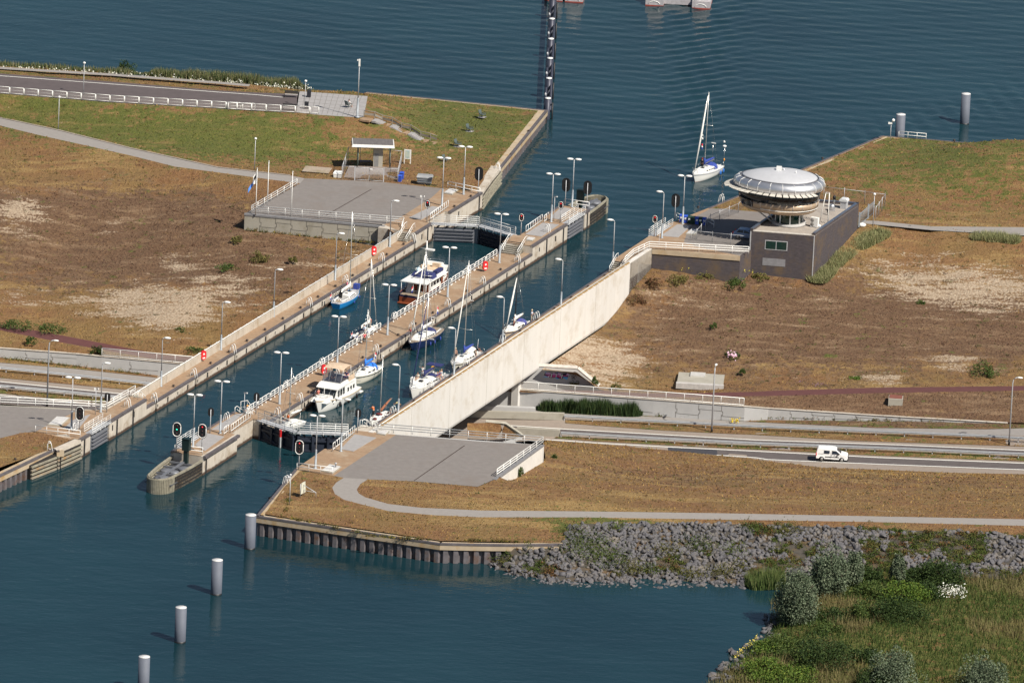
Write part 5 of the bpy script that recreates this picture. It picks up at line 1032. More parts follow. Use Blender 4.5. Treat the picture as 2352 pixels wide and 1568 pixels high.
# ---- plaza: benches, bins
wd=M('bench_dark',(.03,.03,.032),.6)
def bench(label,p,rz):
    r=thing('bench',label,'bench',p,rz,'dark slatted benches at the plaza')
    part('seat',MB().box((-1.0,-.25,.42),(1.0,.2,.48)),M('bench_seat',(.35,.33,.32),.6),r); bk=MB()
    for z in (.55,.70,.85): bk.box((-1.0,.2,z),(1.0,.26,z+.12))
    part('backrest',bk,wd,r)
    for x in (-1.0,1.0): part('leg',MB().tube([(x,-.25,0),(x,-.25,.45),(x,.25,.45),(x,.25,1.0)],.05,4).tube([(x,.25,.45),(x,.3,0)],.05,4),wd,r)
bench('dark slatted bench on the dyke road beside the plaza',(-35.11,111.09,5.00),R(-4)); bench('dark slatted bench behind the white fence',(-35.13,103.22,5.00),R(-4))
for p,l in (((-32.45,111.57,5.00),'dark litter bin on the plaza near the lake side'),((-32.59,104.33,5.00),'dark litter bin on the plaza right behind the fence')):
    r=thing('litter_bin',l,'bin',p,R(-4),'dark litter bins on the plaza'); part('bin_body',MB().box((-.3,-.22,.08),(.3,.22,1.05)),M('bin_dark',(.02,.022,.03),.5),r); part('bin_lid',MB().frus(-.33,.33,-.25,.25,1.05,-.25,.25,-.18,.18,1.16),black,r)
# ---- garden chairs on the lawn
ch=None
for i,(p,l) in enumerate((((-11.09,87.20,2.30),'lone lawn chair nearest the notice board'),((-9.47,96.64,2.30),'lone lawn chair, second of the row from the notice board'),((-7.83,106.14,2.25),'lone lawn chair, third of the row from the notice board'),((-6.07,115.11,2.20),'lone lawn chair nearest the lake'))):
    if ch is None:
        gm=M('chair_green_grey',(.10,.13,.13),.6,.2); ch=thing('lawn_chair','x','chair')
        part('seat',MB().box((-.35,-.35,.40),(.35,.3,.46)),gm,ch); bk=MB()
        bk.add([(-.38,.28,.42),(.38,.28,.42),(.38,.5,1.1),(-.38,.5,1.1),(-.38,.34,.42),(.38,.34,.42),(.38,.56,1.1),(-.38,.56,1.1)],[(0,1,2,3),(7,6,5,4),(0,4,5,1),(1,5,6,2),(2,6,7,3),(3,7,4,0)]); part('backrest',bk,gm,ch)
        for x in (-.36,.36):
            part('armrest',MB().box((x-.05,-.4,.62),(x+.05,.35,.67)),gm,ch); part('leg',MB().tube([(x,-.35,0),(x,-.35,.64)],.04,4),gm,ch); part('leg',MB().tube([(x,.3,0),(x,.3,.64)],.04,4),gm,ch)
        part('base_plate',MB().box((-.5,-.5,0),(.5,.5,.03)),slabgrey,ch); q=ch
    else: q=dup(ch,p)
    q.location=p; q.rotation_euler=(0,0,R(60)); q['label']=l; q['group']='lawn chairs in a row'
# ---- wooden stair down the dyke
sp=[(-23.82,101.22,5.00),(-22.18,101.38,4.85),(-21.03,102.76,4.00),(-19.53,102.11,3.90),(-18.09,101.29,3.30),(-16.68,100.89,3.20),(-15.12,99.58,2.60),(-13.66,98.93,2.50),(-12.66,98.65,2.25)]
r=thing('dyke_stairs','wooden stairs with a plank handrail descending from the plaza','stairs',sp[4])
o=Vector(sp[4]); hr=MB(); hr.tube([Vector(p)-o+Vector((0,0,1.0)) for p in sp],.06,4); part('handrail',hr,woodg,r)
for a,b2 in zip(sp[:-1],sp[1:]):
    A,B=Vector(a)-o,Vector(b2)-o; part('plank',MB().quad(A+Vector((0,0,.35)),B+Vector((0,0,.35)),B+Vector((0,0,.7)),A+Vector((0,0,.7))),woodg,r); part('post',MB().box(A+Vector((-.06,-.06,-.2)),A+Vector((.06,.06,1.02))),woodg,r)
    n=6 if abs(A.z-B.z)>.3 else 1
    for k in range(n):
        q=A+(B-A)*((k+.5)/n); s=MB().box((q.x-.55/n*2-.12,q.y-1.7,q.z-.25),(q.x+.4,q.y-.1,q.z+.03),R(-20)); part('tread',s,slabgrey if n>1 else paving,r)
# ---- compound with kiosk
ko=(-21.15,80.93,2.70); KZ=R(-8)
fpts=[(-24.32,73.00,2.70),(-20.05,72.82,2.70)]
r=thing('wire_fence','grey wire mesh fence around the little shelter','fence',ko)
wm,t_,b_,c_=newmat('wire_mesh'); b_.inputs['Base Color'].default_value=(.12,.12,.125,1); b_.inputs['Alpha'].default_value=.15
fc=[(-24.32,73.00,2.70),(-26.23,73.17,2.70),(-25.62,84.23,2.70),(-23.83,84.23,2.70),(-19.43,83.62,2.70),(-17.64,83.31,2.70),(-17.96,72.88,2.70),(-20.05,72.82,2.70)]
for a,b2 in zip(fc[:-1],fc[1:]):
    A,B=Vector(a)-Vector(ko),Vector(b2)-Vector(ko); n=max(1,round((B-A).length/2.6)); Z=Vector((0,0,2.05)); part('mesh_panel',MB().quad(A,B,B+Z,A+Z),wm,r); part('top_rail',MB().tube([A+Z,B+Z],.035,4),galv,r)
    for k in range(n): q=A+(B-A)*(k/n); part('post',MB().tube([q,q+Z],.045),galv,r)
r=thing('bar_gate','grey double bar gate closing the shelter yard','gate',fpts[0])
A,B=Vector((0,0,0)),Vector(fpts[1])-Vector(fpts[0])
for k in range(2):
    a,b2=A+(B-A)*(.5*k+.01),A+(B-A)*(.5*k+.49); m=MB(); Z=Vector((0,0,2.0)); z=Vector((0,0,.1)); m.tube([a+z,b2+z,b2+Z,a+Z,a+z],.055,4); part('gate_frame',m,galv,r); bars=MB()
    for i in range(1,13): q=a+(b2-a)*(i/13); bars.tube([q+z,q+Z],.022,4)
    part('gate_bars',bars,galv,r)
for q in (A,B): part('post',MB().box(q+Vector((-.07,-.07,0)),q+Vector((.07,.07,2.15))),galv,r)
part('name_plate',MB().box(B*.56+Vector((-.2,-.09,1.78)),B*.56+Vector((.2,-.05,1.95))),white,r)
kb=[(-25.98,74.46,2.70),(-18.07,74.29,2.70),(-17.92,81.50,2.70),(-25.36,81.13,2.70)]; struct('yard_paving',MB().prism(kb,2.6,2.712),M('yard_brick',(.24,.20,.18),.9,var=.2,scale=2.5))
k0=(-21.80,81.13,2.70); k1=(-20.34,81.20,2.70)
r=thing('shelter','small shelter with flat grey roof, white fascia and a concrete booth','shelter',k0); d=(Vector(k1)-Vector(k0)); w_=d.length
rot=math.atan2(d.y,d.x); r.rotation_euler=(0,0,rot)
part('booth',MB().box((0,0,0),(w_*.95,2.0,3.1)),panelconc,r); part('door_panel',MB().box((w_*.08,-.012,.05),(w_*.52,.0,2.1)),M('door_grey',(.2,.2,.2),.6),r)
part('roof',MB().frus(-3.3,w_+1.6,-1.0,2.9,3.2,-3.2,w_+1.5,-.9,2.8,3.6),white,r); part('roof_felt',MB().box((-3.1,-.85,3.6),(w_+1.4,2.75,3.63)),M('roof_felt',(.13,.12,.12),.9,var=.2,sy=(2,.3,1)),r)
for x,y in ((-2.3,-.2),(-2.3,2.2),(w_+1.0,2.2),(w_+1.0,-.3)): part('post',MB().tube([(x,y,0),(x,y,3.2)],.09,6),M('post_green',(.12,.16,.15),.5),r)
part('bench_seat',MB().box((-2.0,1.3,.4),(-.2,1.9,.5)),M('bench_blue',(.08,.09,.14),.6),r)
r=thing('notice_board','white framed notice board with a faded map on the lawn','notice board',(-17.25,84.57,2.50)); d=Vector((-16.33,84.42,2.50))-Vector((-17.25,84.57,2.50)); r.rotation_euler=(0,0,math.atan2(d.y,d.x)); L=d.length
for x in (0,L): part('post',MB().box((x-.06,-.06,0),(x+.06,.06,2.15)),white,r)
part('board_frame',MB().box((-.05,-.08,.75),(L+.05,.05,2.2)),white,r); part('map_sheet',MB().box((.12,-.095,.9),(L-.12,-.082,2.08)),M('faded_map',(.38,.47,.46),.5,scale=2.5,c2=(.55,.58,.45),c3=(.25,.42,.5),s3=1.2),r)
def wheelie(label,p,rz,mat,patchm=None,openlid=False):
    r=thing('wheelie_bin',label,'bin',p,rz,'wheelie bins'); part('bin_body',MB().frus(-.24,.24,-.28,.24,.08,-.30,.30,-.36,.32,1.05),mat,r)
    part('bin_lid',MB().frus(-.32,.32,-.40,.36,1.05,-.26,.26,-.3,.3,1.16) if not openlid else MB().box((-.3,.28,.95),(.3,.42,1.6)),mat,r)
    for x in (-.27,.27): m=MB().lathe([(.1,-.03),(.1,.03)],n=8); m.v=[(z+x,y+.26,xx+.1) for xx,y,z in m.v]; part('wheel',m,rubber,r)
    if patchm: part('sticker',MB().box((-.15,-.375,.62),(.15,-.34,.88)),white,r)
wheelie('blue wheelie bin in front of the pair beside the fence corner',(-17.64,73.30,2.60),R(-12),bluebin); wheelie('blue wheelie bin behind, at the fence corner',(-17.41,75.08,2.60),R(-12),bluebin)
bins=[(512,772,bluebin,1,'leftmost blue wheelie bin beside the tower, half behind the lamp'),(553,782,bluebin,1,'blue wheelie bin with white sticker, second from the left by the tower'),(592,788,greenbin,1,'dark green wheelie bin with pale label left of the plain green one'),(625,792,greenbin,0,'plain dark green wheelie bin in the middle of the tower row'),(660,797,bluebin,1,'blue wheelie bin between two green ones in tower shade'),(693,800,greenbin,1,'dark green labelled wheelie bin second from the right in tower shade'),(728,804,bluebin,1,'rightmost blue wheelie bin in the tower shade')]
for (x,y,m_,s_,l),p in zip(bins,((23.96,57.92,2.70),(24.57,57.54,2.70),(25.14,57.28,2.70),(25.66,57.07,2.70),(26.22,56.92,2.70),(26.74,56.83,2.70),(27.30,56.69,2.70))): wheelie(l,p,R(-6),m_,s_)
r=thing('waste_container','grey four wheeled waste container standing on the lawn','container',(-13.95,72.52,2.65),R(-6)); part('container_body',MB().frus(-.95,.95,-.5,.5,.2,-1.15,1.15,-.65,.65,1.2),greybin,r); part('container_lid',MB().frus(-1.2,1.2,-.7,.7,1.2,-1.1,1.1,-.35,.6,1.5),M('lid_grey',(.28,.29,.30),.5),r)
for z in (.5,.8,1.05): part('ridge',MB().box((-1.1,-.68,z),(1.1,-.5,z+.05)),greybin,r)
for x,y in ((-.8,-.4),(.8,-.4),(-.8,.4),(.8,.4)): part('wheel',MB().ell((x,y,.1),(.1,.1,.1),8,4),rubber,r)
r=thing('grit_box','small white grit box outside the shelter fence','box',(-26.85,74.18,2.65),R(-6)); part('box_body',MB().frus(-.55,.5,-.35,.35,0,-.65,.6,-.42,.42,.7),white,r); part('box_lid',MB().frus(-.7,.65,-.47,.47,.7,-.5,.65,-.1,.47,1.0),white,r)
r=thing('drain_cover','grey square inspection slab in the grass left of the shelter','cover',(-30.04,77.99,2.70)); part('slab',MB().box((-2.0,-1.6,0),(2.0,1.6,.05),R(-8)),M('pale_rubble',(.34,.28,.22),.95,c3=(.22,.18,.1)),r)
# ---- sign frame on SE grass, drain boxes
r=thing('sign_frame','white triangular sign frame seen edge on, on the southeast grass','sign',(-26.55,-87.87,2.70),R(65)); part('sign_plate',MB().frus(-.7,.7,-.04,.04,.5,-.5,.5,-.04,.04,2.0),M('sign_back',(.6,.6,.5),.6),r)
for x in (-.6,.6): part('post',MB().tube([(x,.1,0),(x,.1,1.9)],.05),galv,r); 
part('brace',MB().tube([(0,.1,1.7),(0,-1.9,.9),(0,-1.9,0)],.05),galv,r); part('brace',MB().tube([(0,.1,.9),(0,-1.9,.9)],.04),galv,r)
dp=(26.78,2.12,-5.70); r=thing('pump_cover','concrete pump chamber cover with a steel lid on the east slope','cover',dp,R(-3))
part('slab',MB().box((-3.3,0,-.7),(3.2,5.2,.2)),panelconc,r); part('kerb',MB().box((-3.4,-.8,-.5),(3.3,.0,.28)),M('kerb_pale',(.45,.43,.41),.85),r); part('lid',MB().box((-1.6,3.2,.2),(.5,5.0,.4)),M('lid_pale',(.5,.49,.47),.6),r)
dp=(54.00,-3.85,-6.10); r=thing('drain_outlet','concrete drain outlet box with a rusty lid in the road bank','drain',dp,R(-4)); part('box_wall',MB().box((-.9,0,-.5),(1.1,2.0,1.35)),panelconc,r); part('lid',MB().box((-.8,.3,1.35),(1.0,1.9,1.42)),M('rust_lid',(.2,.07,.05),.8),r)
# ---- crash barriers
gsteel=M('barrier_steel',(.50,.51,.52),.4,.45,var=.1)
def barrier(label,pts,h=.78):
    o=Vector(pts[len(pts)//2]); r=thing('crash_barrier',label,'crash barrier',o); dens=[Vector(lerp(a,b2,k/5)) for a,b2 in zip(pts[:-1],pts[1:]) for k in range(5)]+[Vector(pts[-1])]
    for sd in (-1,1):
        rings=[]
        for i,p in enumerate(dens):
            d=(dens[min(i+1,len(dens)-1)]-dens[max(i-1,0)]); d.z=0; d.normalize(); n=Vector((-d.y,d.x,0))*sd
            rings.append([p-o+n*.16+Vector((0,0,h-.31)),p-o+n*.26+Vector((0,0,h-.24)),p-o+n*.18+Vector((0,0,h-.155)),p-o+n*.26+Vector((0,0,h-.07)),p-o+n*.16+Vector((0,0,h)),p-o+n*.12+Vector((0,0,h-.15))])
        part('beam',MB().loft(rings),gsteel,r)
    pp=along([tuple(p) for p in dens],4.0)
    for q in pp[:60]: q=Vector(q)-o; part('post',MB().box(q+Vector((-.06,-.13,-.1)),q+Vector((.06,.13,h-.05))),galv,r)
barrier('crash barrier on the upper side of the road east of the lock',[(7.81,-6.79,-9.17),(21.67,-8.92,-8.68),(34.59,-10.97,-8.17),(51.36,-13.93,-7.21),(66.40,-16.76,-6.35),(86.40,-21.84,-5.09)])
barrier('crash barrier in the middle of the road east of the lock',[(7.42,-15.10,-9.18),(18.63,-16.98,-8.78),(34.49,-19.26,-8.17),(54.16,-22.49,-7.05),(71.35,-25.66,-6.07),(86.02,-29.36,-5.12)])
barrier('crash barrier on the upper side of the road west of the lock',[(-89.61,-7.59,-6.62),(-71.73,-0.74,-7.65),(-62.51,-0.86,-8.13),(-50.51,-1.40,-8.76)])
barrier('crash barrier in the middle of the road west of the lock',[(-88.92,-16.47,-6.66),(-71.16,-9.66,-7.68),(-62.02,-9.42,-8.16),(-54.53,-9.57,-8.55)])
# cycle path fences
bf,t_,b_,c_=newmat('baluster_mesh'); b_.inputs['Base Color'].default_value=(.5,.47,.44,1); b_.inputs['Alpha'].default_value=.38
def bikefence(label,pts,h=1.15):
    o=Vector(pts[0]); r=thing('baluster_fence',label,'fence',o)
    A=[Vector(p)-o for p in pts]; Z=Vector((0,0,h)); z=Vector((0,0,.16))
    part('top_rail',MB().tube([a+Z for a in A],.06),white,r); part('bottom_rail',MB().tube([a+z for a in A],.045),white,r)
    m=MB()
    for a,b2 in zip(A[:-1],A[1:]): m.quad(a+z,b2+z,b2+Z,a+Z)
    part('baluster_panel',m,bf,r)
    for q in along([tuple(a) for a in A],2.6): q=Vector(q); part('post',MB().tube([q,q+Z],.04),white,r)
bikefence('white baluster fence on the retaining wall beside the red cycle path, east side',[off(q,0,.15,.03) for q in [lerp(et[0],et[1],.3)]+et[1:4]+[lerp(et[3],et[4],.99)]])
bikefence('white baluster fence beside the red cycle path, west side',[off(q,0,.15,.03) for q in wt[3:]])
# ---- dolphins (mooring piles)
dw=M('dolphin_top',(.62,.62,.62),.8,c3=(.4,.4,.38),s3=1.5)
def dolphin(label,p,rad,h):
    r=thing('mooring_pile',label,'mooring pile',p,0,'thick grey steel mooring piles'); part('pile_tube',MB().lathe([(rad,-3),(rad,h)],n=28),dolph,r); part('pile_top',MB().lathe([(rad*1.0,h),(rad*.98,h+.05),(.02,h+.09)],n=28),dw,r); part('waterline_ring',MB().lathe([(rad+.01,-.2),(rad+.012,.18)],n=28),black,r)
for p,l in (((-32.87,-103.03,0.00),'grey steel pile against the south corner of the quay'),((-36.37,-123.26,0.00),'grey steel pile in open water, second from the south corner'),((-40.06,-143.82,0.00),'grey steel pile in open water, third from the south corner'),((-43.66,-164.51,0.00),'grey steel pile cut by the bottom edge of the view')): dolphin(l,p,.715,4.55)
dolphin('tall grey steel pile standing in the lake on the right',(68.04,132.83,0.00),.715,4.75); dolphin('grey steel pile behind the far right quay railing',(57.62,118.38,0.00),.715,4.75)
# pile row at the top
pr_=[(3.73,130.35,0.00),(3.81,139.72,0.00),(3.87,151.94,0.00),(3.96,165.06,0.00),(4.03,177.69,0.00),(4.08,191.24,0.00),(4.15,204.30,0.00),(4.22,217.58,-0.00)]
navyp=M('pile_navy',(.045,.05,.075),.5,.2,var=.2)
pile=None
ln=[lerp((3.72,127.36,0.00),(4.26,218.33,0.00),t) for t in (0.0,)]
pa_,pb_=(3.75,124.39,0.00),(4.24,204.32,0.00)
for i,(p,l) in enumerate(zip(((3.81,124.41,0.00),(3.85,136.71,0.00),(3.90,149.22,0.00),(3.94,161.59,0.00),(3.98,174.51,0.00),(4.03,187.64,0.00),(4.07,201.37,0.00)),('navy guide pile touching the northwest quay corner','navy guide pile, second of the row from the quay corner','navy guide pile, third of the row from the quay corner','navy guide pile, fourth of the row from the quay corner','navy guide pile, fifth of the row from the quay corner','navy guide pile, sixth of the row from the quay corner','navy guide pile at the top edge of the view'))):
    r=thing('guide_pile',l,'mooring pile',off(p,0,-.2),0,'row of navy guide piles'); part('pile_tube',MB().lathe([(.42,-3),(.42,3.2)],n=18),navyp,r); part('pile_cap',MB().lathe([(.46,3.2),(.46,3.35),(.02,3.4)],n=18),white,r)
    if i<6: part('fender_tube',MB().tube([(.75,0,-2),(.75,0,2.6)],.12,8),black,r)
pq=[(3.81,124.41,0.00),(4.07,201.37,0.00)]; A,B=Vector(pq[0]),Vector(pq[1]); d=(B-A)
r=thing('guide_beam','long dark guide beam joining the navy piles','fender',A); 
for x,z in ((-.35,1.7),(.4,1.2),(.4,2.2)): part('beam',MB().tube([Vector((x,0,z)),d+Vector((x,0,z))],.2,6),navyp,r)
wk=[off(lerp(pq[0],pq[1],t),-.42,0,2.0) for t in (.09,.26,.42,.59,.75,.92)]
for q in wk: part('hook',MB().ell(Vector(q)-A,(.18,.18,.3),6,4),galv,r)
# floating work pontoons at the top edge
def pontoon(label,p,L,W_):
    r=thing('work_pontoon',label,'pontoon',p,R(-4)); gp=M('pontoon_grey',(.40,.38,.40),.6); rp=M('pontoon_red',(.3,.05,.03),.7)
    for x in (0,L-2.9): part('float_box',MB().box((x,0,.15),(x+2.9,W_,1.2)),gp,r); part('boot_stripe',MB().box((x-.01,-.01,-.3),(x+2.91,W_,.15)),rp,r); part('bow_arc',MB().tube([(x+1.4+.9*math.cos(a),-.02,.25+.55*math.sin(a)) for a in np.linspace(.1,math.pi-.1,9)],.06,4),white,r)
    part('cross_deck',MB().box((2.9,1.5,.1),(L-2.9,W_,1.1)),gp,r); m=MB().tube([(L-2.6,.3,1.2),(L-1.0,.3,2.6)],.12,4); part('brace',m,white,r); part('deck_house',MB().box((.4,1.0,1.2),(2.6,W_-.5,3.2)),gp,r); part('deck_house',MB().box((L-2.6,1.0,1.2),(L-.4,W_-.5,3.2)),gp,r)
pontoon('grey work pontoon with a red waterline at the top edge of the view',(18.95,198.94,0.00),10.4,6)
pontoon('grey pontoon mostly hidden behind the guide piles at the top edge',(2.72,199.08,-0.00),6.2,5)

# ================= CONTROL BUILDING
brick=M('dark_brick',(.068,.058,.064),.85,var=.28,scale=1.6,c3=(.115,.08,.05),s3=.35,bmp=.2,sy=(1,1,3))
bA,bB,bC,bD=LK(45.5,126.3),LK(54.6,128.6),LK(54.5,147.9),LK(45.4,145.6)
bo_=Vector(bA); rb=thing('control_building','dark brick control building with a flat roof and corner parapets','building',bA)
def bl(*pts): return [(p[0]-bo_.x,p[1]-bo_.y) for p in pts]
part('wall',MB().prism(bl(bA,bB,bC,bD),-3,5.5),brick,rb)
part('roof',MB().prism([lerp(p,(4.6,9.5,0),.03)[:2] if 0 else p for p in bl(bA,bB,bC,bD)],5.5,5.53),M('roof_gravel',(.36,.32,.28),.9,var=.1,scale=1.2,c3=(.26,.23,.21),s3=.4),rb)
def wallbar(a,b2,w,z0,z1,side): 
    A,B=Vector((a[0]-bo_.x,a[1]-bo_.y,0)),Vector((b2[0]-bo_.x,b2[1]-bo_.y,0)); d=(B-A).normalized(); n=Vector((-d.y,d.x,0))*w*side
    return MB().prism([A+d*.0,B,B+n,A+n],z0,z1)
bluecap=M('zinc_cap',(.16,.20,.28),.35,.6)
for nm,a,b2,sd in (('parapet',bB,bC,1),('parapet',bC,bD,1),('parapet',bD,bA,1)):
    p_=part(nm,wallbar(a,b2,.35,5.53,5.92,sd),brick,rb); 
    c_=part('zinc_cap',wallbar(a,b2,.4,5.92,5.97,sd),bluecap,p_)
part('front_cap',wallbar(bA,bB,.5,5.53,5.60,1),M('pale_cap',(.5,.47,.43),.85),rb)
def onfront(t0,t1,z0,z1,o0,o1):
    A,B=Vector((bA[0]-bo_.x,bA[1]-bo_.y,0)),Vector((bB[0]-bo_.x,bB[1]-bo_.y,0)); d=(B-A); n=Vector((d.y,-d.x,0)).normalized()
    q=[A+d*t0+n*o0,A+d*t1+n*o0,A+d*t1+n*o1,A+d*t0+n*o1]; return MB().prism([tuple(p) for p in q],z0,z1)
fw=part('window',onfront(.235,.585,2.95,4.35,-.05,.05),galv,rb); part('pane',onfront(.247,.405,3.05,4.25,.05,.06),M('green_glass',(.012,.035,.03),.06),fw); part('pane',onfront(.415,.573,3.05,4.25,.05,.06),M('green_glass',(.012,.035,.03),.06),fw)
part('vent_panel',onfront(.21,.565,.55,1.65,-.02,.04),M('panel_grey',(.22,.22,.235),.6),rb)
part('corner_strip',onfront(.985,1.0,-1.2,5.5,0,.04),galv,rb); part('corner_strip',onfront(0,.015,.9,5.5,0,.04),galv,rb)
# lower wall left of the building
l0,l1=LK(33.05,119.4),LK(45.5,122.4); r=thing('terrace_wall','low dark brick wall with a concrete beam under the tower platform','wall',l0)
d=Vector(l1)-Vector(l0); bAl=(bA[0]-l0[0],bA[1]-l0[1])
part('wall_face',MB().prism([(0,0),(d.x,d.y),(d.x+.2,d.y+6),(0,6)],-3,2.0),brick,r); part('edge_beam',MB().prism([(-.02,-.12),(d.x,d.y-.12),(d.x+.02,d.y+.6),(0,.6)],2.0,2.68),M('cap_concrete',(.42,.34,.24),.85),r)
ex=thing('wall_infill','short dark brick wall joining the terrace and the control building','wall',l1); part('wall_face',MB().prism([(0,0),(bA[0]-l1[0]+.3,bA[1]-l1[1]),(bA[0]-l1[0]+.3,bA[1]-l1[1]+1),(0,1)],-3,2.66),brick,ex)
p=(20.64,45.74,2.20); r=thing('dish_antenna','white round dish antenna on a pole at the end of the trough wall','antenna',off(p,0,-.3,-1.2)); part('pole',MB().tube([(0,0,0),(0,0,3.8)],.04),galv,r); m=MB().lathe([(.05,0),(.5,.06),(.56,.16)],n=16); m.v=[(x,-zz-.05,y-.35) for x,y,zz in m.v]; m.f=[f[::-1] for f in m.f]; part('dish',m,white,r)
# ---- tower pod
to=(39.41,49.35,5.53); tw=thing('control_tower','egg shaped control tower pod with silver roof ring on a glass stem','tower',to,R(-6))
def egg(a,b2,cx,cy,z,n=44,k=.16):
    out=[]
    for i in range(n):
        t=2*math.pi*i/n; x=a*math.cos(t); y=b2*math.sin(t)*(1+k*math.cos(t)); out.append((cx+x,cy+y,z))
    return out
PX,PY=-1.75,.55
green_g=M('stem_glass',(.010,.035,.026),.05)
part('stem_base',MB().lathe([(2.5,0),(2.5,.35),(2.05,.36)],n=28),M('base_concrete',(.42,.41,.40),.8),tw)
part('stem_glass',MB().lathe([(1.85,.3),(1.85,2.5)],n=28,sm=False),green_g,tw)
for k in range(8):
    a=2*math.pi*k/8+.15; part('column',MB().tube([(1.98*math.cos(a),1.98*math.sin(a),.3),(1.98*math.cos(a),1.98*math.sin(a),2.3)],.1,8),white,tw)
for q in ((-.5,0),(.35,.3)): part('strut',MB().tube([(-2.3+q[0]*.3,-.6+q[1],.3),(-4.3+q[0]*2,-1.0+q[1],2.4)],.11,6),galv,tw)
bronze=M('bronze_panel',(.44,.335,.235),.42,.25,var=.06)
rings=[egg(4.0,3.0,PX+.5,PY,1.95),egg(5.0,3.75,PX+.35,PY,2.05),egg(5.5,4.15,PX+.2,PY,2.35),egg(5.62,4.25,PX+.15,PY,2.7)]
part('pod_belly',MB().loft(rings,True),bronze,tw)
part('pod_panels',MB().loft([egg(5.62,4.25,PX+.15,PY,2.7),egg(5.88,4.45,PX+.07,PY,3.72)],True),bronze,tw)
part('window_band',MB().loft([egg(5.89,4.46,PX+.07,PY,3.70),egg(6.15,4.66,PX,PY,5.35)],True),dark,tw)
# tall corner window on the channel side
wnd=MB()
E1,E2=egg(5.64,4.27,PX+.15,PY,2.75),egg(5.91,4.48,PX+.07,PY,3.74)
for i in range(20,28): wnd.quad(E1[i],E1[i+1],E2[i+1],E2[i])
wnd.add([E1[28],E2[28],E2[30]],[(0,2,1)]) 
part('tall_window',wnd,dark,tw)
for i in range(0,44,2):
    if 19<i<28: continue
    a,b2=egg(5.63,4.26,PX+.15,PY,2.72)[i],egg(5.89,4.46,PX+.07,PY,3.70)[i]; part('mullion',MB().tube([a,b2],.035,4),galv,tw)
silver=M('brushed_silver',(.66,.67,.70),.40,.85,var=.05)
prof=[(6.1,4.6,5.25),(6.5,4.95,5.4),(6.68,5.1,5.75),(6.65,5.08,6.15),(6.4,4.88,6.55),(6.0,4.55,6.8),(5.7,4.3,6.85)]
part('roof_ring',MB().loft([egg(a,b2,PX,PY,z) for a,b2,z in prof],True),silver,tw)
sr=MB()
for i in range(0,44,2):
    pts=[egg(a*1.004,b2*1.004,PX,PY,z+.01)[i] for a,b2,z in prof[1:]]; part('ring_seam',MB().tube(pts,.035,4),white,tw)
roofm=M('pale_roof',(.50,.51,.54),.55,.1,var=.05,scale=.8)
part('roof_dome',MB().loft([egg(5.6,4.2,PX,PY,6.82),egg(5.3,3.95,PX,PY,7.02),egg(4.0,3.0,PX,PY,7.4),egg(2.4,1.8,PX,PY,7.68),egg(.8,.6,PX,PY,7.8),egg(.05,.05,PX,PY,7.81)],True),roofm,tw)
part('gutter',MB().tube(egg(5.68,4.28,PX,PY,6.88)+[egg(5.68,4.28,PX,PY,6.88)[0]],.07,5),M('gutter_dark',(.1,.1,.12),.5,.5),tw)
part('roof_antenna',MB().tube([(PX+2.4,PY-.6,7.3),(PX+2.4,PY-.6,8.0)],.07),white,tw)
rv=part('roof_unit',MB().box((PX-.5,PY-.3,7.75),(PX+.25,PY+.3,8.3)),white,tw); part('roof_unit_pipe',MB().tube([(PX+.2,PY,8.0),(PX+.6,PY,7.95),(PX+.65,PY-.1,7.7)],.12),silver,rv)
# sun visor of tilted louvre panels round the channel side and front
vm=M('visor_panel',(.58,.55,.49),.5,var=.08)
for i in range(15,40):
    t0,t1=2*math.pi*i/44+.012,2*math.pi*(i+1)/44-.012
    w_=1.15+.55*max(0,math.cos((i-22)/22*math.pi)); w_=1.75 if i<24 else (1.35 if i<29 else .95)
    def pt(t,ex,z): 
        x=(6.25+ex)*math.cos(t); y=(4.75+ex)*math.sin(t)*(1+.16*math.cos(t)); return (PX+x,PY+y,z)
    a,b2,c,d2=pt(t0,.15,5.36),pt(t1,.15,5.36),pt(t1,w_,5.22),pt(t0,w_,5.22)
    up=lambda p:(p[0],p[1],p[2]+.06)
    part('visor_panel',MB().add([a,b2,c,d2,up(a),up(b2),up(c),up(d2)],[(0,1,2,3),(7,6,5,4),(0,4,5,1),(1,5,6,2),(2,6,7,3),(3,7,4,0)]),vm,tw)
    part('visor_arm',MB().tube([pt(t0,-.1,5.45),pt(t0,w_,5.25)],.05,4),black,tw)
part('rim_rail',MB().tube([egg(5.75,4.38,PX+.15,PY,2.75)[i%44] for i in range(30,44)],.05),white,tw)
lx,ly=PX+7.0,PY+1.0
ld=MB(); 
for y in (-.3,.3): ld.tube([(lx-.9,ly+y,0),(lx-.2,ly+y,4.6)],.05,4); ld.tube([(lx+.3,ly+y,0),(lx+.3,ly+y,4.6),(lx-.3,ly+y,4.6)],.05,4)
for k in range(13): z=.3+k*.34; ld.tube([(lx+.3,ly-.3,z),(lx+.3,ly+.3,z)],.035,4)
part('service_ladder',ld,white,tw)
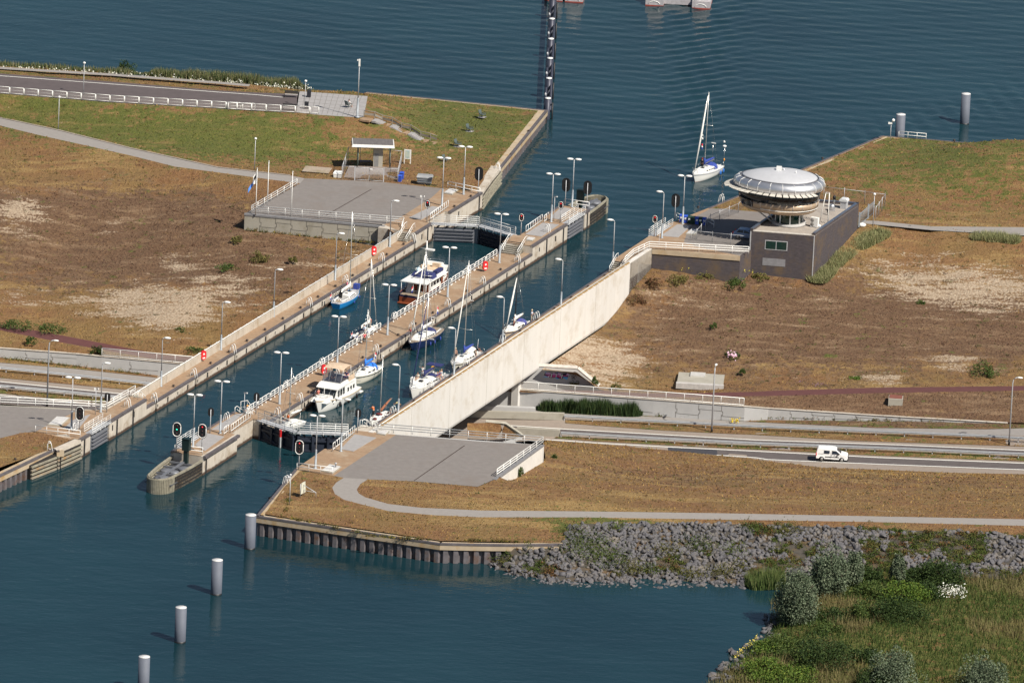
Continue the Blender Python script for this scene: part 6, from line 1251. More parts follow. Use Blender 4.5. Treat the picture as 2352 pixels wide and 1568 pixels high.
# ---- things on the building roof
RZ=5.54
def roofpt(c): return c
r=thing('air_conditioner','white outdoor air conditioning unit on the roof near the front corner','air conditioner',(43.09,48.06,5.54),R(-25)); part('casing',MB().box((-.55,-.25,.08),(.6,.3,1.45)),white,r)
for z in (.45,1.08): m=MB().lathe([(.3,0),(.26,.03),(.02,.035)],n=14); m.v=[(x-.25,-.25-zz,z+y) for x,y,zz in m.v]; m.f=[f[::-1] for f in m.f]; part('fan_grille',m,M('grille',(.25,.24,.23),.6),r)
for x in (-.4,.45): part('foot',MB().box((x-.1,-.4,0),(x+.1,.4,.08)),slabgrey,r)
r=thing('roof_vent','round steel ventilation cowl on the roof','vent',(45.81,57.58,5.54)); part('cowl',MB().lathe([(.42,.2),(.5,.25),(.38,.85),(.3,.95),(.02,.97)],n=16),silver,r); part('curb',MB().box((-.45,-.45,0),(.45,.45,.22)),slabgrey,r)
r=thing('roof_vent','black twin flue pipe on the roof behind the steel cowl','vent',(46.15,58.97,5.54)); part('pipe',MB().tube([(0,.2,0),(0,.2,1.7)],.15,10),steelm,r); part('hood',MB().lathe([(.22,1.3),(.22,1.75),(.05,1.95)],(0,.2,0),n=10),black,r)
r=thing('roof_vent','small steel flue with a black cap in front of the steel cowl','vent',(45.18,55.05,5.54)); part('pipe',MB().tube([(0,0,0),(0,0,.55)],.1,8),steelm,r); part('hood',MB().lathe([(.16,.5),(.16,.8),(.05,.9)],n=8),black,r)
r=thing('roof_hood','square grey ventilation hood with a pale rounded top on the roof','vent',(47.63,59.23,5.54),R(-20)); part('duct',MB().box((-.45,-.45,0),(.45,.45,1.1)),galv,r); part('top',MB().box((-.6,-.55,1.1),(.6,.55,1.35)).frus(-.6,.6,-.55,.55,1.35,-.4,.4,-.5,.5,1.55),M('hood_pale',(.6,.62,.63),.5),r)
r=thing('roof_globe','small white globe lamp on the roof corner','lamp',(43.83,48.01,5.54)); part('globe',MB().ell((0,0,.2),(.24,.24,.2)),white,r); part('foot',MB().lathe([(.3,0),(.3,.05)],n=10),slabgrey,r)
# rear gate and mesh fences of the yard
def meshfence(label,pts,h=2.0,gap=3.0):
    o=Vector(pts[0]); r=thing('wire_fence',label,'fence',o); 
    for a,b2 in zip(pts[:-1],pts[1:]):
        A,B=Vector(a)-o,Vector(b2)-o; Z=Vector((0,0,h)); n=max(1,round((B-A).length/gap)); part('mesh_panel',MB().quad(A,B,B+Z,A+Z),wm,r); part('top_rail',MB().tube([A+Z,B+Z],.035,4),galv,r)
        for k in range(n+1): q=A+(B-A)*(k/n); part('post',MB().tube([q,q+Z+Vector((0,0,.25))],.045),galv,r)
meshfence('grey wire fence between the tower yard and the railing',[(25.29,48.00,2.70),(28.38,47.33,2.70),(33.74,46.17,2.70)],1.5)
meshfence('grey wire fence crossing the yard towards the quay',[(26.09,48.73,2.70),(28.13,57.19,2.70),(32.35,64.60,2.70),(33.19,67.80,2.70)],1.4)
meshfence('grey wire fence behind the building at the lawn',[(45.12,75.53,2.40),(51.15,74.17,2.30),(54.15,73.52,2.20),(52.57,65.90,2.20)],1.9)
g=[(50.06,61.52,2.20),(52.45,69.54,2.20)]; o=Vector(g[0]); r=thing('bar_gate','grey sliding bar gate behind the control building','gate',o); A,B=Vector((0,0,0)),Vector(g[1])-o; z,Z=Vector((0,0,.2)),Vector((0,0,1.9))
part('gate_frame',MB().tube([A+z,B+z,B+Z,A+Z,A+z],.07,4),lampgrey,r); bars=MB()
for i in range(1,18): q=A+(B-A)*(i/18); bars.tube([q+z,q+Z],.03,4)
part('gate_bars',bars,lampgrey,r)
for t in (0,.6): q=A+(B-A)*t; part('post',MB().box(q+Vector((-.12,-.12,0)),q+Vector((.12,.12,2.2))),lampgrey,r)
r=thing('marker_stone','pale rubble lump beside the rear gate of the building','stone',(50.51,62.14,2.10)); part('stone',MB().ell((0,0,.25),(.65,.5,.35),7,4),white,r)
# ================= VEHICLES
def vehicle(name,label,cat,loc,rz,L,W_,H_,prof,paint,wheels,windows,wr=.32,extras=()):
    r=thing(name,label,cat,loc,rz)
    half=lambda z: W_/2*(1-.0*z) if z<H_*.52 else W_/2*(1-.16*((z-H_*.52)/(H_*.48))**1.2)
    n=len(prof); Lf=[(x,-half(z),z) for x,z in prof]; Rt=[(x,half(z),z) for x,z in prof]
    m=MB(); m.add(Lf+Rt,[tuple(range(n)),tuple(range(n,2*n))[::-1]]+[(i,n+i,n+(i+1)%n,(i+1)%n) for i in range(n)]); m.f[0]=tuple(m.f[0]); body=part('body',m,paint,r)
    me=body.data; bmm=bmesh.new(); bmm.from_mesh(me); bmesh.ops.recalc_face_normals(bmm,faces=bmm.faces); bmm.to_mesh(me); bmm.free()
    md=body.modifiers.new('bevel','BEVEL'); md.width=.07; md.segments=3; md.limit_method='ANGLE'; md.angle_limit=R(25)
    for nm,pts,mt,lab in windows:
        for sd in (-1,1):
            q=[(x,sd*(half(z)+.004),z) for x,z in pts]; q2=[(x,sd*(half(z)+.02),z) for x,z in pts]; k=len(pts)
            part(nm,MB().add(q+q2,[tuple(range(k,2*k))]+[(i,(i+1)%k,k+(i+1)%k,k+i) for i in range(k)]),mt,r)
    for x in wheels:
        for sd in (-1,1):
            t=MB().lathe([(wr*.55,-.1),(wr*.95,-.1),(wr,-.05),(wr,.05),(wr*.95,.1),(wr*.55,.1)],n=20); t.v=[(X+x,sd*(W_/2-.08)+zz,Y+wr) for X,Y,zz in t.v]; w=part('wheel',t,rubber,r)
            h=MB().lathe([(wr*.62,-.02),(wr*.6,.02),(.02,.03)],n=10); h.v=[(X+x,sd*(W_/2-.08+.095+zz),Y+wr) for X,Y,zz in h.v]; part('hub_cap',h,M('hubcap',(.38,.37,.36),.35,.6),w)
            a=MB().lathe([(wr*1.22,-.03),(wr*1.22,.0),(.05,.005)],n=20); a.v=[(X+x,sd*(W_/2+.004+zz*.3),max(Y+wr,.2)) for X,Y,zz in a.v]; part('wheel_arch',a,black,r)
    for nm,mb,mt in extras: part(nm,mb,mt,r)
    return r
vp=(44.86,-25.65,-7.58); glass=M('car_glass',(.02,.03,.05),.08)
prof=[(-2.15,.35),(2.1,.3),(2.2,.55),(2.17,.85),(1.95,1.02),(1.25,1.16),(.62,1.68),(.35,1.8),(-.4,1.85),(-1.9,1.82),(-2.05,1.7),(-2.17,1.0),(-2.2,.5)]
ex=[('windscreen',MB().add([(1.22,-.66,1.2),(1.22,.66,1.2),(.66,.60,1.67),(.66,-.60,1.67),(1.26,-.66,1.2),(1.26,.66,1.2),(.70,.60,1.68),(.70,-.60,1.68)],[(4,5,6,7),(0,4,7,3),(1,2,6,5),(0,1,5,4),(3,7,6,2)]),glass),('bumper',MB().box((1.9,-.86,.25),(2.26,.86,.58)),black),('bumper',MB().box((-2.27,-.84,.3),(-2.1,.84,.55)),black),('door_mirror',MB().box((.78,-1.08,1.02),(.95,-.9,1.22)),black),('door_mirror',MB().box((.78,.9,1.02),(.95,1.08,1.22)),black),('headlight',MB().box((1.72,-.84,.75),(2.12,-.6,.98)),M('headlight',(.6,.62,.65),.15)),('headlight',MB().box((1.72,.6,.75),(2.12,.84,.98)),M('headlight',(.6,.62,.65),.15)),('tail_light',MB().box((-2.21,-.89,.75),(-2.1,-.75,1.2)),red),('tail_light',MB().box((-2.21,.75,.75),(-2.1,.89,1.2)),red),('door_handle',MB().box((-.1,-.93,.96),(.1,-.88,1.01)),galv),('door_handle',MB().box((.28,-.93,.96),(.48,-.88,1.01)),galv),('grille',MB().box((2.1,-.45,.6),(2.23,.45,.78)),black)]
vehicle('delivery_van','white compact delivery van driving to the right on the lower lane','van',(vp[0],vp[1],vp[2]+.03),R(-3.2),4.4,1.8,1.85,prof,M('van_white',(.82,.82,.82),.3,var=.02),(-1.42,1.36),[('side_window',[(-1.1,1.15),(-.35,1.15),(-.33,1.55),(-1.1,1.57)],glass,None),('door_window',[(.02,1.12),(1.15,1.12),(.55,1.55),(-.02,1.57)],glass,None),('rub_strip',[(-.95,.62),(1.0,.62),(.95,.73),(-.95,.73)],black,None),('sliding_rail',[(-1.9,1.1),(-1.12,1.1),(-1.12,1.13),(-1.9,1.13)],M('seam',(.3,.3,.3),.6),None),('door_seam',[(-.16,.5),(-.14,.5),(-.14,1.7),(-.16,1.7)],M('seam',(.3,.3,.3),.6),None)],.31,ex)
cprof=[(-1.9,.3),(1.85,.28),(1.98,.5),(1.9,.78),(1.0,.95),(.35,1.4),(-.2,1.5),(-1.2,1.45),(-1.7,1.1),(-1.95,.85),(-2.0,.45)]
cb_=M('car_blue',(.16,.25,.42),.3,.3,var=.05)
vehicle('parked_car','blue hatchback parked in the tower shade beside the building','car',(33.47,50.38,2.71),R(-16),3.95,1.7,1.5,cprof,cb_,(-1.2,1.22),[('door_window',[(-.35,.98),(.75,.98),(.25,1.33),(-.3,1.40)],glass,None),('side_window',[(-1.45,.98),(-.45,.98),(-.4,1.40),(-1.1,1.38)],glass,None)],.3,
 [('rear_window',MB().add([(-1.66,-.55,1.15),(-1.66,.55,1.15),(-1.28,.5,1.42),(-1.28,-.5,1.42),(-1.70,-.55,1.15),(-1.70,.55,1.15),(-1.32,.5,1.43),(-1.32,-.5,1.43)],[(4,7,6,5),(0,3,7,4),(1,5,6,2),(3,2,6,7),(0,4,5,1)]),glass),('windscreen',MB().add([(1.0,-.6,.98),(1.0,.6,.98),(.4,.52,1.38),(.4,-.52,1.38),(1.03,-.6,.98),(1.03,.6,.98),(.43,.52,1.39),(.43,-.52,1.39)],[(4,5,6,7),(0,4,7,3),(1,2,6,5),(0,1,5,4),(3,7,6,2)]),glass),('tail_light',MB().box((-2.0,-.82,.7),(-1.85,-.66,1.05)),red),('tail_light',MB().box((-2.0,.66,.7),(-1.85,.82,1.05)),red),('bumper',MB().box((-2.04,-.78,.35),(-1.9,.78,.55)),cb_)])

# ================= BOATS
teakm=M('teak_deck',(.30,.24,.18),.8,var=.15,scale=4)
greydeck=M('grey_deck',(.45,.45,.46),.7,var=.06)
sailw=M('sail_cloth',(.76,.75,.71),.7,var=.04)
navyc=M('navy_canvas',(.022,.03,.12),.8); bluec=M('bright_blue_canvas',(.03,.20,.75),.7); bluecc=M('blue_canvas',(.03,.06,.30),.8)
alu=M('mast_alu',(.62,.62,.60),.35,.6,var=.04)
fl_r=M('flag_red',(.62,.03,.05),.7); fl_b=M('flag_navy',(.03,.05,.28),.7); yel=M('buoy_yellow',(.72,.38,.03),.6)
mahog=M('varnished_wood',(.22,.06,.025),.3,var=.25,scale=3,sy=(1,1,6))
def hull(r,L,Bm,fb,fst,colr,stern=.72,rake=.7,tr=.25,boot=None,deck=gel,ck=None,stripe=None,N=22):
    """hull with stern at y=-L/2 and bow at +L/2; returns helper giving half-beam and sheer at t (0 stern..1 bow)"""
    def hb(t): return Bm/2*((1-((t-.42)/.58)**2.3) if t>.42 else 1-(1-stern)*((.42-t)/.42)**2)
    def sh(t): return fst+(fb-fst)*max(0,t)**1.7
    hs=[-.35,0,.12,.35,.62,.88,1.0]
    rings=[]
    for i in range(N+1):
        t=i/N; row=[]
        for h in hs:
            z=h*sh(t) if h>0 else h; hh=max(h,0)
            y=-L/2+t*L-rake*(t**5)*(1-hh)-(-tr*(1-hh)*(1-t)**6)
            x=max(hb(t),.02)*(.70+.30*hh**.55 if h>0 else .70+h*.6); row.append((x,y,z))
        rings.append(row)
    def strip(j0,j1,o=0):
        m=MB()
        for sd in (1,-1):
            vs=[(sd*(p[0]+o),p[1],p[2]) for row in rings for p in row[j0:j1+1]]; k=j1-j0+1; fs=[]
            for i in range(N):
                for j in range(k-1):
                    f=(i*k+j,(i+1)*k+j,(i+1)*k+j+1,i*k+j+1); fs.append(f if sd>0 else f[::-1])
            m.add(vs,fs,True)
        return m
    hm=strip(1,6); row=rings[0]; k=[(p[0],p[1],p[2]) for p in row[1:]]+[(-p[0],p[1],p[2]) for p in row[1:]][::-1]
    hm.add(k,[tuple(range(len(k)))[::-1]]); part('hull',hm,colr,r)
    bt=strip(0,1,.004); part('bottom_paint',bt,boot or M('bottom_dark',(.05,.02,.02),.7),r)
    if stripe: 
        for sd,nm in ((1,'a'),(-1,'b')):
            vs=[(sd*(p[0]+.008),p[1],p[2]-(.0 if q else .1)-.1) for row in rings for q,p in ((0,row[6]),(1,row[6]))]; fs=[(i*2,(i+1)*2,(i+1)*2+1,i*2+1) if sd>0 else (i*2,i*2+1,(i+1)*2+1,(i+1)*2) for i in range(N)]; part('stripe',MB().add(vs,fs),stripe,r)
    dm=MB(); vs=[];n=0; ws=[]
    for i in range(N+1):
        t=i/N; b_=hb(t); s=sh(t)-.03; y=rings[i][6][1]; c=ck and ck[0]<=t<=ck[1]; wc=b_*.55; zf=s-.55 if c else s+.05
        vs.append([(-b_,y,s),(-wc,y,s+.03),(-wc,y,zf),(wc,y,zf),(wc,y,s+.03),(b_,y,s)])
    allv=[p for row in vs for p in row]; fs=[]
    for i in range(N):
        for j in range(5): fs.append((i*6+j,i*6+j+1,(i+1)*6+j+1,(i+1)*6+j))
    part('deck',MB().add(allv,fs),deck,r)
    rl=MB()
    for sd in (1,-1): rl.tube([(sd*rr[6][0],rr[6][1],rr[6][2]) for rr in rings],.035,4)
    part('toe_rail',rl,colr if colr!=gel else white,r)
    return hb,sh
def cabin(r,L,hb,sh,t0,t1,h,wf,mat=gel,nose=.35,wins=4,winm=dark,hatch=True,zoff=0):
    rings=[]; K_=10
    for i in range(K_+1):
        t=t0+(t1-t0)*i/K_; f=min(1,(1-(i/K_))/nose); hh=h*(f**.7)+.02; w_=min(hb(t)*wf,hb(.45)*wf*1.0); y=-L/2+t*L; z=sh(t)+zoff
        rings.append([(-w_,y,z-.05),(-w_*.95,y,z+hh*.75),(-w_*.72,y,z+hh),(0,y,z+hh*1.08),(w_*.72,y,z+hh),(w_*.95,y,z+hh*.75),(w_,y,z-.05)])
    c=part('cabin',MB().loft([rr[::-1] for rr in rings],False),mat,r)
    for k in range(wins):
        t=t0+(t1-t0)*(.08+.62*(k+.5)/wins); w_=hb(t)*wf; w_=min(w_,hb(.45)*wf); y=-L/2+t*L; z=sh(t)+zoff; dl=L*(t1-t0)*.62/wins*.34
        for sd in (1,-1): part('window',MB().add([(sd*w_*.99,y-dl,z+h*.28),(sd*w_*.985,y+dl,z+h*.28),(sd*w_*.962,y+dl,z+h*.66),(sd*w_*.962,y-dl,z+h*.66),(sd*(w_*.99+.02),y-dl,z+h*.28),(sd*(w_*.985+.02),y+dl,z+h*.28),(sd*(w_*.962+.02),y+dl,z+h*.66),(sd*(w_*.962+.02),y-dl,z+h*.66)],[(4,5,6,7),(0,3,2,1),(0,1,5,4),(3,7,6,2),(0,4,7,3),(1,2,6,5)]),winm,c)
    if hatch:
        t=t0+(t1-t0)*.62; y=-L/2+t*L; part('hatch',MB().box((-.26,y-.24,sh(t)+zoff+h*.7),(.26,y+.24,sh(t)+zoff+h*1.12+.04)),dark,c)
        t=t0+(t1-t0)*.3; y=-L/2+t*L; part('hatch',MB().box((-.2,y-.18,sh(t)+zoff+h),(.2,y+.18,sh(t)+zoff+h*1.12+.03)),dark,c)
    return c
def rig(r,L,Bm,sh,tm,H,boom=None,cover=None,fore=None,forer=.06,spread=(.5,),mcol=alu,sag=.0,foreB=.5):
    ym=-L/2+tm*L; z0=sh(tm); part('mast',MB().tube([(0,ym,z0),(0,ym-.01*H,H*.6),(0,ym-.02*H,H)],[.085,.075,.05],8),mcol,r)
    for s in spread:
        z=z0+(H-z0)*s; part('spreader',MB().tube([(-Bm*.36,ym-.12,z+.05),(0,ym,z),(Bm*.36,ym-.12,z+.05)],.035,5),mcol,r)
    wr=MB()
    for sd in (-1,1): wr.tube([(sd*Bm*.46,ym-.15,z0),(sd*Bm*.36,ym-.12,z0+(H-z0)*spread[0]),(0,ym-.02*H,H)],.014,3)
    wr.tube([(0,-L/2+.1,sh(0)),(0,ym-.02*H,H)],.014,3); wr.tube([(0,L/2-.15,sh(1)),(0,ym-.02*H,H*.98)],.014,3); part('rigging',wr,steelm,r)
    if fore:
        part('furled_sail',MB().tube([(0,L/2-.28,sh(1)+.35),(0,L/2-.28+(ym-.02*H-L/2+.28)*.5,(sh(1)+H)*.5),(0,ym+.25-.02*H,H*.96)],[forer*.7,forer*1.25,forer*.5],8),fore,r); part('furler_drum',MB().lathe([(.1,0),(.13,.05),(.13,.16),(.02,.18)],(0,L/2-.24,sh(1)+.12),8),white,r)
    if boom:
        yb=ym-boom; zb=z0+1.0; part('boom',MB().tube([(0,ym-.1,zb),(0,yb,zb+.1)],.06,6),mcol,r)
        if cover: 
            rings=[]
            for k in range(7):
                q=k/6; y=ym-.08+(yb-ym+.15)*q; w_=.20*(1-.45*q); h_=.42*(1-.6*q)+.05; z=zb+.08+.1*q+sag*math.sin(q*3.1); rings.append([(w_*math.cos(a),y,z+h_*.5+h_*.6*math.sin(a)) for a in np.linspace(0,2*math.pi,8,endpoint=False)])
            part('sail_cover',MB().loft(rings,True),cover,r); part('mast_boot',MB().tube([(0,ym,zb-.1),(0,ym,zb+.9)],[.16,.11],7),cover,r)
def rails(r,L,hb,sh,pulpit=True,hgt=.62,t0=.02,t1=.93):
    m=MB(); n=7
    for sd in (-1,1):
        pts=[(sd*hb(t)*.95,-L/2+t*L,sh(t)+hgt) for t in np.linspace(t0,t1,10)]; m.tube(pts,.016,4); m.tube([(p[0],p[1],p[2]-hgt*.45) for p in pts],.013,4)
        for t in np.linspace(t0,t1,n): m.tube([(sd*hb(t)*.95,-L/2+t*L,sh(t)),(sd*hb(t)*.95,-L/2+t*L,sh(t)+hgt)],.018,4)
    part('lifelines',m,steelm,r)
    p=MB().tube([(hb(t1)*.95,-L/2+t1*L,sh(t1)+hgt),(hb(.97)*.8,L/2-.12,sh(1)+hgt),(0,L/2+.08,sh(1)+hgt+.02),(-hb(.97)*.8,L/2-.12,sh(1)+hgt),(-hb(t1)*.95,-L/2+t1*L,sh(t1)+hgt)],.03,5); part('pulpit',p,steelm,r)
    p=MB().tube([(hb(0)*.95,-L/2+.5,sh(0)+hgt),(hb(0)*.9,-L/2+.05,sh(0)+hgt),(-hb(0)*.9,-L/2+.05,sh(0)+hgt),(-hb(0)*.95,-L/2+.5,sh(0)+hgt)],.03,5); part('pushpit',p,steelm,r)
def hood(r,L,hb,sh,t,w,ln,h,mat,win=True,z=0):
    rings=[]; y0=-L/2+t*L
    for k in range(6):
        q=k/5; y=y0+ln*(1-q); hh=h*(.42+.58*math.sin(q*math.pi*.55)); ww=w*(.82+.18*q); rings.append([(ww*math.cos(a),y,sh(t)+z+hh*math.sin(a)**.75) for a in np.linspace(0.02,math.pi-.02,11)])
    c=part('sprayhood',MB().loft(rings,True,closed=False,caps=False),mat,r)
    if win:
        q=rings[0]; rg=[q[3],q[4],q[5],q[6],q[7]]; q2=rings[1]; part('hood_window',MB().add([(p[0],p[1]+.03,p[2]+.02) for p in rg]+[(p[0],p[1]+.03,p[2]+.02) for p in [q2[3],q2[4],q2[5],q2[6],q2[7]]],[(i,i+1,5+i+1,5+i) for i in range(4)]),M('vinyl_window',(.55,.52,.48),.2),c)
def ensign(r,x,y,z,h=1.2,sc=1.0,lean=.25):
    part('flag_staff',MB().tube([(x,y,z),(x,y-lean,z+h)],.02,4),white,r)
    for i,m in enumerate((fl_r,white,fl_b)):
        zz=z+h-.05-i*.26*sc; mb=MB(); 
        for k in range(3): a,b2=k/3*.55*sc,(k+1)/3*.55*sc; f=lambda q:(x+.06*math.sin(q*9),y-lean-q*.7,-q*.55); A,B=f(a),f(b2); mb.quad((A[0],A[1],zz+A[2]),(B[0],B[1],zz+B[2]),(B[0],B[1],zz-.26*sc+B[2]),(A[0],A[1],zz-.26*sc+A[2]))
        part('flag_stripe',mb,m,r)
def fenders(r,L,hb,sh,side,ts,mat=white,rad=.12,ln=.6):
    for t in ts: x=side*(hb(t)+rad*.8); y=-L/2+t*L; z=sh(t)*.45; part('fender',MB().ell((x,y,z),(rad,rad,ln/2),8,6),mat,r)
def cockpit(r,L,hb,sh,ts,te,mat=gel,coam=.28,wheel=False,cush=None):
    m=MB()
    for sd in (1,-1):
        pts=[(sd*hb(t)*.58,-L/2+t*L,sh(t)+coam*.5) for t in np.linspace(ts,te,6)]; m.tube(pts,coam*.5,4)
    part('coaming',m,mat,r)
    for sd in (1,-1):
        y0,y1=-L/2+ts*L,-L/2+te*L; w_=hb((ts+te)/2)*.55; part('cockpit_seat',MB().box((sd*w_*.55,y0,sh(ts)-.5),(sd*w_*.98,y1,sh(ts)-.12)),cush or teakm,r)
    if wheel:
        y=-L/2+(ts+(te-ts)*.35)*L; z=sh(ts)+.2; part('steering_wheel',MB().tube([(.38*math.cos(a),y,z+.38*math.sin(a)) for a in np.linspace(0,2*math.pi,15)],.025,4),steelm,r); part('pedestal',MB().tube([(0,y+.1,sh(ts)-.5),(0,y+.1,z+.1)],.1,6),white,r)
def berth(name,label,s,b2,cat='sailing boat'):
    S_,B_=Vector(LK(*s)),Vector(LK(*b2)); d=B_-S_; r=thing(name,label,cat,(S_+B_)/2,math.atan2(d.y,d.x)-math.pi/2,'boats in and before the lock'); return r,d.length
# 1 blue yacht at the west wall
r,L=berth('sailing_yacht','bright blue hulled sailing yacht moored at the west wall, white sail cover',(1.72,75.4),(1.75,83.8)); BB=2.75
hbf,shf=hull(r,L,BB,1.15,.85,M('hull_blue',(.02,.22,.55),.25,var=.04),stern=.50,rake=.9,deck=greydeck,boot=M('boot_red',(.35,.04,.03),.6),ck=(.1,.34)); cabin(r,L,hbf,shf,.36,.74,.42,.60,wins=4); rig(r,L,BB,shf,.62,13.2,3.2,sailw,None,spread=(.48,)); rails(r,L,hbf,shf); cockpit(r,L,hbf,shf,.1,.34,gel)
part('sail_bag',MB().box((-.4,L/2-1.0,shf(1)),(.4,L/2-.3,shf(1)+.75)),bluecc,r); part('dodger_cloth',MB().box((-.75,-L/2+3.0,shf(.3)+.0),(-.25,-L/2+3.15,shf(.3)+.8)),black,r); ensign(r,-.6,-L/2+.1,shf(0),1.6); fenders(r,L,hbf,shf,-1,(.3,.5,.7),black); fenders(r,L,hbf,shf,1,(.42,.75),bluecc,.11,.4)
part('hull_lettering',MB().add([(hbf(.64)*.985+.012,-L/2+.5*L,shf(.5)*.72),(hbf(.64)*.90+.02,-L/2+.72*L,shf(.72)*.72),(hbf(.64)*.91+.02,-L/2+.72*L,shf(.72)*.86),(hbf(.5)*.995+.015,-L/2+.5*L,shf(.5)*.86)],[(0,1,2,3)]),white,r)
# 2 wooden trawler yacht
r,L=berth('trawler_yacht','large trawler yacht with navy hull, varnished wooden stern and white flybridge',(10.15,83.3),(10.35,95.8),'motor yacht'); BB=4.1
hbf,shf=hull(r,L,BB,2.0,1.25,M('hull_navy',(.012,.016,.05),.25),stern=.9,rake=1.0,tr=0,deck=teakm,ck=None)
part('transom',MB().box((-BB*.45,-L/2-.06,.18),(BB*.45,-L/2+.05,.95)),mahog,r); part('swim_platform',MB().box((-BB*.46,-L/2-.75,.12),(BB*.46,-L/2,.24)),mahog,r)
bw=MB(); 
for sd in (1,-1): bw.tube([(sd*hbf(t),-L/2+t*L,shf(t)+.35) for t in np.linspace(0,.95,12)],.06,4)
part('cap_rail',bw,mahog,r); part('bulwark',MB().loft([[(sd*hbf(t),-L/2+t*L,shf(t)-.1+z) for sd,z in ((-1,0),(-1,.4),(-.97,.4),(-.97,0))] for t in np.linspace(0,.9,8)],False),M('hull_navy',(.012,.016,.05),.25),r); part('bulwark',MB().loft([[(sd*hbf(t),-L/2+t*L,shf(t)-.1+z) for sd,z in ((1,0),(1,.4),(.97,.4),(.97,0))] for t in np.linspace(0,.9,8)],False),M('hull_navy',(.012,.016,.05),.25),r)
y0=-L/2
sal=part('saloon',MB().frus(-1.55,1.55,y0+2.6,y0+8.3,1.2,-1.5,1.5,y0+2.6,y0+7.8,3.0),gel,r); part('pilothouse',MB().frus(-1.45,1.45,y0+8.0,y0+9.9,1.4,-1.35,1.35,y0+8.0,y0+9.2,3.0),gel,r)
for sd in (1,-1):
    for k in range(4): part('window',MB().box((sd*1.52,y0+3.1+k*1.15,2.0),(sd*1.56,y0+3.95+k*1.15,2.65)),dark,sal)
    part('side_door',MB().box((sd*1.53,y0+7.0,1.35),(sd*1.58,y0+7.65,2.9)),mahog,sal)
part('aft_bulkhead',MB().box((-1.5,y0+2.54,1.2),(1.5,y0+2.6,2.95)),mahog,r); part('aft_door',MB().box((-.2,y0+2.49,1.3),(.5,y0+2.55,2.8)),dark,r)
part('boat_deck',MB().box((-2.0,y0+.5,2.98),(2.0,y0+8.4,3.12)),gel,r)
for sd in (1,-1):
    for q in (.6,2.3): part('stanchion',MB().tube([(sd*1.9,y0+q,1.5),(sd*1.9,y0+q,3.0)],.05,6),white,r)
part('ladder_steps',MB().frus(-1.45,-.75,y0+1.2,y0+2.4,1.3,-1.45,-.75,y0+2.2,y0+2.5,3.0),greydeck,r)
fbm=MB().frus(-1.6,1.6,y0+5.0,y0+8.9,3.12,-1.7,1.7,y0+5.2,y0+9.2,3.85); part('flybridge',fbm,gel,r)
part('fly_floor',MB().box((-1.45,y0+5.4,3.86),(1.45,y0+8.4,3.87)),M('cream_cushion',(.62,.48,.34),.7),r); part('fly_seat',MB().box((-1.2,y0+5.6,3.86),(-.2,y0+6.3,4.25)),M('cream_cushion',(.62,.48,.34),.7),r); part('fly_seat',MB().box((.1,y0+7.0,3.86),(1.2,y0+7.5,4.45)),M('cream_cushion',(.62,.48,.34),.7),r)
part('helm_console',MB().frus(-1.4,1.4,y0+7.9,y0+8.5,3.86,-1.2,1.2,y0+8.1,y0+8.4,4.35),white,r); part('dinghy_cover',MB().frus(-1.75,1.75,y0+3.5,y0+5.1,3.12,-1.35,1.35,y0+3.8,y0+5.0,3.75),navyc,r); part('dinghy_cover',MB().box((1.1,y0+5.0,3.5),(1.72,y0+7.3,3.95)),navyc,r)
part('signal_mast',MB().tube([(0,y0+5.2,3.1),(0,y0+4.9,8.2)],[.14,.08],8),white,r); part('derrick_boom',MB().tube([(0,y0+5.1,4.4),(-.5,y0+2.2,3.9)],.09,6),white,r); part('radar_bar',MB().box((-.15,y0+4.6,6.9),(1.2,y0+5.1,7.1)),white,r); part('yard',MB().tube([(-1.0,y0+5,7.0),(1.0,y0+5,7.0)],.05,4),white,r)
part('tender_engine',MB().ell((-.9,y0+4.4,3.9),(.35,.5,.4)),M('pale_blue_cover',(.45,.6,.66),.6),r)
fr_=MB(); fr_.tube([(1.5*math.cos(a),y0+8.0+1.4*math.sin(a),4.45) for a in np.linspace(0,math.pi,10)],.03,4); part('fly_rail',fr_,steelm,r); rails(r,L,hbf,shf,t0=.55,hgt=.8); ensign(r,.3,y0+.1,1.5,1.5,1.0,.4); fenders(r,L,hbf,shf,-1,(.03,.4),black,.22,1.1); fenders(r,L,hbf,shf,1,(.3,.5),black,.2,1.0)
# 3 white yacht behind the middle wall
r,L=berth('sailing_yacht','white sailing yacht in the west chamber with a yellow horseshoe buoy at the stern',(11.15,60.2),(11.2,67.8)); BB=2.45
hbf,shf=hull(r,L,BB,1.05,.85,gel,stern=.78,ck=(.06,.34)); cabin(r,L,hbf,shf,.36,.76,.4,.6); rig(r,L,BB,shf,.62,11.4,3.0,sailw,sailw,.05,spread=(.45,)); rails(r,L,hbf,shf); cockpit(r,L,hbf,shf,.06,.34,cush=navyc); hood(r,L,hbf,shf,.32,.85,.9,.75,bluecc); ensign(r,-.5,-L/2+.05,shf(0),1.1,.8)
part('horseshoe_buoy',MB().tube([(.55+.2*math.cos(a),-L/2+.05,shf(0)+.35+.24*math.sin(a)) for a in np.linspace(-.6,3.7,10)],.07,6),yel,r); part('outboard_motor',MB().box((-.5,-L/2-.3,.3),(-.25,-L/2,1.1)),black,r)
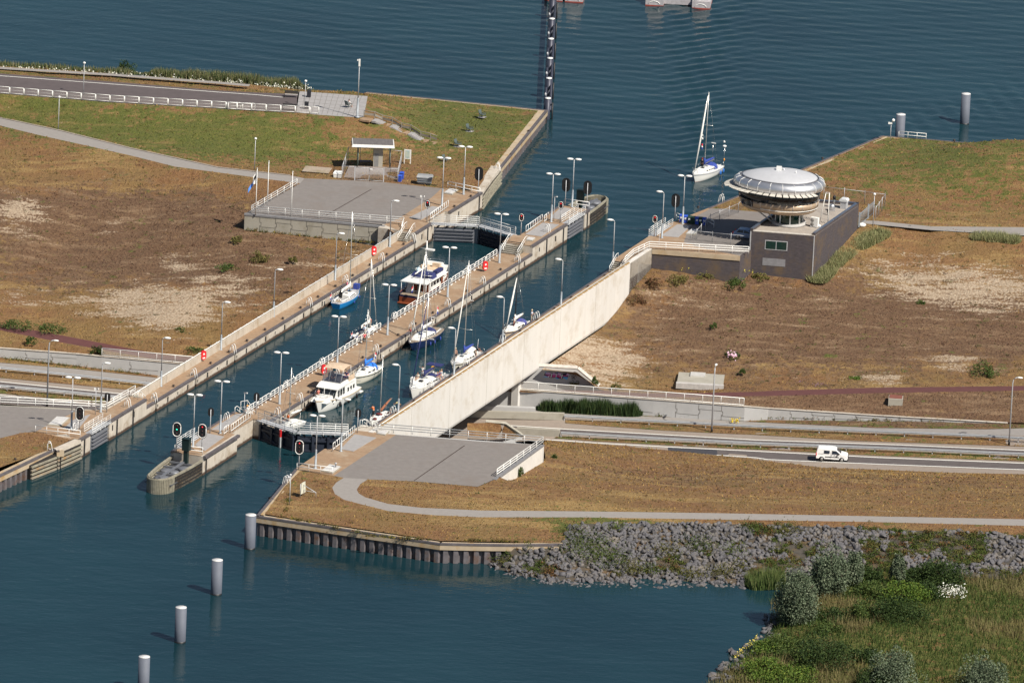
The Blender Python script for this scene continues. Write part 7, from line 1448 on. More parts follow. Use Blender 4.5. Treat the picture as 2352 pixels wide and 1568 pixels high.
# 4 white motor yacht
r,L=berth('motor_yacht','white motor yacht with a beige bimini over its flybridge, bow towards the near gate',(19.6,37.6),(19.38,25.7),'motor yacht'); BB=3.9; y0=-L/2
hbf,shf=hull(r,L,BB,1.95,1.15,gel,stern=.86,rake=1.1,tr=0,boot=M('boot_white',(.6,.6,.58),.5),stripe=M('beige_band',(.62,.50,.34),.5)); part('swim_platform',MB().box((-1.6,y0-.9,.25),(1.6,y0+.05,.4)),gel,r)
h1=part('saloon',MB().frus(-1.5,1.5,y0+1.2,y0+8.9,1.05,-1.42,1.42,y0+1.4,y0+7.6,2.75),gel,r); part('fore_trunk',MB().frus(-1.25,1.25,y0+8.3,y0+10.9,1.4,-1.0,1.0,y0+8.3,y0+10.5,1.95),gel,r)
for i,x in enumerate((-.95,0,.95)): part('windscreen_pane',MB().add([(x-.42,y0+8.62,1.62),(x+.42,y0+8.62,1.62),(x+.40,y0+7.92,2.5),(x-.40,y0+7.92,2.5),(x-.42,y0+8.67,1.64),(x+.42,y0+8.67,1.64),(x+.40,y0+7.97,2.52),(x-.40,y0+7.97,2.52)],[(4,5,6,7),(0,3,2,1),(0,1,5,4),(3,7,6,2),(0,4,7,3),(1,2,6,5)]),dark,h1)
for sd in (1,-1):
    for k in range(3): part('window',MB().box((sd*1.44,y0+5.4+k*.85,1.55),(sd*1.49,y0+6.0+k*.85,2.5)),dark,h1)
    for k in range(3): part('window',MB().box((sd*1.44,y0+2.0+k*.95,1.55),(sd*1.49,y0+2.5+k*.95,2.1)),dark,h1)
    for t in (.70,.76,): part('porthole',MB().box((sd*hbf(t)-.03,y0+t*L-.12,1.28),(sd*hbf(t)+.03,y0+t*L+.12,1.5)),dark,r)
part('flybridge',MB().frus(-1.6,1.6,y0+2.2,y0+8.2,2.75,-1.5,1.5,y0+2.3,y0+7.3,3.25),gel,r); part('fly_well',MB().box((-1.25,y0+2.8,3.26),(1.25,y0+6.4,3.28)),M('dark_well',(.06,.06,.07),.7),r); part('fly_dodger',MB().box((1.5,y0+2.3,2.9),(1.56,y0+4.3,3.7)).box((-1.56,y0+2.3,2.9),(-1.5,y0+4.3,3.7)),M('beige_canvas',(.60,.46,.33),.8),r)
for x in (-1.3,-.45,.45,1.3): part('bimini_pole',MB().tube([(x,y0+6.6,3.2),(x*1.02,y0+5.7,5.0)],.045,5),white,r)
for x in (-1.35,1.35): part('bimini_pole',MB().tube([(x,y0+3.0,3.2),(x,y0+3.3,4.95)],.04,5),white,r)
cl=MB(); rg=[[(x,y0+3.0+3.0*k/5,4.95+.32*math.sin(math.pi*min(1,max(0,(k+.6)/6.2)))-.1*(x/1.4)**2) for x in np.linspace(-1.45,1.45,7)] for k in range(6)]; cl.loft(rg,True,closed=False,caps=False); part('bimini',cl,M('beige_canvas',(.60,.46,.33),.8),r)
vm_,t_,b_,c_=newmat('clear_vinyl'); b_.inputs['Base Color'].default_value=(.05,.06,.09,1); b_.inputs['Alpha'].default_value=.55; b_.inputs['Roughness'].default_value=.1
part('clear_screen',MB().quad((-1.4,y0+6.7,3.25),(1.4,y0+6.7,3.25),(1.4,y0+5.95,4.7),(-1.4,y0+5.95,4.7)),vm_,r); rails(r,L,hbf,shf,t0=.35,t1=.95,hgt=.8); part('light_mast',MB().tube([(0,y0+9.0,1.9),(0,y0+9.0,3.3)],.05,5),white,r); fenders(r,L,hbf,shf,1,(.12,.3),black,.18,.8); fenders(r,L,hbf,shf,1,(.5,),bluecc,.2,.6); fenders(r,L,hbf,shf,-1,(.2,.45,.65),black,.2,.8); ensign(r,.6,y0+.1,1.2,1.6,1.2,.4); part('life_ring',MB().ell((1.35,y0+2.6,3.9),(.3,.1,.3)),M('teal',(.03,.25,.35),.6),r); part('outboard_tender',MB().box((-1.2,y0-.7,.4),(1.1,y0-.1,.95)),white,r)
# 5 navy yacht
r,L=berth('sailing_yacht','navy hulled sailing yacht with teak side decks and a white sail cover, middle wall',(19.35,70.7),(19.15,60.3)); BB=3.2
hbf,shf=hull(r,L,BB,1.35,1.05,M('hull_navy2',(.014,.028,.085),.2),stern=.62,rake=1.2,deck=teakm,boot=M('boot_ochre',(.35,.2,.04),.6),ck=(.08,.32)); cabin(r,L,hbf,shf,.34,.80,.45,.66,wins=5); rig(r,L,BB,shf,.585,13.6,3.6,sailw,sailw,.09,spread=(.45,.72)); rails(r,L,hbf,shf); cockpit(r,L,hbf,shf,.08,.32,gel); hood(r,L,hbf,shf,.30,1.05,1.1,.85,navyc); ensign(r,.4,-L/2+.1,shf(0)+.9,2.2,1.3,.3); fenders(r,L,hbf,shf,-1,(.3,.5,.62),bluecc,.13,.6); fenders(r,L,hbf,shf,1,(.2,.35,.5,.65),black,.13,.6)
# 6 small white cruiser, bright blue covers
r,L=berth('sailing_cruiser','small white sailing cruiser with bright blue covers at the middle wall',(18.9,49.2),(18.72,41.5)); BB=2.55
hbf,shf=hull(r,L,BB,1.2,.95,M('hull_cream',(.66,.64,.55),.3,var=.03),stern=.72,boot=M('boot_cream',(.5,.48,.4),.6),stripe=M('stripe_green',(.03,.05,.06),.4),ck=(.06,.3)); cabin(r,L,hbf,shf,.32,.84,.5,.74,wins=2,nose=.5); rig(r,L,BB,shf,.56,10.0,2.7,bluec,None,spread=(.5,)); rails(r,L,hbf,shf); cockpit(r,L,hbf,shf,.06,.3); hood(r,L,hbf,shf,.26,.95,1.2,.95,bluec); ensign(r,.5,-L/2+.1,shf(0),1.9,1.1,.2); fenders(r,L,hbf,shf,1,(.3,.55),black,.11,.5); part('stern_light',MB().tube([(-.8,-L/2+.1,shf(0)),(-.8,-L/2+.1,shf(0)+1.4)],.035,5).ell((-.8,-L/2+.1,shf(0)+1.45),(.1,.1,.13)),white,r)
# 7 big white sloop
r,L=berth('sailing_yacht','big white sailing yacht with navy canvas and furled navy genoa',(28.22,49.6),(28.08,38.8)); BB=3.35
hbf,shf=hull(r,L,BB,1.45,1.1,gel,stern=.80,rake=.8,ck=(.05,.32),deck=greydeck); cabin(r,L,hbf,shf,.34,.86,.5,.72,wins=4,nose=.6); rig(r,L,BB,shf,.56,13.8,3.6,navyc,navyc,.075,spread=(.5,.75),sag=.05); rails(r,L,hbf,shf); cockpit(r,L,hbf,shf,.05,.32,gel,.35,True); hood(r,L,hbf,shf,.31,1.15,1.0,.8,navyc,win=False); part('bimini',MB().box((-1.1,-L/2+1.6,shf(0)+1.75),(1.1,-L/2+3.0,shf(0)+1.85)),navyc,r); part('horseshoe_buoy',MB().tube([(1.2+.15*math.cos(a),-L/2+.1+.2*math.cos(a),shf(0)+.55+.26*math.sin(a)) for a in np.linspace(-.6,3.7,10)],.08,6),yel,r); part('liferaft_box',MB().box((1.0,-L/2+7.1,shf(.7)+.1),(1.35,-L/2+7.8,shf(.7)+.9)),white,r); fenders(r,L,hbf,shf,1,(.3,.5,.65),white,.15,.6); fenders(r,L,hbf,shf,-1,(.55,),white,.15,.6); part('cockpit_cushion',MB().ell((.3,-L/2+3.4,shf(.3)+.25),(.4,.35,.35)),sailw,r)
# 8 teak decked sloop with white hood
r,L=berth('sailing_yacht','white sailing yacht with an arched cream sprayhood and red ensign',(28.52,62.4),(28.25,53.6)); BB=2.95
hbf,shf=hull(r,L,BB,1.3,1.05,M('hull_cream',(.66,.64,.55),.3,var=.03),stern=.78,deck=greydeck,stripe=M('stripe_dark',(.02,.025,.04),.4),ck=(.06,.3)); cabin(r,L,hbf,shf,.32,.80,.45,.66,wins=3); rig(r,L,BB,shf,.53,15.2,3.2,bluecc,sailw,.08,spread=(.30,.6)); rails(r,L,hbf,shf); cockpit(r,L,hbf,shf,.06,.3); hood(r,L,hbf,shf,.24,1.05,1.5,1.2,sailw); part('flag_staff',MB().tube([(0,-L/2+.05,shf(0)),(0,-L/2-.3,shf(0)+1.7)],.025,4),white,r); part('red_ensign',MB().quad((0,-L/2-.05,shf(0)+.3),(.1,-L/2-.35,shf(0)+.1),(.05,-L/2-.45,shf(0)+1.5),(0,-L/2-.28,shf(0)+1.65)),fl_r,r); fenders(r,L,hbf,shf,-1,(.82,.9),black,.15,.8); fenders(r,L,hbf,shf,1,(.35,.55),white,.12,.6)
# 9 far right
r,L=berth('sailing_yacht','small cream and navy yacht with a thick white furled sail, far trough wall',(28.75,80.6),(28.55,72.8)); BB=2.55
hbf,shf=hull(r,L,BB,1.2,.95,M('hull_cream2',(.64,.52,.38),.3,var=.03),stern=.74,stripe=M('stripe_navy',(.015,.02,.06),.4),ck=(.06,.28)); cabin(r,L,hbf,shf,.3,.82,.5,.7,wins=2); rig(r,L,BB,shf,.54,8.6,2.9,sailw,sailw,.12,spread=(.5,),mcol=M('mast_black',(.02,.02,.025),.4)); rails(r,L,hbf,shf); cockpit(r,L,hbf,shf,.06,.28); hood(r,L,hbf,shf,.26,1.0,1.1,.9,M('purple_blue',(.06,.07,.25),.8)); fenders(r,L,hbf,shf,-1,(.8,),black,.15,.8)
# 10 incoming boat
r,L=berth('sailing_yacht','white sailing yacht motoring in from the lake with blue canvas and a tall mast',(22.75,174.8),(21.85,166.6)); BB=2.9
hbf,shf=hull(r,L,BB,1.3,1.05,gel,stern=.74,stripe=M('stripe_grey',(.35,.37,.4),.5),boot=M('boot_pink',(.35,.16,.12),.6),ck=(.06,.3)); cabin(r,L,hbf,shf,.32,.82,.46,.66,wins=4); rig(r,L,BB,shf,.56,13.2,3.2,bluecc,sailw,.13,spread=(.58,)); rails(r,L,hbf,shf); cockpit(r,L,hbf,shf,.06,.3); hood(r,L,hbf,shf,.27,1.1,1.2,.9,bluecc); part('radar_pole',MB().tube([(-1.0,-L/2+.1,shf(0)),(-1.0,-L/2+.1,3.9)],.035,5),steelm,r); part('radar_dome',MB().ell((-1.0,-L/2+.1,4.1),(.32,.32,.16)),white,r); part('wind_sensor',MB().ell((-.9,-L/2+.1,4.75),(.2,.1,.2),6,4),white,r); part('antenna_pole',MB().tube([(.9,-L/2+.1,shf(0)),(.9,-L/2+.1,4.3)],.03,4),steelm,r); part('antenna_bar',MB().box((.5,-L/2+.02,4.2),(1.2,-L/2+.18,4.32)),white,r); part('life_ring',MB().ell((-1.05,-L/2+.1,shf(0)+.95),(.13,.1,.22)),M('ring_orange',(.75,.3,.03),.6),r); fenders(r,L,hbf,shf,-1,(.1,.26),M('fender_blue',(.03,.15,.5),.5),.17,.75); fenders(r,L,hbf,shf,1,(.75,),white,.13,.5)
for i,(z,m) in enumerate(((6.6,white),(6.1,white),(5.1,fl_r),(4.85,white),(4.6,fl_b))): part('courtesy_flag',MB().quad((.85,.2,z),(.75,-.1,z-.1),(.7,-.1,z-.4),(.8,.2,z-.3)),m,r)
# 11, 12 small day boats at the near gate
r,L=berth('day_sailer','small white open day boat with a red flag right behind the closed near gate',(19.65,20.2),(18.45,14.9)); BB=2.0
hbf,shf=hull(r,L,BB,.8,.65,gel,stern=.8,rake=.4,ck=(.1,.42),boot=M('boot_royal',(.02,.06,.3),.5)); cabin(r,L,hbf,shf,.44,.8,.3,.6,wins=1,hatch=False); rig(r,L,BB,shf,.55,8.7,None,None,None,spread=(.55,)); part('boom',MB().tube([(-.1,.3,2.0),(-.3,-2.4,2.5)],.05,5),alu,r); part('folded_sail',MB().ell((-.2,-1.1,2.25),(.17,1.4,.16)),sailw,r); part('folded_sail',MB().ell((.1,-.6,.95),(.7,1.2,.25)),sailw,r); part('flag_staff',MB().tube([(.3,-L/2,.6),(.35,-L/2-.2,1.6)],.025,4),white,r); part('red_pennant',MB().quad((.3,-L/2-.05,.75),(.5,-L/2-.2,.7),(.42,-L/2-.3,1.4),(.35,-L/2-.2,1.55)),fl_r,r)
r,L=berth('day_sailer','small white day boat with a brown sail rolled on its boom at the trough wall',(28.95,29.7),(28.35,23.6)); BB=2.2
hbf,shf=hull(r,L,BB,.95,.75,gel,stern=.74,rake=.5,ck=(.08,.36)); cabin(r,L,hbf,shf,.38,.82,.36,.66,wins=2); rig(r,L,BB,shf,.55,9.0,None,None,None,spread=(),) if 0 else None
ym=-L/2+.55*L; part('mast',MB().tube([(0,ym,.8),(0,ym-.2,9.1)],[.07,.045],7),alu,r); part('boom',MB().tube([(0,ym-.1,1.5),(0,ym-3.4,2.7)],.06,5),woodg,r); part('brown_sail',MB().tube([(0,ym-.2,1.7),(0,ym-1.6,2.25),(0,ym-3.0,2.72)],[.2,.17,.08],7),M('tan_sail',(.30,.115,.06),.8),r); rails(r,L,hbf,shf); part('companion_cloth',MB().ell((.1,ym+.1,1.2),(.5,.4,.25)),M('dark_red_cloth',(.13,.02,.02),.8),r); part('fore_cloth',MB().ell((-.2,L/2-.9,1.05),(.3,.4,.2)),M('dark_red_cloth',(.13,.02,.02),.8),r)

# ================= PEOPLE (continuous skinned bodies; clothing and hair as children)
skin_=M('skin',(.50,.28,.19),.6,var=.08)
def skinned(name,joints,edges,mat,parent,sub=1,extra=None):
    me=bpy.data.meshes.new(name); me.from_pydata([j[0] for j in joints],edges,[]); o=bpy.data.objects.new(name,me); COL.objects.link(o)
    md=o.modifiers.new('skin','SKIN')
    if not me.skin_vertices: raise RuntimeError('no skin layer')
    for i,j in enumerate(joints):
        rr=j[1]; me.skin_vertices[0].data[i].radius=(rr,rr) if not isinstance(rr,tuple) else rr
    me.skin_vertices[0].data[0].use_root=True
    s=o.modifiers.new('sub','SUBSURF'); s.levels=sub; s.render_levels=sub
    dg=bpy.context.evaluated_depsgraph_get(); ev=o.evaluated_get(dg); m2=bpy.data.meshes.new_from_object(ev); m2.materials.clear(); m2.materials.append(mat)
    m2.polygons.foreach_set('use_smooth',[True]*len(m2.polygons)); bpy.data.objects.remove(o); bpy.data.meshes.remove(me)
    if extra and extra.v:
        bm=bmesh.new(); bm.from_mesh(m2); vv=[bm.verts.new(p) for p in extra.v]
        for f in extra.f:
            try: bm.faces.new([vv[i] for i in f]).smooth=True
            except ValueError: pass
        bm.to_mesh(m2); bm.free()
    return part(name,m2,mat,parent)
def person(label,loc,rz,pose='stand',top=None,bottom=None,hair=(.03,.02,.015),hat=None,arm=None,sc=1.0,group='people on the boats and quays'):
    """faces +y; loc is where the feet (or, sitting, the ground under them) rest"""
    r=thing('person',label,'person',loc,rz,group); r.scale=(sc,)*3
    if pose=='stand': pel,chest,neck,head=(0,0,.95),(0,.01,1.28),(0,.01,1.48),(0,.03,1.62); kn=[(-.11,.03,.5),(.11,.05,.5)]; ft=[(-.12,0,.06),(.12,.03,.06)]
    elif pose=='sit': pel,chest,neck,head=(0,-.05,.52),(0,-.08,.86),(0,-.05,1.05),(0,-.02,1.2); kn=[(-.12,.38,.52),(.13,.40,.5)]; ft=[(-.12,.42,.07),(.14,.45,.07)]
    elif pose=='bend': pel,chest,neck,head=(0,-.1,.92),(0,.22,1.12),(0,.38,1.16),(0,.50,1.14); kn=[(-.11,.02,.48),(.11,.06,.48)]; ft=[(-.12,-.02,.06),(.12,.04,.06)]
    elif pose=='lean': pel,chest,neck,head=(0,-.05,.95),(0,.10,1.26),(0,.17,1.45),(0,.22,1.58); kn=[(-.11,.03,.5),(.11,.05,.5)]; ft=[(-.12,0,.06),(.12,.03,.06)]
    V=lambda p:Vector(p); ax=(V(chest)-V(pel)).normalized(); shd=V(chest)+(V(neck)-V(chest))*.62
    sh=[shd+V((-.19,0,0)),shd+V((.19,0,0))]
    A={'down':((-.25,.02,-.28),(-.25,.06,-.52)),'fwd':((-.22,.16,-.22),(-.16,.40,-.22)),'point':((-.42,.10,-.02),(-.68,.15,.02)),'rest':((-.24,.08,-.26),(-.12,.30,-.36))}[arm or ('rest' if pose=='sit' else 'down')]
    arms=[]
    for sd in (-1,1):
        a=A
        if arm=='point' and sd>0: a=((-.25,.02,-.28),(-.25,.06,-.52))
        f=-sd; base=shd+V((0,0,0)); arms.append([base+V((a[0][0]*f if sd>0 else a[0][0],a[0][1],a[0][2])),base+V((a[1][0]*f if sd>0 else a[1][0],a[1][1],a[1][2]))])
    hip=[V(pel)+V((-.10,0,-.06)),V(pel)+V((.10,0,-.06))]
    J=[(pel,.135),(tuple((V(pel)+V(chest))/2),.12),(chest,.145),(tuple(shd),.10),(neck,.055),(tuple((V(neck)+V(head))/2),.06),(tuple(V(head)+V((0,.005,-.02))),.085),(tuple(V(head)+V((0,0,.09))),.085)]
    E_=[(0,1),(1,2),(2,3),(3,4),(4,5),(5,6),(6,7)]; fin=MB()
    for k in range(2):
        n=len(J); J+=[(tuple(hip[k]),.10),(kn[k],.062),(tuple(V(ft[k])+V((0,-.02,.06))),.042),(tuple(V(ft[k])+V((0,.15,-.02))),.035)]; E_+=[(0,n),(n,n+1),(n+1,n+2),(n+2,n+3)]
        n=len(J); el,wr=arms[k]; hd=(wr-el).normalized(); hp=wr+hd*.07; J+=[(tuple(sh[k]),.062),(tuple(el),.046),(tuple(wr),.032),(tuple(hp),(.042,.024))]; E_+=[(3,n),(n,n+1),(n+1,n+2),(n+2,n+3)]
        x,y=basis(hd); 
        for q,(o,l) in enumerate(((-.033,.075),(-.011,.088),(.011,.083),(.033,.065))): fin.tube([hp+x*o,hp+x*o+hd*l*.6,hp+x*o+hd*l+y*.02],[.011,.010,.007],5)
        fin.tube([wr+hd*.03+x*.03,wr+hd*.06+x*.065,wr+hd*.095+x*.075],[.012,.011,.008],5)
    H=V(head); fin.ell(tuple(H+V((0,.088,.0))),(.016,.026,.024),6,4)
    for sd in (-1,1): fin.ell(tuple(H+V((sd*.086,-.005,.01))),(.014,.024,.034),6,4)
    body=skinned('body',J,E_,skin_,r,1,fin)
    fc=MB()
    for sd in (-1,1): fc.ell(tuple(H+V((sd*.032,.083,.03))),(.012,.008,.008),6,4)
    fc.ell(tuple(H+V((0,.083,-.045))),(.026,.007,.007),6,4); part('face_features',fc,M('face_dark',(.05,.02,.02),.5),r)
    hm=M('hair_%d'%int(hair[0]*1000),hair,.7,var=.2); part('hair',MB().ell(tuple(H+V((0,-.022,.05))),(.098,.10,.098),10,6),hm,r)
    if top:
        J2=[(tuple(V(pel)+ax*.02),.15),(tuple((V(pel)+V(chest))/2),.137),(chest,.162),(tuple(shd),.115)]; E2=[(0,1),(1,2),(2,3)]
        for k in range(2): n=len(J2); J2+=[(tuple(sh[k]),.078),(tuple(sh[k]+(arms[k][0]-sh[k])*.8),.062)]; E2+=[(3,n),(n,n+1)]
        skinned('shirt',J2,E2,top,r)
    if bottom:
        J3=[(tuple(V(pel)+ax*.05),.143)]; E3=[]
        for k in range(2):
            n=len(J3); ln=bottom[1]; q=V(hip[k]); kk=V(kn[k]); J3+=[(tuple(q),.113),(tuple(q+(kk-q)*min(1,ln)),.085 if ln<1.01 else .078)]; E3+=[(0,n),(n,n+1)]
            if ln>1: J3.append((tuple(kk+(V(ft[k])-kk)*(ln-1)),.06)); E3.append((n+1,n+2))
        skinned('trousers' if bottom[1]>1.2 else 'shorts',J3,E3,bottom[0],r)
    if hat: part('hat',MB().lathe([(.02,.16),(.085,.155),(.10,.09),(hat[1],.07),(hat[1],.06),(.02,.05)],tuple(H+V((0,0,.03))),12),hat[0],r)
    return r
C_=lambda n,c: M('cloth_'+n,c,.8,var=.08)
orange=C_('orange',(.75,.16,.03)); wht=C_('white',(.75,.76,.76)); pink=C_('pink',(.72,.25,.34)); ltblue=C_('light_blue',(.48,.60,.74)); navyk=C_('navy',(.03,.03,.12)); blk=C_('black',(.014,.014,.017)); redk=C_('dark_red',(.30,.03,.05)); yelk=C_('pale_yellow',(.72,.62,.30)); tank=C_('tan',(.5,.42,.33)); straw=C_('straw',(.68,.34,.08)); purp=C_('purple',(.06,.03,.2)); greyk=C_('grey',(.3,.32,.35))
F=LA  # facing along the lock
person('person in pink shirt and white cap standing on the blue yacht bow',LK(.95,81.4,1.0),F-1.2,'stand',pink,(navyk,.8),(.1,.08,.06),(wht,.13))
person('person in light blue shirt leaning forward on the white yacht with the yellow buoy',LK(11.6,62.4,.75),F+1.4,'lean',ltblue,(tank,1.8),(.06,.04,.03),None,'fwd')
person('person in faded red shirt seen from behind on the white yacht cabin top',LK(11.0,65.5,1.0),F,'stand',C_('faded_red',(.5,.2,.17)),(tank,.9))
person('person in red jacket standing behind a mast on the middle wall',LK(14.0,56.2,1.5),F+.6,'stand',C_('bright_red',(.55,.03,.06)),(blk,1.85))
person('person in dark red shirt crouching forward at the bow of the navy yacht',LK(18.3,63.0,1.2),F+2.2,'lean',redk,(blk,.9),(.25,.12,.05),None,'fwd')
person('person in orange shirt standing on the day boat behind the near gate',LK(18.85,17.3,.55),F+2.6,'stand',orange,(greyk,1.8),(.02,.015,.01))
person('person in dark clothes beside the orange shirted one on the day boat',LK(18.5,16.4,.5),F-.4,'stand',C_('dark_grey',(.05,.055,.06)),(greyk,1.8),(.02,.015,.01))
person('person in white shirt and orange straw hat leaning on the middle wall railing',LK(13.6,14.9,1.5),F-.9,'lean',wht,(wht,1.8),(.2,.1,.05),(straw,.22),'fwd')
person('person in orange shirt and black trousers kneeling forward on the trough wall day boat',LK(27.8,26.0,.8),F+1.2,'lean',orange,(blk,1.6),(.02,.015,.01),None,'fwd')
person('person in pale yellow shirt bending over on the trough wall walkway',LK(30.6,28.3,1.5),F+1.5,'bend',yelk,(C_('brown',(.2,.11,.06)),.9),(.02,.015,.01),None,'fwd')
person('dark haired person sitting at the stern of the day boat beside the yellow shirt',LK(29.3,28.3,.5),F+1.6,'sit',blk,(C_('wine',(.12,.03,.04)),1.6),(.02,.015,.01))
person('person in white shirt pointing aside on the deck of the big white yacht',LK(27.3,44.9,1.45),F-.3,'stand',wht,(wht,.95),(.02,.015,.01),None,'point')
person('person in cream shirt sitting by the mast of the big white yacht',LK(27.2,43.4,1.3),F+3.0,'sit',C_('cream',(.7,.66,.55)),(tank,1.0),(.12,.06,.04))
person('person in purple top sitting on the side deck of the big white yacht',LK(29.4,45.4,1.2),F-1.4,'sit',purp,(wht,.7),(.28,.16,.07))
person('second person in purple top sitting close behind on the big white yacht',LK(29.45,46.1,1.2),F-1.4,'sit',purp,(C_('denim',(.2,.25,.35)),1.0),(.33,.2,.09))
person('person in light grey top sitting in the cockpit of the big white yacht',LK(28.8,48.2,.8),F+1.3,'sit',C_('light_grey',(.5,.52,.56)),(greyk,.9),(.4,.28,.14))
person('bare backed person in black shorts and pale cap on the cream hooded yacht',LK(27.7,56.2,1.2),F,'stand',None,(blk,1.0),(.4,.3,.2),(C_('cap_cream',(.7,.6,.4)),.12))
person('person in black shirt bending over the cockpit side of the cream hooded yacht',LK(29.5,59.5,1.1),F-1.5,'bend',blk,(tank,.9),(.3,.12,.05),None,'fwd')
person('person in striped shirt and cream cap on the far trough wall yacht',LK(29.6,80.4,1.0),F-1.5,'stand',C_('striped_blue',(.55,.60,.70)),(tank,1.3),(.4,.3,.2),(C_('cap_cream',(.7,.6,.4)),.12),'fwd')
person('person in white leaning beside the dark mast of the far trough wall yacht',LK(28.9,75.4,1.2),F+2,'stand',C_('white2',(.7,.68,.68)),(C_('wine',(.12,.03,.04)),1.5))
person('person in teal top standing on the deck of the white motor yacht by the wall',LK(18.1,32.8,1.6),F+1.5,'stand',C_('teal',(.08,.45,.38)),(blk,1.0),(.02,.015,.01),None,None,.9)
person('person sitting under the beige bimini of the white motor yacht',LK(19.3,32.0,3.0),F+3.1,'sit',blk,(blk,1.6),(.02,.015,.01))
person('person at the right side under the beige bimini of the white motor yacht',LK(20.4,34.0,3.0),F+3.1,'sit',navyk,(navyk,1.5),(.1,.05,.03))
person('sunbathing person in red sitting on the foredeck of the white motor yacht',LK(19.0,27.4,1.9),F+1.2,'sit',C_('coral',(.6,.16,.13)),(skin_,.5),(.1,.05,.03))
person('person in red cap and black jacket on the incoming yacht',LK(21.7,170.6,1.1),F+3.1,'stand',blk,(blk,1.6),(.1,.05,.03),(C_('red_cap',(.65,.03,.03)),.15))
pl=(-26.19,106.46,5.00)
person('person in white dress with long dark hair sitting on the plaza chair',pl,R(-50),'sit',wht,(wht,.9),(.05,.02,.015),None,'rest')
q=dup(ch,off(pl,-.12,.06,0),R(130),'lawn chair on the plaza with a person in white sitting on it','lawn chairs in a row')

# ================= VEGETATION, STONES
def fast_mesh(name,V,F,mat,tint=None):
    me=bpy.data.meshes.new(name); n,k=F.shape; me.vertices.add(len(V)); me.vertices.foreach_set('co',np.ascontiguousarray(V,dtype=np.float32).ravel()); me.loops.add(n*k); me.loops.foreach_set('vertex_index',F.astype(np.int32).ravel()); me.polygons.add(n); me.polygons.foreach_set('loop_start',np.arange(0,n*k,k,dtype=np.int32)); me.polygons.foreach_set('loop_total',np.full(n,k,dtype=np.int32))
    if tint is not None:
        at=me.color_attributes.new('tint','FLOAT_COLOR','POINT'); at.data.foreach_set('color',np.column_stack([tint,np.ones(len(V))]).astype(np.float32).ravel())
    me.materials.append(mat); me.update(); me.validate(); return me
def leafmat(name,cols,rough=.7,tint=False):
    if name in MATS: return MATS[name]
    m,t,b,c=newmat(name); b.inputs['Roughness'].default_value=rough
    g=nd(t,'ShaderNodeNewGeometry').outputs['Random Per Island']
    if tint:
        a=nd(t,'ShaderNodeAttribute',attribute_name='tint'); col=mix(t,math_(t,'MULTIPLY',g,.32),a.outputs['Color'],(.05,.035,.015))
    else:
        col=mix(t,ramp(t,g,0,.5),cols[0],cols[1]); col=mix(t,ramp(t,g,.6,1.),col,cols[2])
    t.links.new(col,b.inputs['Base Color']); b.inputs['Specular IOR Level'].default_value=.25; MATS[name]=m; return m
def rv(n): d=rng.normal(size=(n,3)); return d/np.linalg.norm(d,axis=1)[:,None]
def leaves(C,size,asp=.55):
    n=len(C); a=rv(n); b=rv(n); b=np.cross(a,b); b/=np.linalg.norm(b,axis=1)[:,None]; s=size*rng.uniform(.6,1.3,n)[:,None]; a=a*s; b=b*s*asp
    V=np.stack([C-a,C+b,C+a,C-b],1).reshape(-1,3); return V,np.arange(4*n).reshape(n,4)
def crownpts(W_,H_,n,clumps,z0=.12,flat=1.0,seed=0):
    g=np.random.default_rng(seed+11); out=[]; k=clumps
    cc=g.normal(size=(k,3)); cc/=np.linalg.norm(cc,axis=1)[:,None]; cc*=(g.uniform(.25,1,k)**.5)[:,None]*.78
    cc[:,2]=np.abs(cc[:,2])*1.0-.12
    per=n//k
    for c in cc:
        r=g.uniform(.17,.34); p=g.normal(size=(per,3)); p/=np.linalg.norm(p,axis=1)[:,None]; p*=(g.uniform(.35,1,per)**.4)[:,None]*r; out.append(c+p)
    P_=np.concatenate(out); P_[:,0]*=W_/2; P_[:,1]*=W_/2*.9; P_[:,2]=(P_[:,2]+.18)*H_*.85*flat+z0*H_; P_[:,2]=np.maximum(P_[:,2],.03); return P_
LG=leafmat('leaf_green',((.025,.05,.012),(.06,.095,.02),(.10,.12,.03)))
LD=leafmat('leaf_dark',((.012,.028,.008),(.03,.055,.012),(.055,.085,.02)))
LW=leafmat('leaf_willow',((.045,.07,.04),(.11,.145,.085),(.20,.23,.15)))
LB=leafmat('leaf_bright',((.04,.085,.012),(.09,.15,.02),(.15,.18,.03)))
LR=leafmat('leaf_rust',((.06,.03,.018),(.13,.06,.03),(.10,.09,.03)))
LY=leafmat('leaf_olive',((.06,.06,.018),(.13,.12,.035),(.20,.17,.05)))
bark=M('bark',(.09,.07,.05),.9)
def tree(name,label,cat,loc,W_,H_,mat,n=5200,clumps=46,leaf=.17,seed=0,trunk=True,group=None):
    r=thing(name,label,cat,loc,rng.uniform(0,6),group); V,F=leaves(crownpts(W_,H_,n,clumps,.10 if trunk else .0,seed=seed),leaf); part('crown',fast_mesh('crown',V,F,mat),None,r)
    if trunk:
        g=np.random.default_rng(seed); tk=MB().tube([(0,0,-.4),(.05,.03,H_*.25),(-.05,.08,H_*.5),(.1,0,H_*.75)],[W_*.035,W_*.028,W_*.02,W_*.008],7); 
        for k in range(6): a=g.uniform(0,6.3); q=g.uniform(.12,.4)*H_; tk.tube([(0,0,q),(math.cos(a)*W_*.18,math.sin(a)*W_*.18,q+H_*.16),(math.cos(a)*W_*.32,math.sin(a)*W_*.32,q+H_*.3)],[W_*.018,W_*.012,W_*.005],5)
        part('trunk',tk,bark,r)
    return r
gw_t='willows and shrubs in the marsh'
tree('willow_tree','large round grey green willow at the edge of the water','tree',(37.78,-126.33,0.50),7.2,8.2,LW,19000,110,.125,1,True,gw_t)
tree('willow_tree','second grey green willow standing behind the largest one','tree',(42.38,-113.02,0.60),6.6,6.9,LW,15000,90,.125,2,True,gw_t)
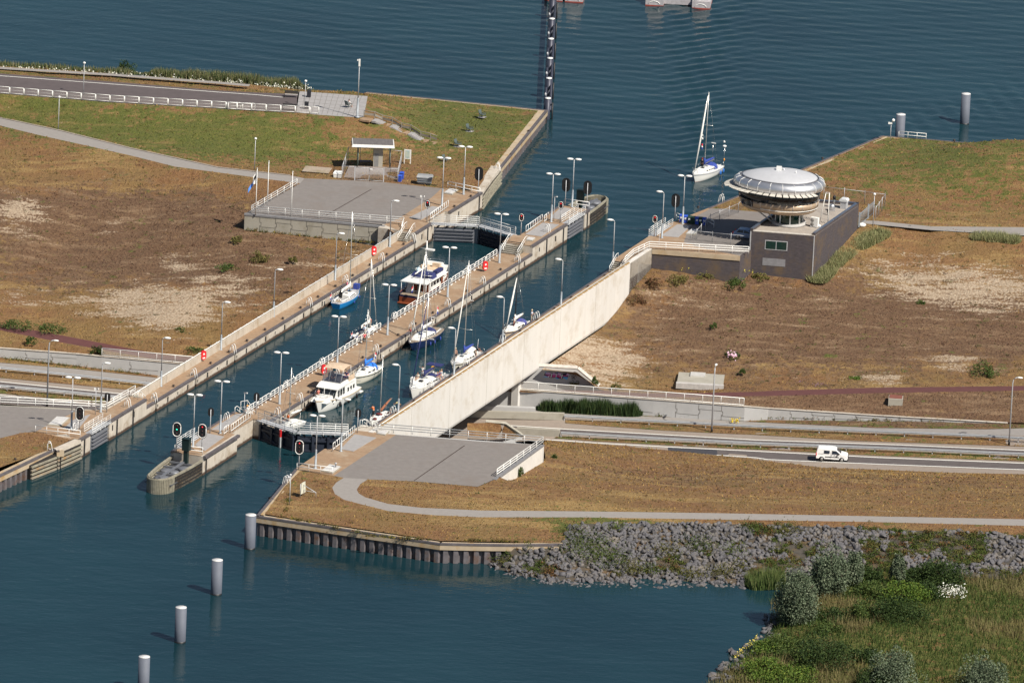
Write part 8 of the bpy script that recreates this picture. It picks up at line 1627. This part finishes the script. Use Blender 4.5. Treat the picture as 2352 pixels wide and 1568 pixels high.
tree('willow_tree','slender pale willow right of the two larger ones','tree',(45.65,-109.85,0.70),3.4,5.6,LW,6000,40,.12,3,True,gw_t)
tree('willow_tree','small pointed pale willow by itself before the rubble slope','tree',(51.23,-107.88,0.70),2.6,4.6,LW,4200,28,.11,4,True,gw_t)
sh=[(1997,1338,4.2,3.1,LD,'dark compact shrub right of the slender willow'),(2098,1336,5.5,2.8,LD,'dark shrub right of the small pointed willow'),(2160,1342,9,4.4,LD,'broad dark shrub mass at the foot of the rubble slope'),(2083,1380,8,3.8,LB,'bright green shrub in front of the pointed willow'),(2135,1374,5.5,3.0,LD,'dark shrub beside the white flowering marsh patch'),
 (2056,1428,10.5,4.2,LD,'large dark shrub alone in the middle of the marsh'),(1972,1428,5.0,3.6,LG,'upright green shrub left of the large dark marsh shrub'),(1912,1428,6.2,2.6,LD,'low dark shrub right of the largest willow'),(1905,1456,6.5,2.2,LG,'low green shrub below the largest willow'),(1886,1526,12,4.6,LD,'large grey green shrub near the lower bank'),(1846,1532,5.4,3.0,LG,'green shrub on the left of the large lower shrub'),(1985,1520,4.6,3.0,LD,'small dark shrub right of the large lower shrub'),
 (2052,1575,9,6.2,LW,'grey green willow shrub at the bottom edge'),(2258,1580,8,5.6,LW,'grey willow shrub at the bottom right'),(2006,1580,6,3.2,LD,'dark shrub left of the bottom edge willow shrub'),(2003,1368,8,2.6,LG,'soft green shrub between the willows and the dark shrub'),(1766,1497,7,1.9,LB,'bright low shrub on the stony bank of the inlet'),(1800,1494,8,2.4,LG,'low shrub just behind the stony bank'),(1752,1550,9.5,2.6,LB,'bright green shrub mass at the lower stony bank'),(1810,1560,10,2.2,LB,'bright green shrub mass at the bottom edge near the bank')]
for i,(x,y,w_,h_,m_,l) in enumerate(sh): pass
shp=[(47.68,-107.72,0.60),(53.40,-106.80,0.70),(56.89,-107.40,0.70),(52.31,-115.51,0.80),(55.27,-113.95,0.80),(50.54,-124.95,0.90),(45.86,-125.33,0.80),(42.51,-125.83,0.80),(42.01,-131.01,0.80),(40.72,-143.78,0.80),(38.51,-144.87,0.70),(46.18,-142.22,0.90),(49.61,-151.75,1.00),(60.87,-150.99,1.00),(47.07,-153.00,1.00),(47.87,-113.63,0.70),(34.22,-138.63,0.50),(36.09,-138.44,0.70),(33.32,-148.51,0.60),(36.46,-150.12,0.70)]
for i,((x,y,w_,h_,m_,l),p) in enumerate(zip(sh,shp)): tree('shrub',l,'shrub',p,w_,h_,m_,int(900+w_*h_*130),int(10+w_*4),.125,20+i,False,gw_t)
# shrubs on the dry slopes
sl=[((-36.87,40.17,-1.20),3.6,2.0,LY,'olive shrub below the northwest platform wall'),((-40.50,46.36,-0.20),2.4,1.2,LY,'small olive shrub at the left foot of the platform wall'),((-41.65,37.29,-1.80),4.5,1.0,LG,'flat green shrub left of the olive one on the heath'),((-70.16,14.11,-5.30),6.5,1.5,LG,'left half of the long green shrub patch above the red path'),((-65.30,13.81,-5.50),6.0,1.3,LG,'right half of the long green shrub patch above the red path'),((-46.91,14.95,-5.60),3.4,1.5,LG,'round green shrub near the south end of the west parapet'),((-43.87,16.23,-5.50),4.0,1.0,LY,'low flowering shrub beside the west parapet'),((-44.75,8.88,-6.20),5.0,1.1,LG,'low green shrub just above the west baluster fence'),((-32.20,39.53,-0.80),2.0,.9,LY,'tiny shrub between platform wall and parapet'),((-68.04,8.12,-5.80),2.2,1.2,LG,'small shrub between the red path and the west road wall'),((-58.56,6.42,-6.40),2.8,1.6,LD,'dark shrub where the west baluster fence begins'),
 ((20.00,36.73,-2.00),4.2,2.6,LR,'reddish brown shrub at the far end of the trough wall'),((17.66,32.48,-3.00),3.6,2.0,LR,'second reddish shrub beside the trough wall'),((23.75,38.95,-1.40),4.6,1.9,LY,'olive shrub below the terrace wall'),((31.82,39.15,-1.60),4.2,1.9,LG,'round green shrub before the control building'),((27.52,40.96,-1.00),3.6,1.2,LY,'low yellow flowering shrub at the building foot'),((35.43,42.65,-1.10),3.4,1.2,LY,'yellowish weeds bush right at the building foot'),((31.37,14.07,-5.00),3.4,1.3,LG,'green clump with pink flowers on the slope'),((67.12,9.69,-5.00),6.0,3.2,LG,'tall tufted green shrub above the red path at right'),((63.25,7.98,-5.20),3.0,.9,LB,'bright green round cushion plant by the red path'),((58.56,37.80,-2.90),2.4,1.2,LG,'small green shrub on the pale sand patch'),((28.77,23.83,-3.40),1.6,.8,LG,'tiny shrub in the middle of the east slope'),((48.55,6.47,-5.20),2.2,.8,LB,'small bright cushion beside the red path'),((42.88,5.17,-5.60),7.0,.7,M('heather',(.22,.13,.2),.9,var=.3),'purple flowering heather strip above the red path'),((11.77,-6.49,-3.80),1.3,1.5,LG,'small green bush on top of the graffiti wall'),((9.11,1.36,-6.60),2.4,1.3,LY,'yellow flowering weed clump below the graffiti'),((14.94,1.21,-6.60),1.8,1.1,LY,'dry grass clump below the graffiti'),((32.73,7.21,-5.20),1.6,.8,LG,'low shrub near the pump chamber cover'),((6.24,-55.45,-0.50),1.6,1.3,LG,'small bush against the white platform end wall'),((1.74,-67.83,1.00),1.8,2.0,LG,'taller bush against the white platform end wall'),((-61.18,132.85,2.20),3.4,2.6,LD,'round bush standing in the lakeside reeds')]
for i,(p,w_,h_,m_,l) in enumerate(sl): tree('shrub',l,'shrub',p,w_,h_,m_,int(350+w_*h_*80),int(6+w_*2.5),.11,60+i,False,'shrubs on the dry banks')
# blades of grass / reeds
def blades(Pt,h,w,lean=.25):
    n=len(Pt); a=rng.uniform(0,6.283,n); hh=h*rng.uniform(.6,1.25,n); d=np.column_stack([np.cos(a)*w,np.sin(a)*w,np.zeros(n)]); l=rng.normal(size=(n,2))*lean*hh[:,None]
    T=Pt+np.column_stack([l,hh]); V=np.stack([Pt-d,Pt+d,T],1).reshape(-1,3); return V,np.arange(3*n).reshape(n,3)
def bank(name,label,cat,p0,p1,depth,n,h,w,mats,lean=.15,z=None):
    r=thing(name,label,cat,p0); A,B=np.array(p0),np.array(p1)
    t=rng.uniform(0,1,n); d=rng.uniform(-depth/2,depth/2,n)*np.sqrt(np.clip(1-(2*t-1)**8,0,1)); L=B-A; nn=np.array([-L[1],L[0],0])/np.hypot(L[0],L[1]); Pt=np.outer(t,L)+np.outer(d,nn); env=(.65+.35*vnoise(t*40,t*0,3.,5))*np.clip(np.minimum(t,1-t)*14,.35,1)
    V,F=blades(Pt,h*env,w,lean); part('foliage',fast_mesh('foliage',V,F,mats),None,r); return r
RE=leafmat('reed',((.05,.08,.025),(.10,.15,.04),(.20,.20,.08))); RD=leafmat('reed_dark',((.015,.035,.012),(.035,.065,.02),(.07,.10,.03))); MA=leafmat('marram',((.13,.15,.06),(.25,.26,.12),(.36,.32,.17)))
bank('reed_hedge','dense dark green reed hedge along the road wall right of the pier','hedge',(3.87,-1.49,-9.31),(18.79,-3.92,-8.78),2.6,9000,2.25,.08,RD)
bank('reed_bed','light green reed bed at the foot of the rubble beside the willow','reeds',(31.61,-109.59,-0.10),(36.79,-108.57,0.20),4.0,3000,2.3,.06,RE)
bank('reed_bed','tall reeds and white umbels along the lakeside of the dyke road','reeds',(-58.36,129.92,2.60),(-33.22,129.79,1.60),2.2,6500,1.7,.07,leafmat('reed_mix',((.05,.08,.03),(.13,.15,.06),(.28,.24,.14))))
bank('reed_bed','low reeds with white flowers at the far left shore','reeds',(-97.34,132.20,2.40),(-58.39,130.69,2.40),1.6,3800,1.05,.07,leafmat('reed_mix',((.05,.08,.03),(.13,.15,.06),(.28,.24,.14))))
for i,(a,b2,l) in enumerate((((43.44,42.01,-1.20),(45.62,48.00,-0.80),'pale tall grass at the front corner of the control building'),((45.60,47.75,-0.60),(48.55,54.39,0.20),'pale tall grass halfway along the building side wall'),((48.87,54.91,0.40),(54.06,61.05,1.60),'pale tall grass near the rear gate of the building'),((66.20,61.08,1.50),(73.82,59.74,1.50),'pale grass strip beside the grey path at the right edge'))): bank('grass_clump',l,'grass',a,b2,3.2,3000,1.25,.05,MA,.35)
def flowers(name,label,Pt,col,sz=.09):
    V,F=leaves(np.array(Pt),sz,1.0); o=part(name,fast_mesh(name,V,F,M('petal_'+label[0],col,.7,var=.1)),None); return o
# marsh grass, rubble, dry tufts: sampled on the ground sheets
def sample(V,Z,F,n):
    a=V[F[:,0]];b=V[F[:,1]];c=V[F[:,2]]; ar=np.abs((b[:,0]-a[:,0])*(c[:,1]-a[:,1])-(b[:,1]-a[:,1])*(c[:,0]-a[:,0])); i=rng.choice(len(F),n,p=ar/ar.sum()); u=rng.uniform(size=(n,2)); s=u.sum(1)>1; u[s]=1-u[s]; w=np.column_stack([1-u.sum(1),u])
    P_=np.column_stack([(V[F[i]]*w[:,:,None]).sum(1),(Z[F[i]]*w).sum(1)]); return P_,i,ar.sum()/2
def stuff(name,me,label,cat): o=bpy.data.objects.new(name,me); COL.objects.link(o); o['kind']='stuff'; o['label']=label; o['category']=cat; return o
TM=leafmat('tuft',None,.9,True)
cols=np.array([(.28,.165,.05),(.19,.105,.03),(.35,.23,.08),(.12,.065,.03)])
k=0
for name,V,Z,F,c in GROUNDS:
    if name=='marsh':
        n=42000; P_,i,A=sample(V,Z,F,n); P_[:,2]-=.05; q=vnoise(P_[:,0],P_[:,1],9,1)*.6+vnoise(P_[:,0],P_[:,1],3.2,2)*.4; s_=q>.62
        hh=np.where(s_,1.15,.8); Vb,Fb=blades(P_,hh,.055,.3); t=np.where(s_[:,None],np.array([(.16,.14,.06)]),np.array([(.04,.075,.014)]))*rng.uniform(.7,1.3,(n,1)); stuff('marsh_grass',fast_mesh('marsh_grass',Vb,Fb,TM,np.repeat(t,3,0)),'tall green and straw coloured marsh grass','grass'); continue
    if name in('rubble_bed',): continue
    ar=0; a=V[F[:,0]];b=V[F[:,1]];d=V[F[:,2]]; A=np.abs((b[:,0]-a[:,0])*(d[:,1]-a[:,1])-(b[:,1]-a[:,1])*(d[:,0]-a[:,0])).sum()/2
    n=int(min(A*3.4,26000))
    if n<60: continue
    P_,i,A=sample(V,Z,F,n); cc=c[F[i]].mean(1)+rng.normal(size=(n,3))*.13+((vnoise(P_[:,0],P_[:,1],2.2,4)-.5)*.7)[:,None]; 
    t=cols[rng.integers(0,3,n)]*rng.uniform(.75,1.2,(n,1)); gr=cc[:,0]>.5; t[gr]=np.array((.10,.115,.02))*rng.uniform(.6,1.5,(gr.sum(),1)); br=(cc[:,2]>.45)&~gr; t[br]=np.array((.10,.052,.034))*rng.uniform(.6,1.5,(br.sum(),1)); kp=cc[:,1]<.5
    P_,t,gr=P_[kp],t[kp],gr[kp]; P_[:,2]-=.02; Vb,Fb=blades(P_,np.where(gr,.20,.19)*rng.uniform(.5,1.4,len(P_)),.09,.8); stuff('grass_tufts',fast_mesh('grass_tufts',Vb,Fb,TM,np.repeat(t,3,0)),'short tufts of dry grass and herbs covering a bank','grass')
# rubble stones
stm=M('rubble_stone',(.105,.102,.11),.85,var=.35,scale=.9,bmp=.3,c3=(.19,.165,.135),s3=.6)
def stone(seed):
    g=np.random.default_rng(seed); bm=bmesh.new(); p=g.normal(size=(13,3)); p/=np.linalg.norm(p,axis=1)[:,None]; p*=np.array([1,.8,.62])
    for q in p: bm.verts.new(q)
    bmesh.ops.convex_hull(bm,input=bm.verts[:]); bmesh.ops.triangulate(bm,faces=bm.faces[:]); me=bpy.data.meshes.new('boulder')
    loose=[v for v in bm.verts if not v.link_faces]; bmesh.ops.delete(bm,geom=loose,context='VERTS'); bm.to_mesh(me); bm.free(); me.materials.append(stm); return me
vars_=[stone(s) for s in range(9)]
vd=[(np.array([v.co[:] for v in m.vertices]),np.array([p.vertices[:] for p in m.polygons])) for m in vars_]
rb_=[g for g in GROUNDS if g[0]=='rubble_bed'][0]
P_,i,A=sample(rb_[1],rb_[2],rb_[3],5200)
veg=vnoise(P_[:,0],P_[:,1],5.5,9)*.65+vnoise(P_[:,0],P_[:,1],1.9,8)*.35+np.clip((P_[:,0]-45)/130,0,.22)
P_=P_[(veg<.66)|(P_[:,2]<.3)]

ed=[(34.57,-121.76,-0.20),(34.03,-129.37,-0.20),(32.93,-133.55,-0.20),(29.89,-139.12,-0.20),(27.02,-149.65,-0.20)]
ex=[]
for a,b2 in zip(ed[:-1],ed[1:]):
    for q in range(int(dist(a,b2)*7)): e=lerp(a,b2,rng.uniform()); ex.append((e[0]+rng.uniform(-.6,2.6),e[1]+rng.normal()*.7,e[2]+rng.uniform(-.1,.35)))
P_=np.concatenate([P_,np.array(ex)]); sz=rng.uniform(.26,.58,len(P_))*np.where(rng.uniform(size=len(P_))>.9,1.35,1); order=np.argsort(-(sz*(1-.0006*P_[:,1]))); 
top=set(order[:300].tolist()); Vs=[];Fs=[];n0=0
def rotm(): 
    q=rng.normal(size=4); q/=np.linalg.norm(q); w,x,y,z=q; return np.array([[1-2*(y*y+z*z),2*(x*y-z*w),2*(x*z+y*w)],[2*(x*y+z*w),1-2*(x*x+z*z),2*(y*z-x*w)],[2*(x*z-y*w),2*(y*z+x*w),1-2*(x*x+y*y)]])
for j,p in enumerate(P_):
    k=j%9
    if j in top:
        o=bpy.data.objects.new('boulder',vars_[k]); COL.objects.link(o); o.location=(p[0],p[1],p[2]+sz[j]*.25); o.scale=(sz[j],)*3; o.rotation_euler=tuple(rng.uniform(-.5,.5,2))+(rng.uniform(0,6.28),); o['label']='large grey boulder lying in the rubble of the southern shore'; o['category']='boulder'; o['group']='boulders of the southern rubble shore'; continue
    v=vd[k][0]@rotm().T*sz[j]+p+np.array([0,0,sz[j]*.2]); Vs.append(v); Fs.append(vd[k][1]+n0); n0+=len(v)
stuff('rubble',fast_mesh('rubble',np.concatenate(Vs),np.concatenate(Fs),stm),'grey rubble stones covering the southern shore slope','stones')
# weeds between the stones, at wall feet and along verges
WP=[];WT=[]
P2,i,A=sample(rb_[1],rb_[2],rb_[3],2200); vg=vnoise(P2[:,0],P2[:,1],5.5,9)*.65+vnoise(P2[:,0],P2[:,1],1.9,8)*.35+np.clip((P2[:,0]-45)/130,0,.22); kp=(vg>.585)&(P2[:,2]>.15); P2=P2[kp]
big=[((8.90,-97.68,1.90),2.4),((9.68,-103.45,1.20),3.0),((11.81,-103.91,1.00),3.2),((14.38,-105.25,0.80),2.6),((16.94,-107.22,0.50),2.0),((12.47,-99.85,1.70),1.8),((14.86,-94.84,2.20),1.6),((21.45,-100.85,1.10),2.2),((25.43,-98.49,1.30),2.4),((8.95,-101.34,1.40),2.6),((6.41,-101.87,1.00),1.1),((6.07,-108.08,0.40),1.2),((19.62,-106.81,0.50),1.6),((24.57,-107.78,0.30),1.8),((30.22,-99.57,1.20),1.8),((32.58,-92.73,2.40),1.6),((37.28,-92.91,2.30),1.8),((28.57,-106.92,0.60),1.8),((30.74,-103.91,0.70),1.6)]
allw=[(tuple(q),rng.uniform(.4,1.05)) for q in P2]+[(q,w*1.25) for q,w in big]
LVs=[];LFs=[];LT=[];n0=0
for (q,w_) in allw:
    m=int(24+w_*w_*110); p=rng.normal(size=(m,3))*np.array([w_*.42,w_*.42,w_*.26]); p[:,2]=np.abs(p[:,2])+.05; v,f=leaves(p+np.array(q),.10,.6); LVs.append(v); LFs.append(f+n0); n0+=len(v); base=np.array([(.055,.085,.018),(.10,.10,.025),(.14,.075,.03),(.075,.11,.02)][int(rng.choice(4,p=[.38,.3,.14,.18]))]); LT.append(np.repeat(base*rng.uniform(.6,1.4,(m,1)),4,0))
for (a,b2,n) in (((-39.48,51.13,0.30),(-20.50,48.10,0.10),70),((20.60,42.99,-0.40),(34.85,44.78,-0.80),60),((-71.85,5.85,-7.64),(-50.50,4.64,-8.76),90),((20.16,-4.40,-8.73),(63.67,-7.76,-6.51),110),((-5.25,-103.88,2.70),(3.24,-103.54,2.70),40),((-17.72,-104.13,2.70),(-9.22,-104.74,2.70),40),((-29.29,-97.24,2.70),(-17.75,-103.17,2.70),26),((-28.27,-85.92,2.70),(-28.53,-94.79,2.70),16)):
    for q in range(n):
        p=lerp(a,b2,rng.uniform()); w_=rng.uniform(.15,.5); m=int(10+w_*45); pp=rng.normal(size=(m,3))*np.array([w_*.5,w_*.4,w_*.5]); pp[:,2]=np.abs(pp[:,2]); v,f=leaves(pp+np.array(p),.09,.5); LVs.append(v); LFs.append(f+n0); n0+=len(v); base=np.array([(.07,.09,.02),(.15,.12,.035),(.19,.12,.05),(.3,.24,.03)][int(rng.choice(4,p=[.4,.3,.2,.1]))]); LT.append(np.repeat(base*rng.uniform(.6,1.4,(m,1)),4,0))
# scattered herbs on the banks
for name,V,Z,F,c in GROUNDS:
    if name not in('heath_slope','heath_bank','grass_bank','dry_grass','grass_verge','shore_bank'): continue
    a=V[F[:,0]];b=V[F[:,1]];d=V[F[:,2]]; A=np.abs((b[:,0]-a[:,0])*(d[:,1]-a[:,1])-(b[:,1]-a[:,1])*(d[:,0]-a[:,0])).sum()/2; n=int(A/(16 if name=='heath_slope' else 45 if name!='shore_bank' else 3))
    if n<3: continue
    P2,i,_=sample(V,Z,F,n)
    for p in P2:
        w_=rng.uniform(.15,.5)*(1.7 if rng.uniform()>.93 else 1); m=int(8+w_*40); pp=rng.normal(size=(m,3))*np.array([w_*.6,w_*.5,w_*.3]); pp[:,2]=np.abs(pp[:,2]); v,f=leaves(pp+p,.09,.5); LVs.append(v); LFs.append(f+n0); n0+=len(v); base=np.array([(.08,.085,.025),(.13,.10,.035),(.11,.05,.03),(.30,.25,.17),(.05,.07,.02)][int(rng.choice(5,p=[.3,.3,.2,.05,.15]))]); LT.append(np.repeat(base*rng.uniform(.6,1.4,(m,1)),4,0))
# white umbels and other small flowers
for (a,b2,n,dp,col) in (((-58.02,121.89,4.40),(-32.05,122.26,3.60),260,1.4,(.55,.55,.48)),((-86.65,121.82,5.00),(-57.98,120.63,5.00),170,1.2,(.55,.55,.48)),((56.38,-113.04,1.70),(59.95,-112.80,1.70),160,2.5,(.6,.6,.55)),((32.88,-133.23,0.80),(29.80,-142.53,0.90),60,1.0,(.45,.38,.08)),((30.69,12.72,-4.00),(31.92,12.26,-4.00),50,1.5,(.6,.4,.5)),((31.10,-7.28,-7.84),(32.31,-7.61,-7.80),40,.5,(.55,.42,.03)),((23.73,42.25,0.20),(34.46,42.36,0.10),90,1.0,(.45,.4,.06))):
    for q in range(n): 
        p=lerp(a,b2,rng.uniform()); v,f=leaves(np.array(p)[None]+rng.normal(size=(2,3))*np.array([.12,dp*.5,.16]),.10,.9); LVs.append(v); LFs.append(f+n0); n0+=len(v); LT.append(np.repeat(np.array(col)*rng.uniform(1.2,1.7,(2,1)),4,0))
stuff('weeds',fast_mesh('weeds',np.concatenate(LVs),np.concatenate(LFs),TM,np.concatenate(LT)),'weeds and small herbs growing between stones and on banks','weeds')
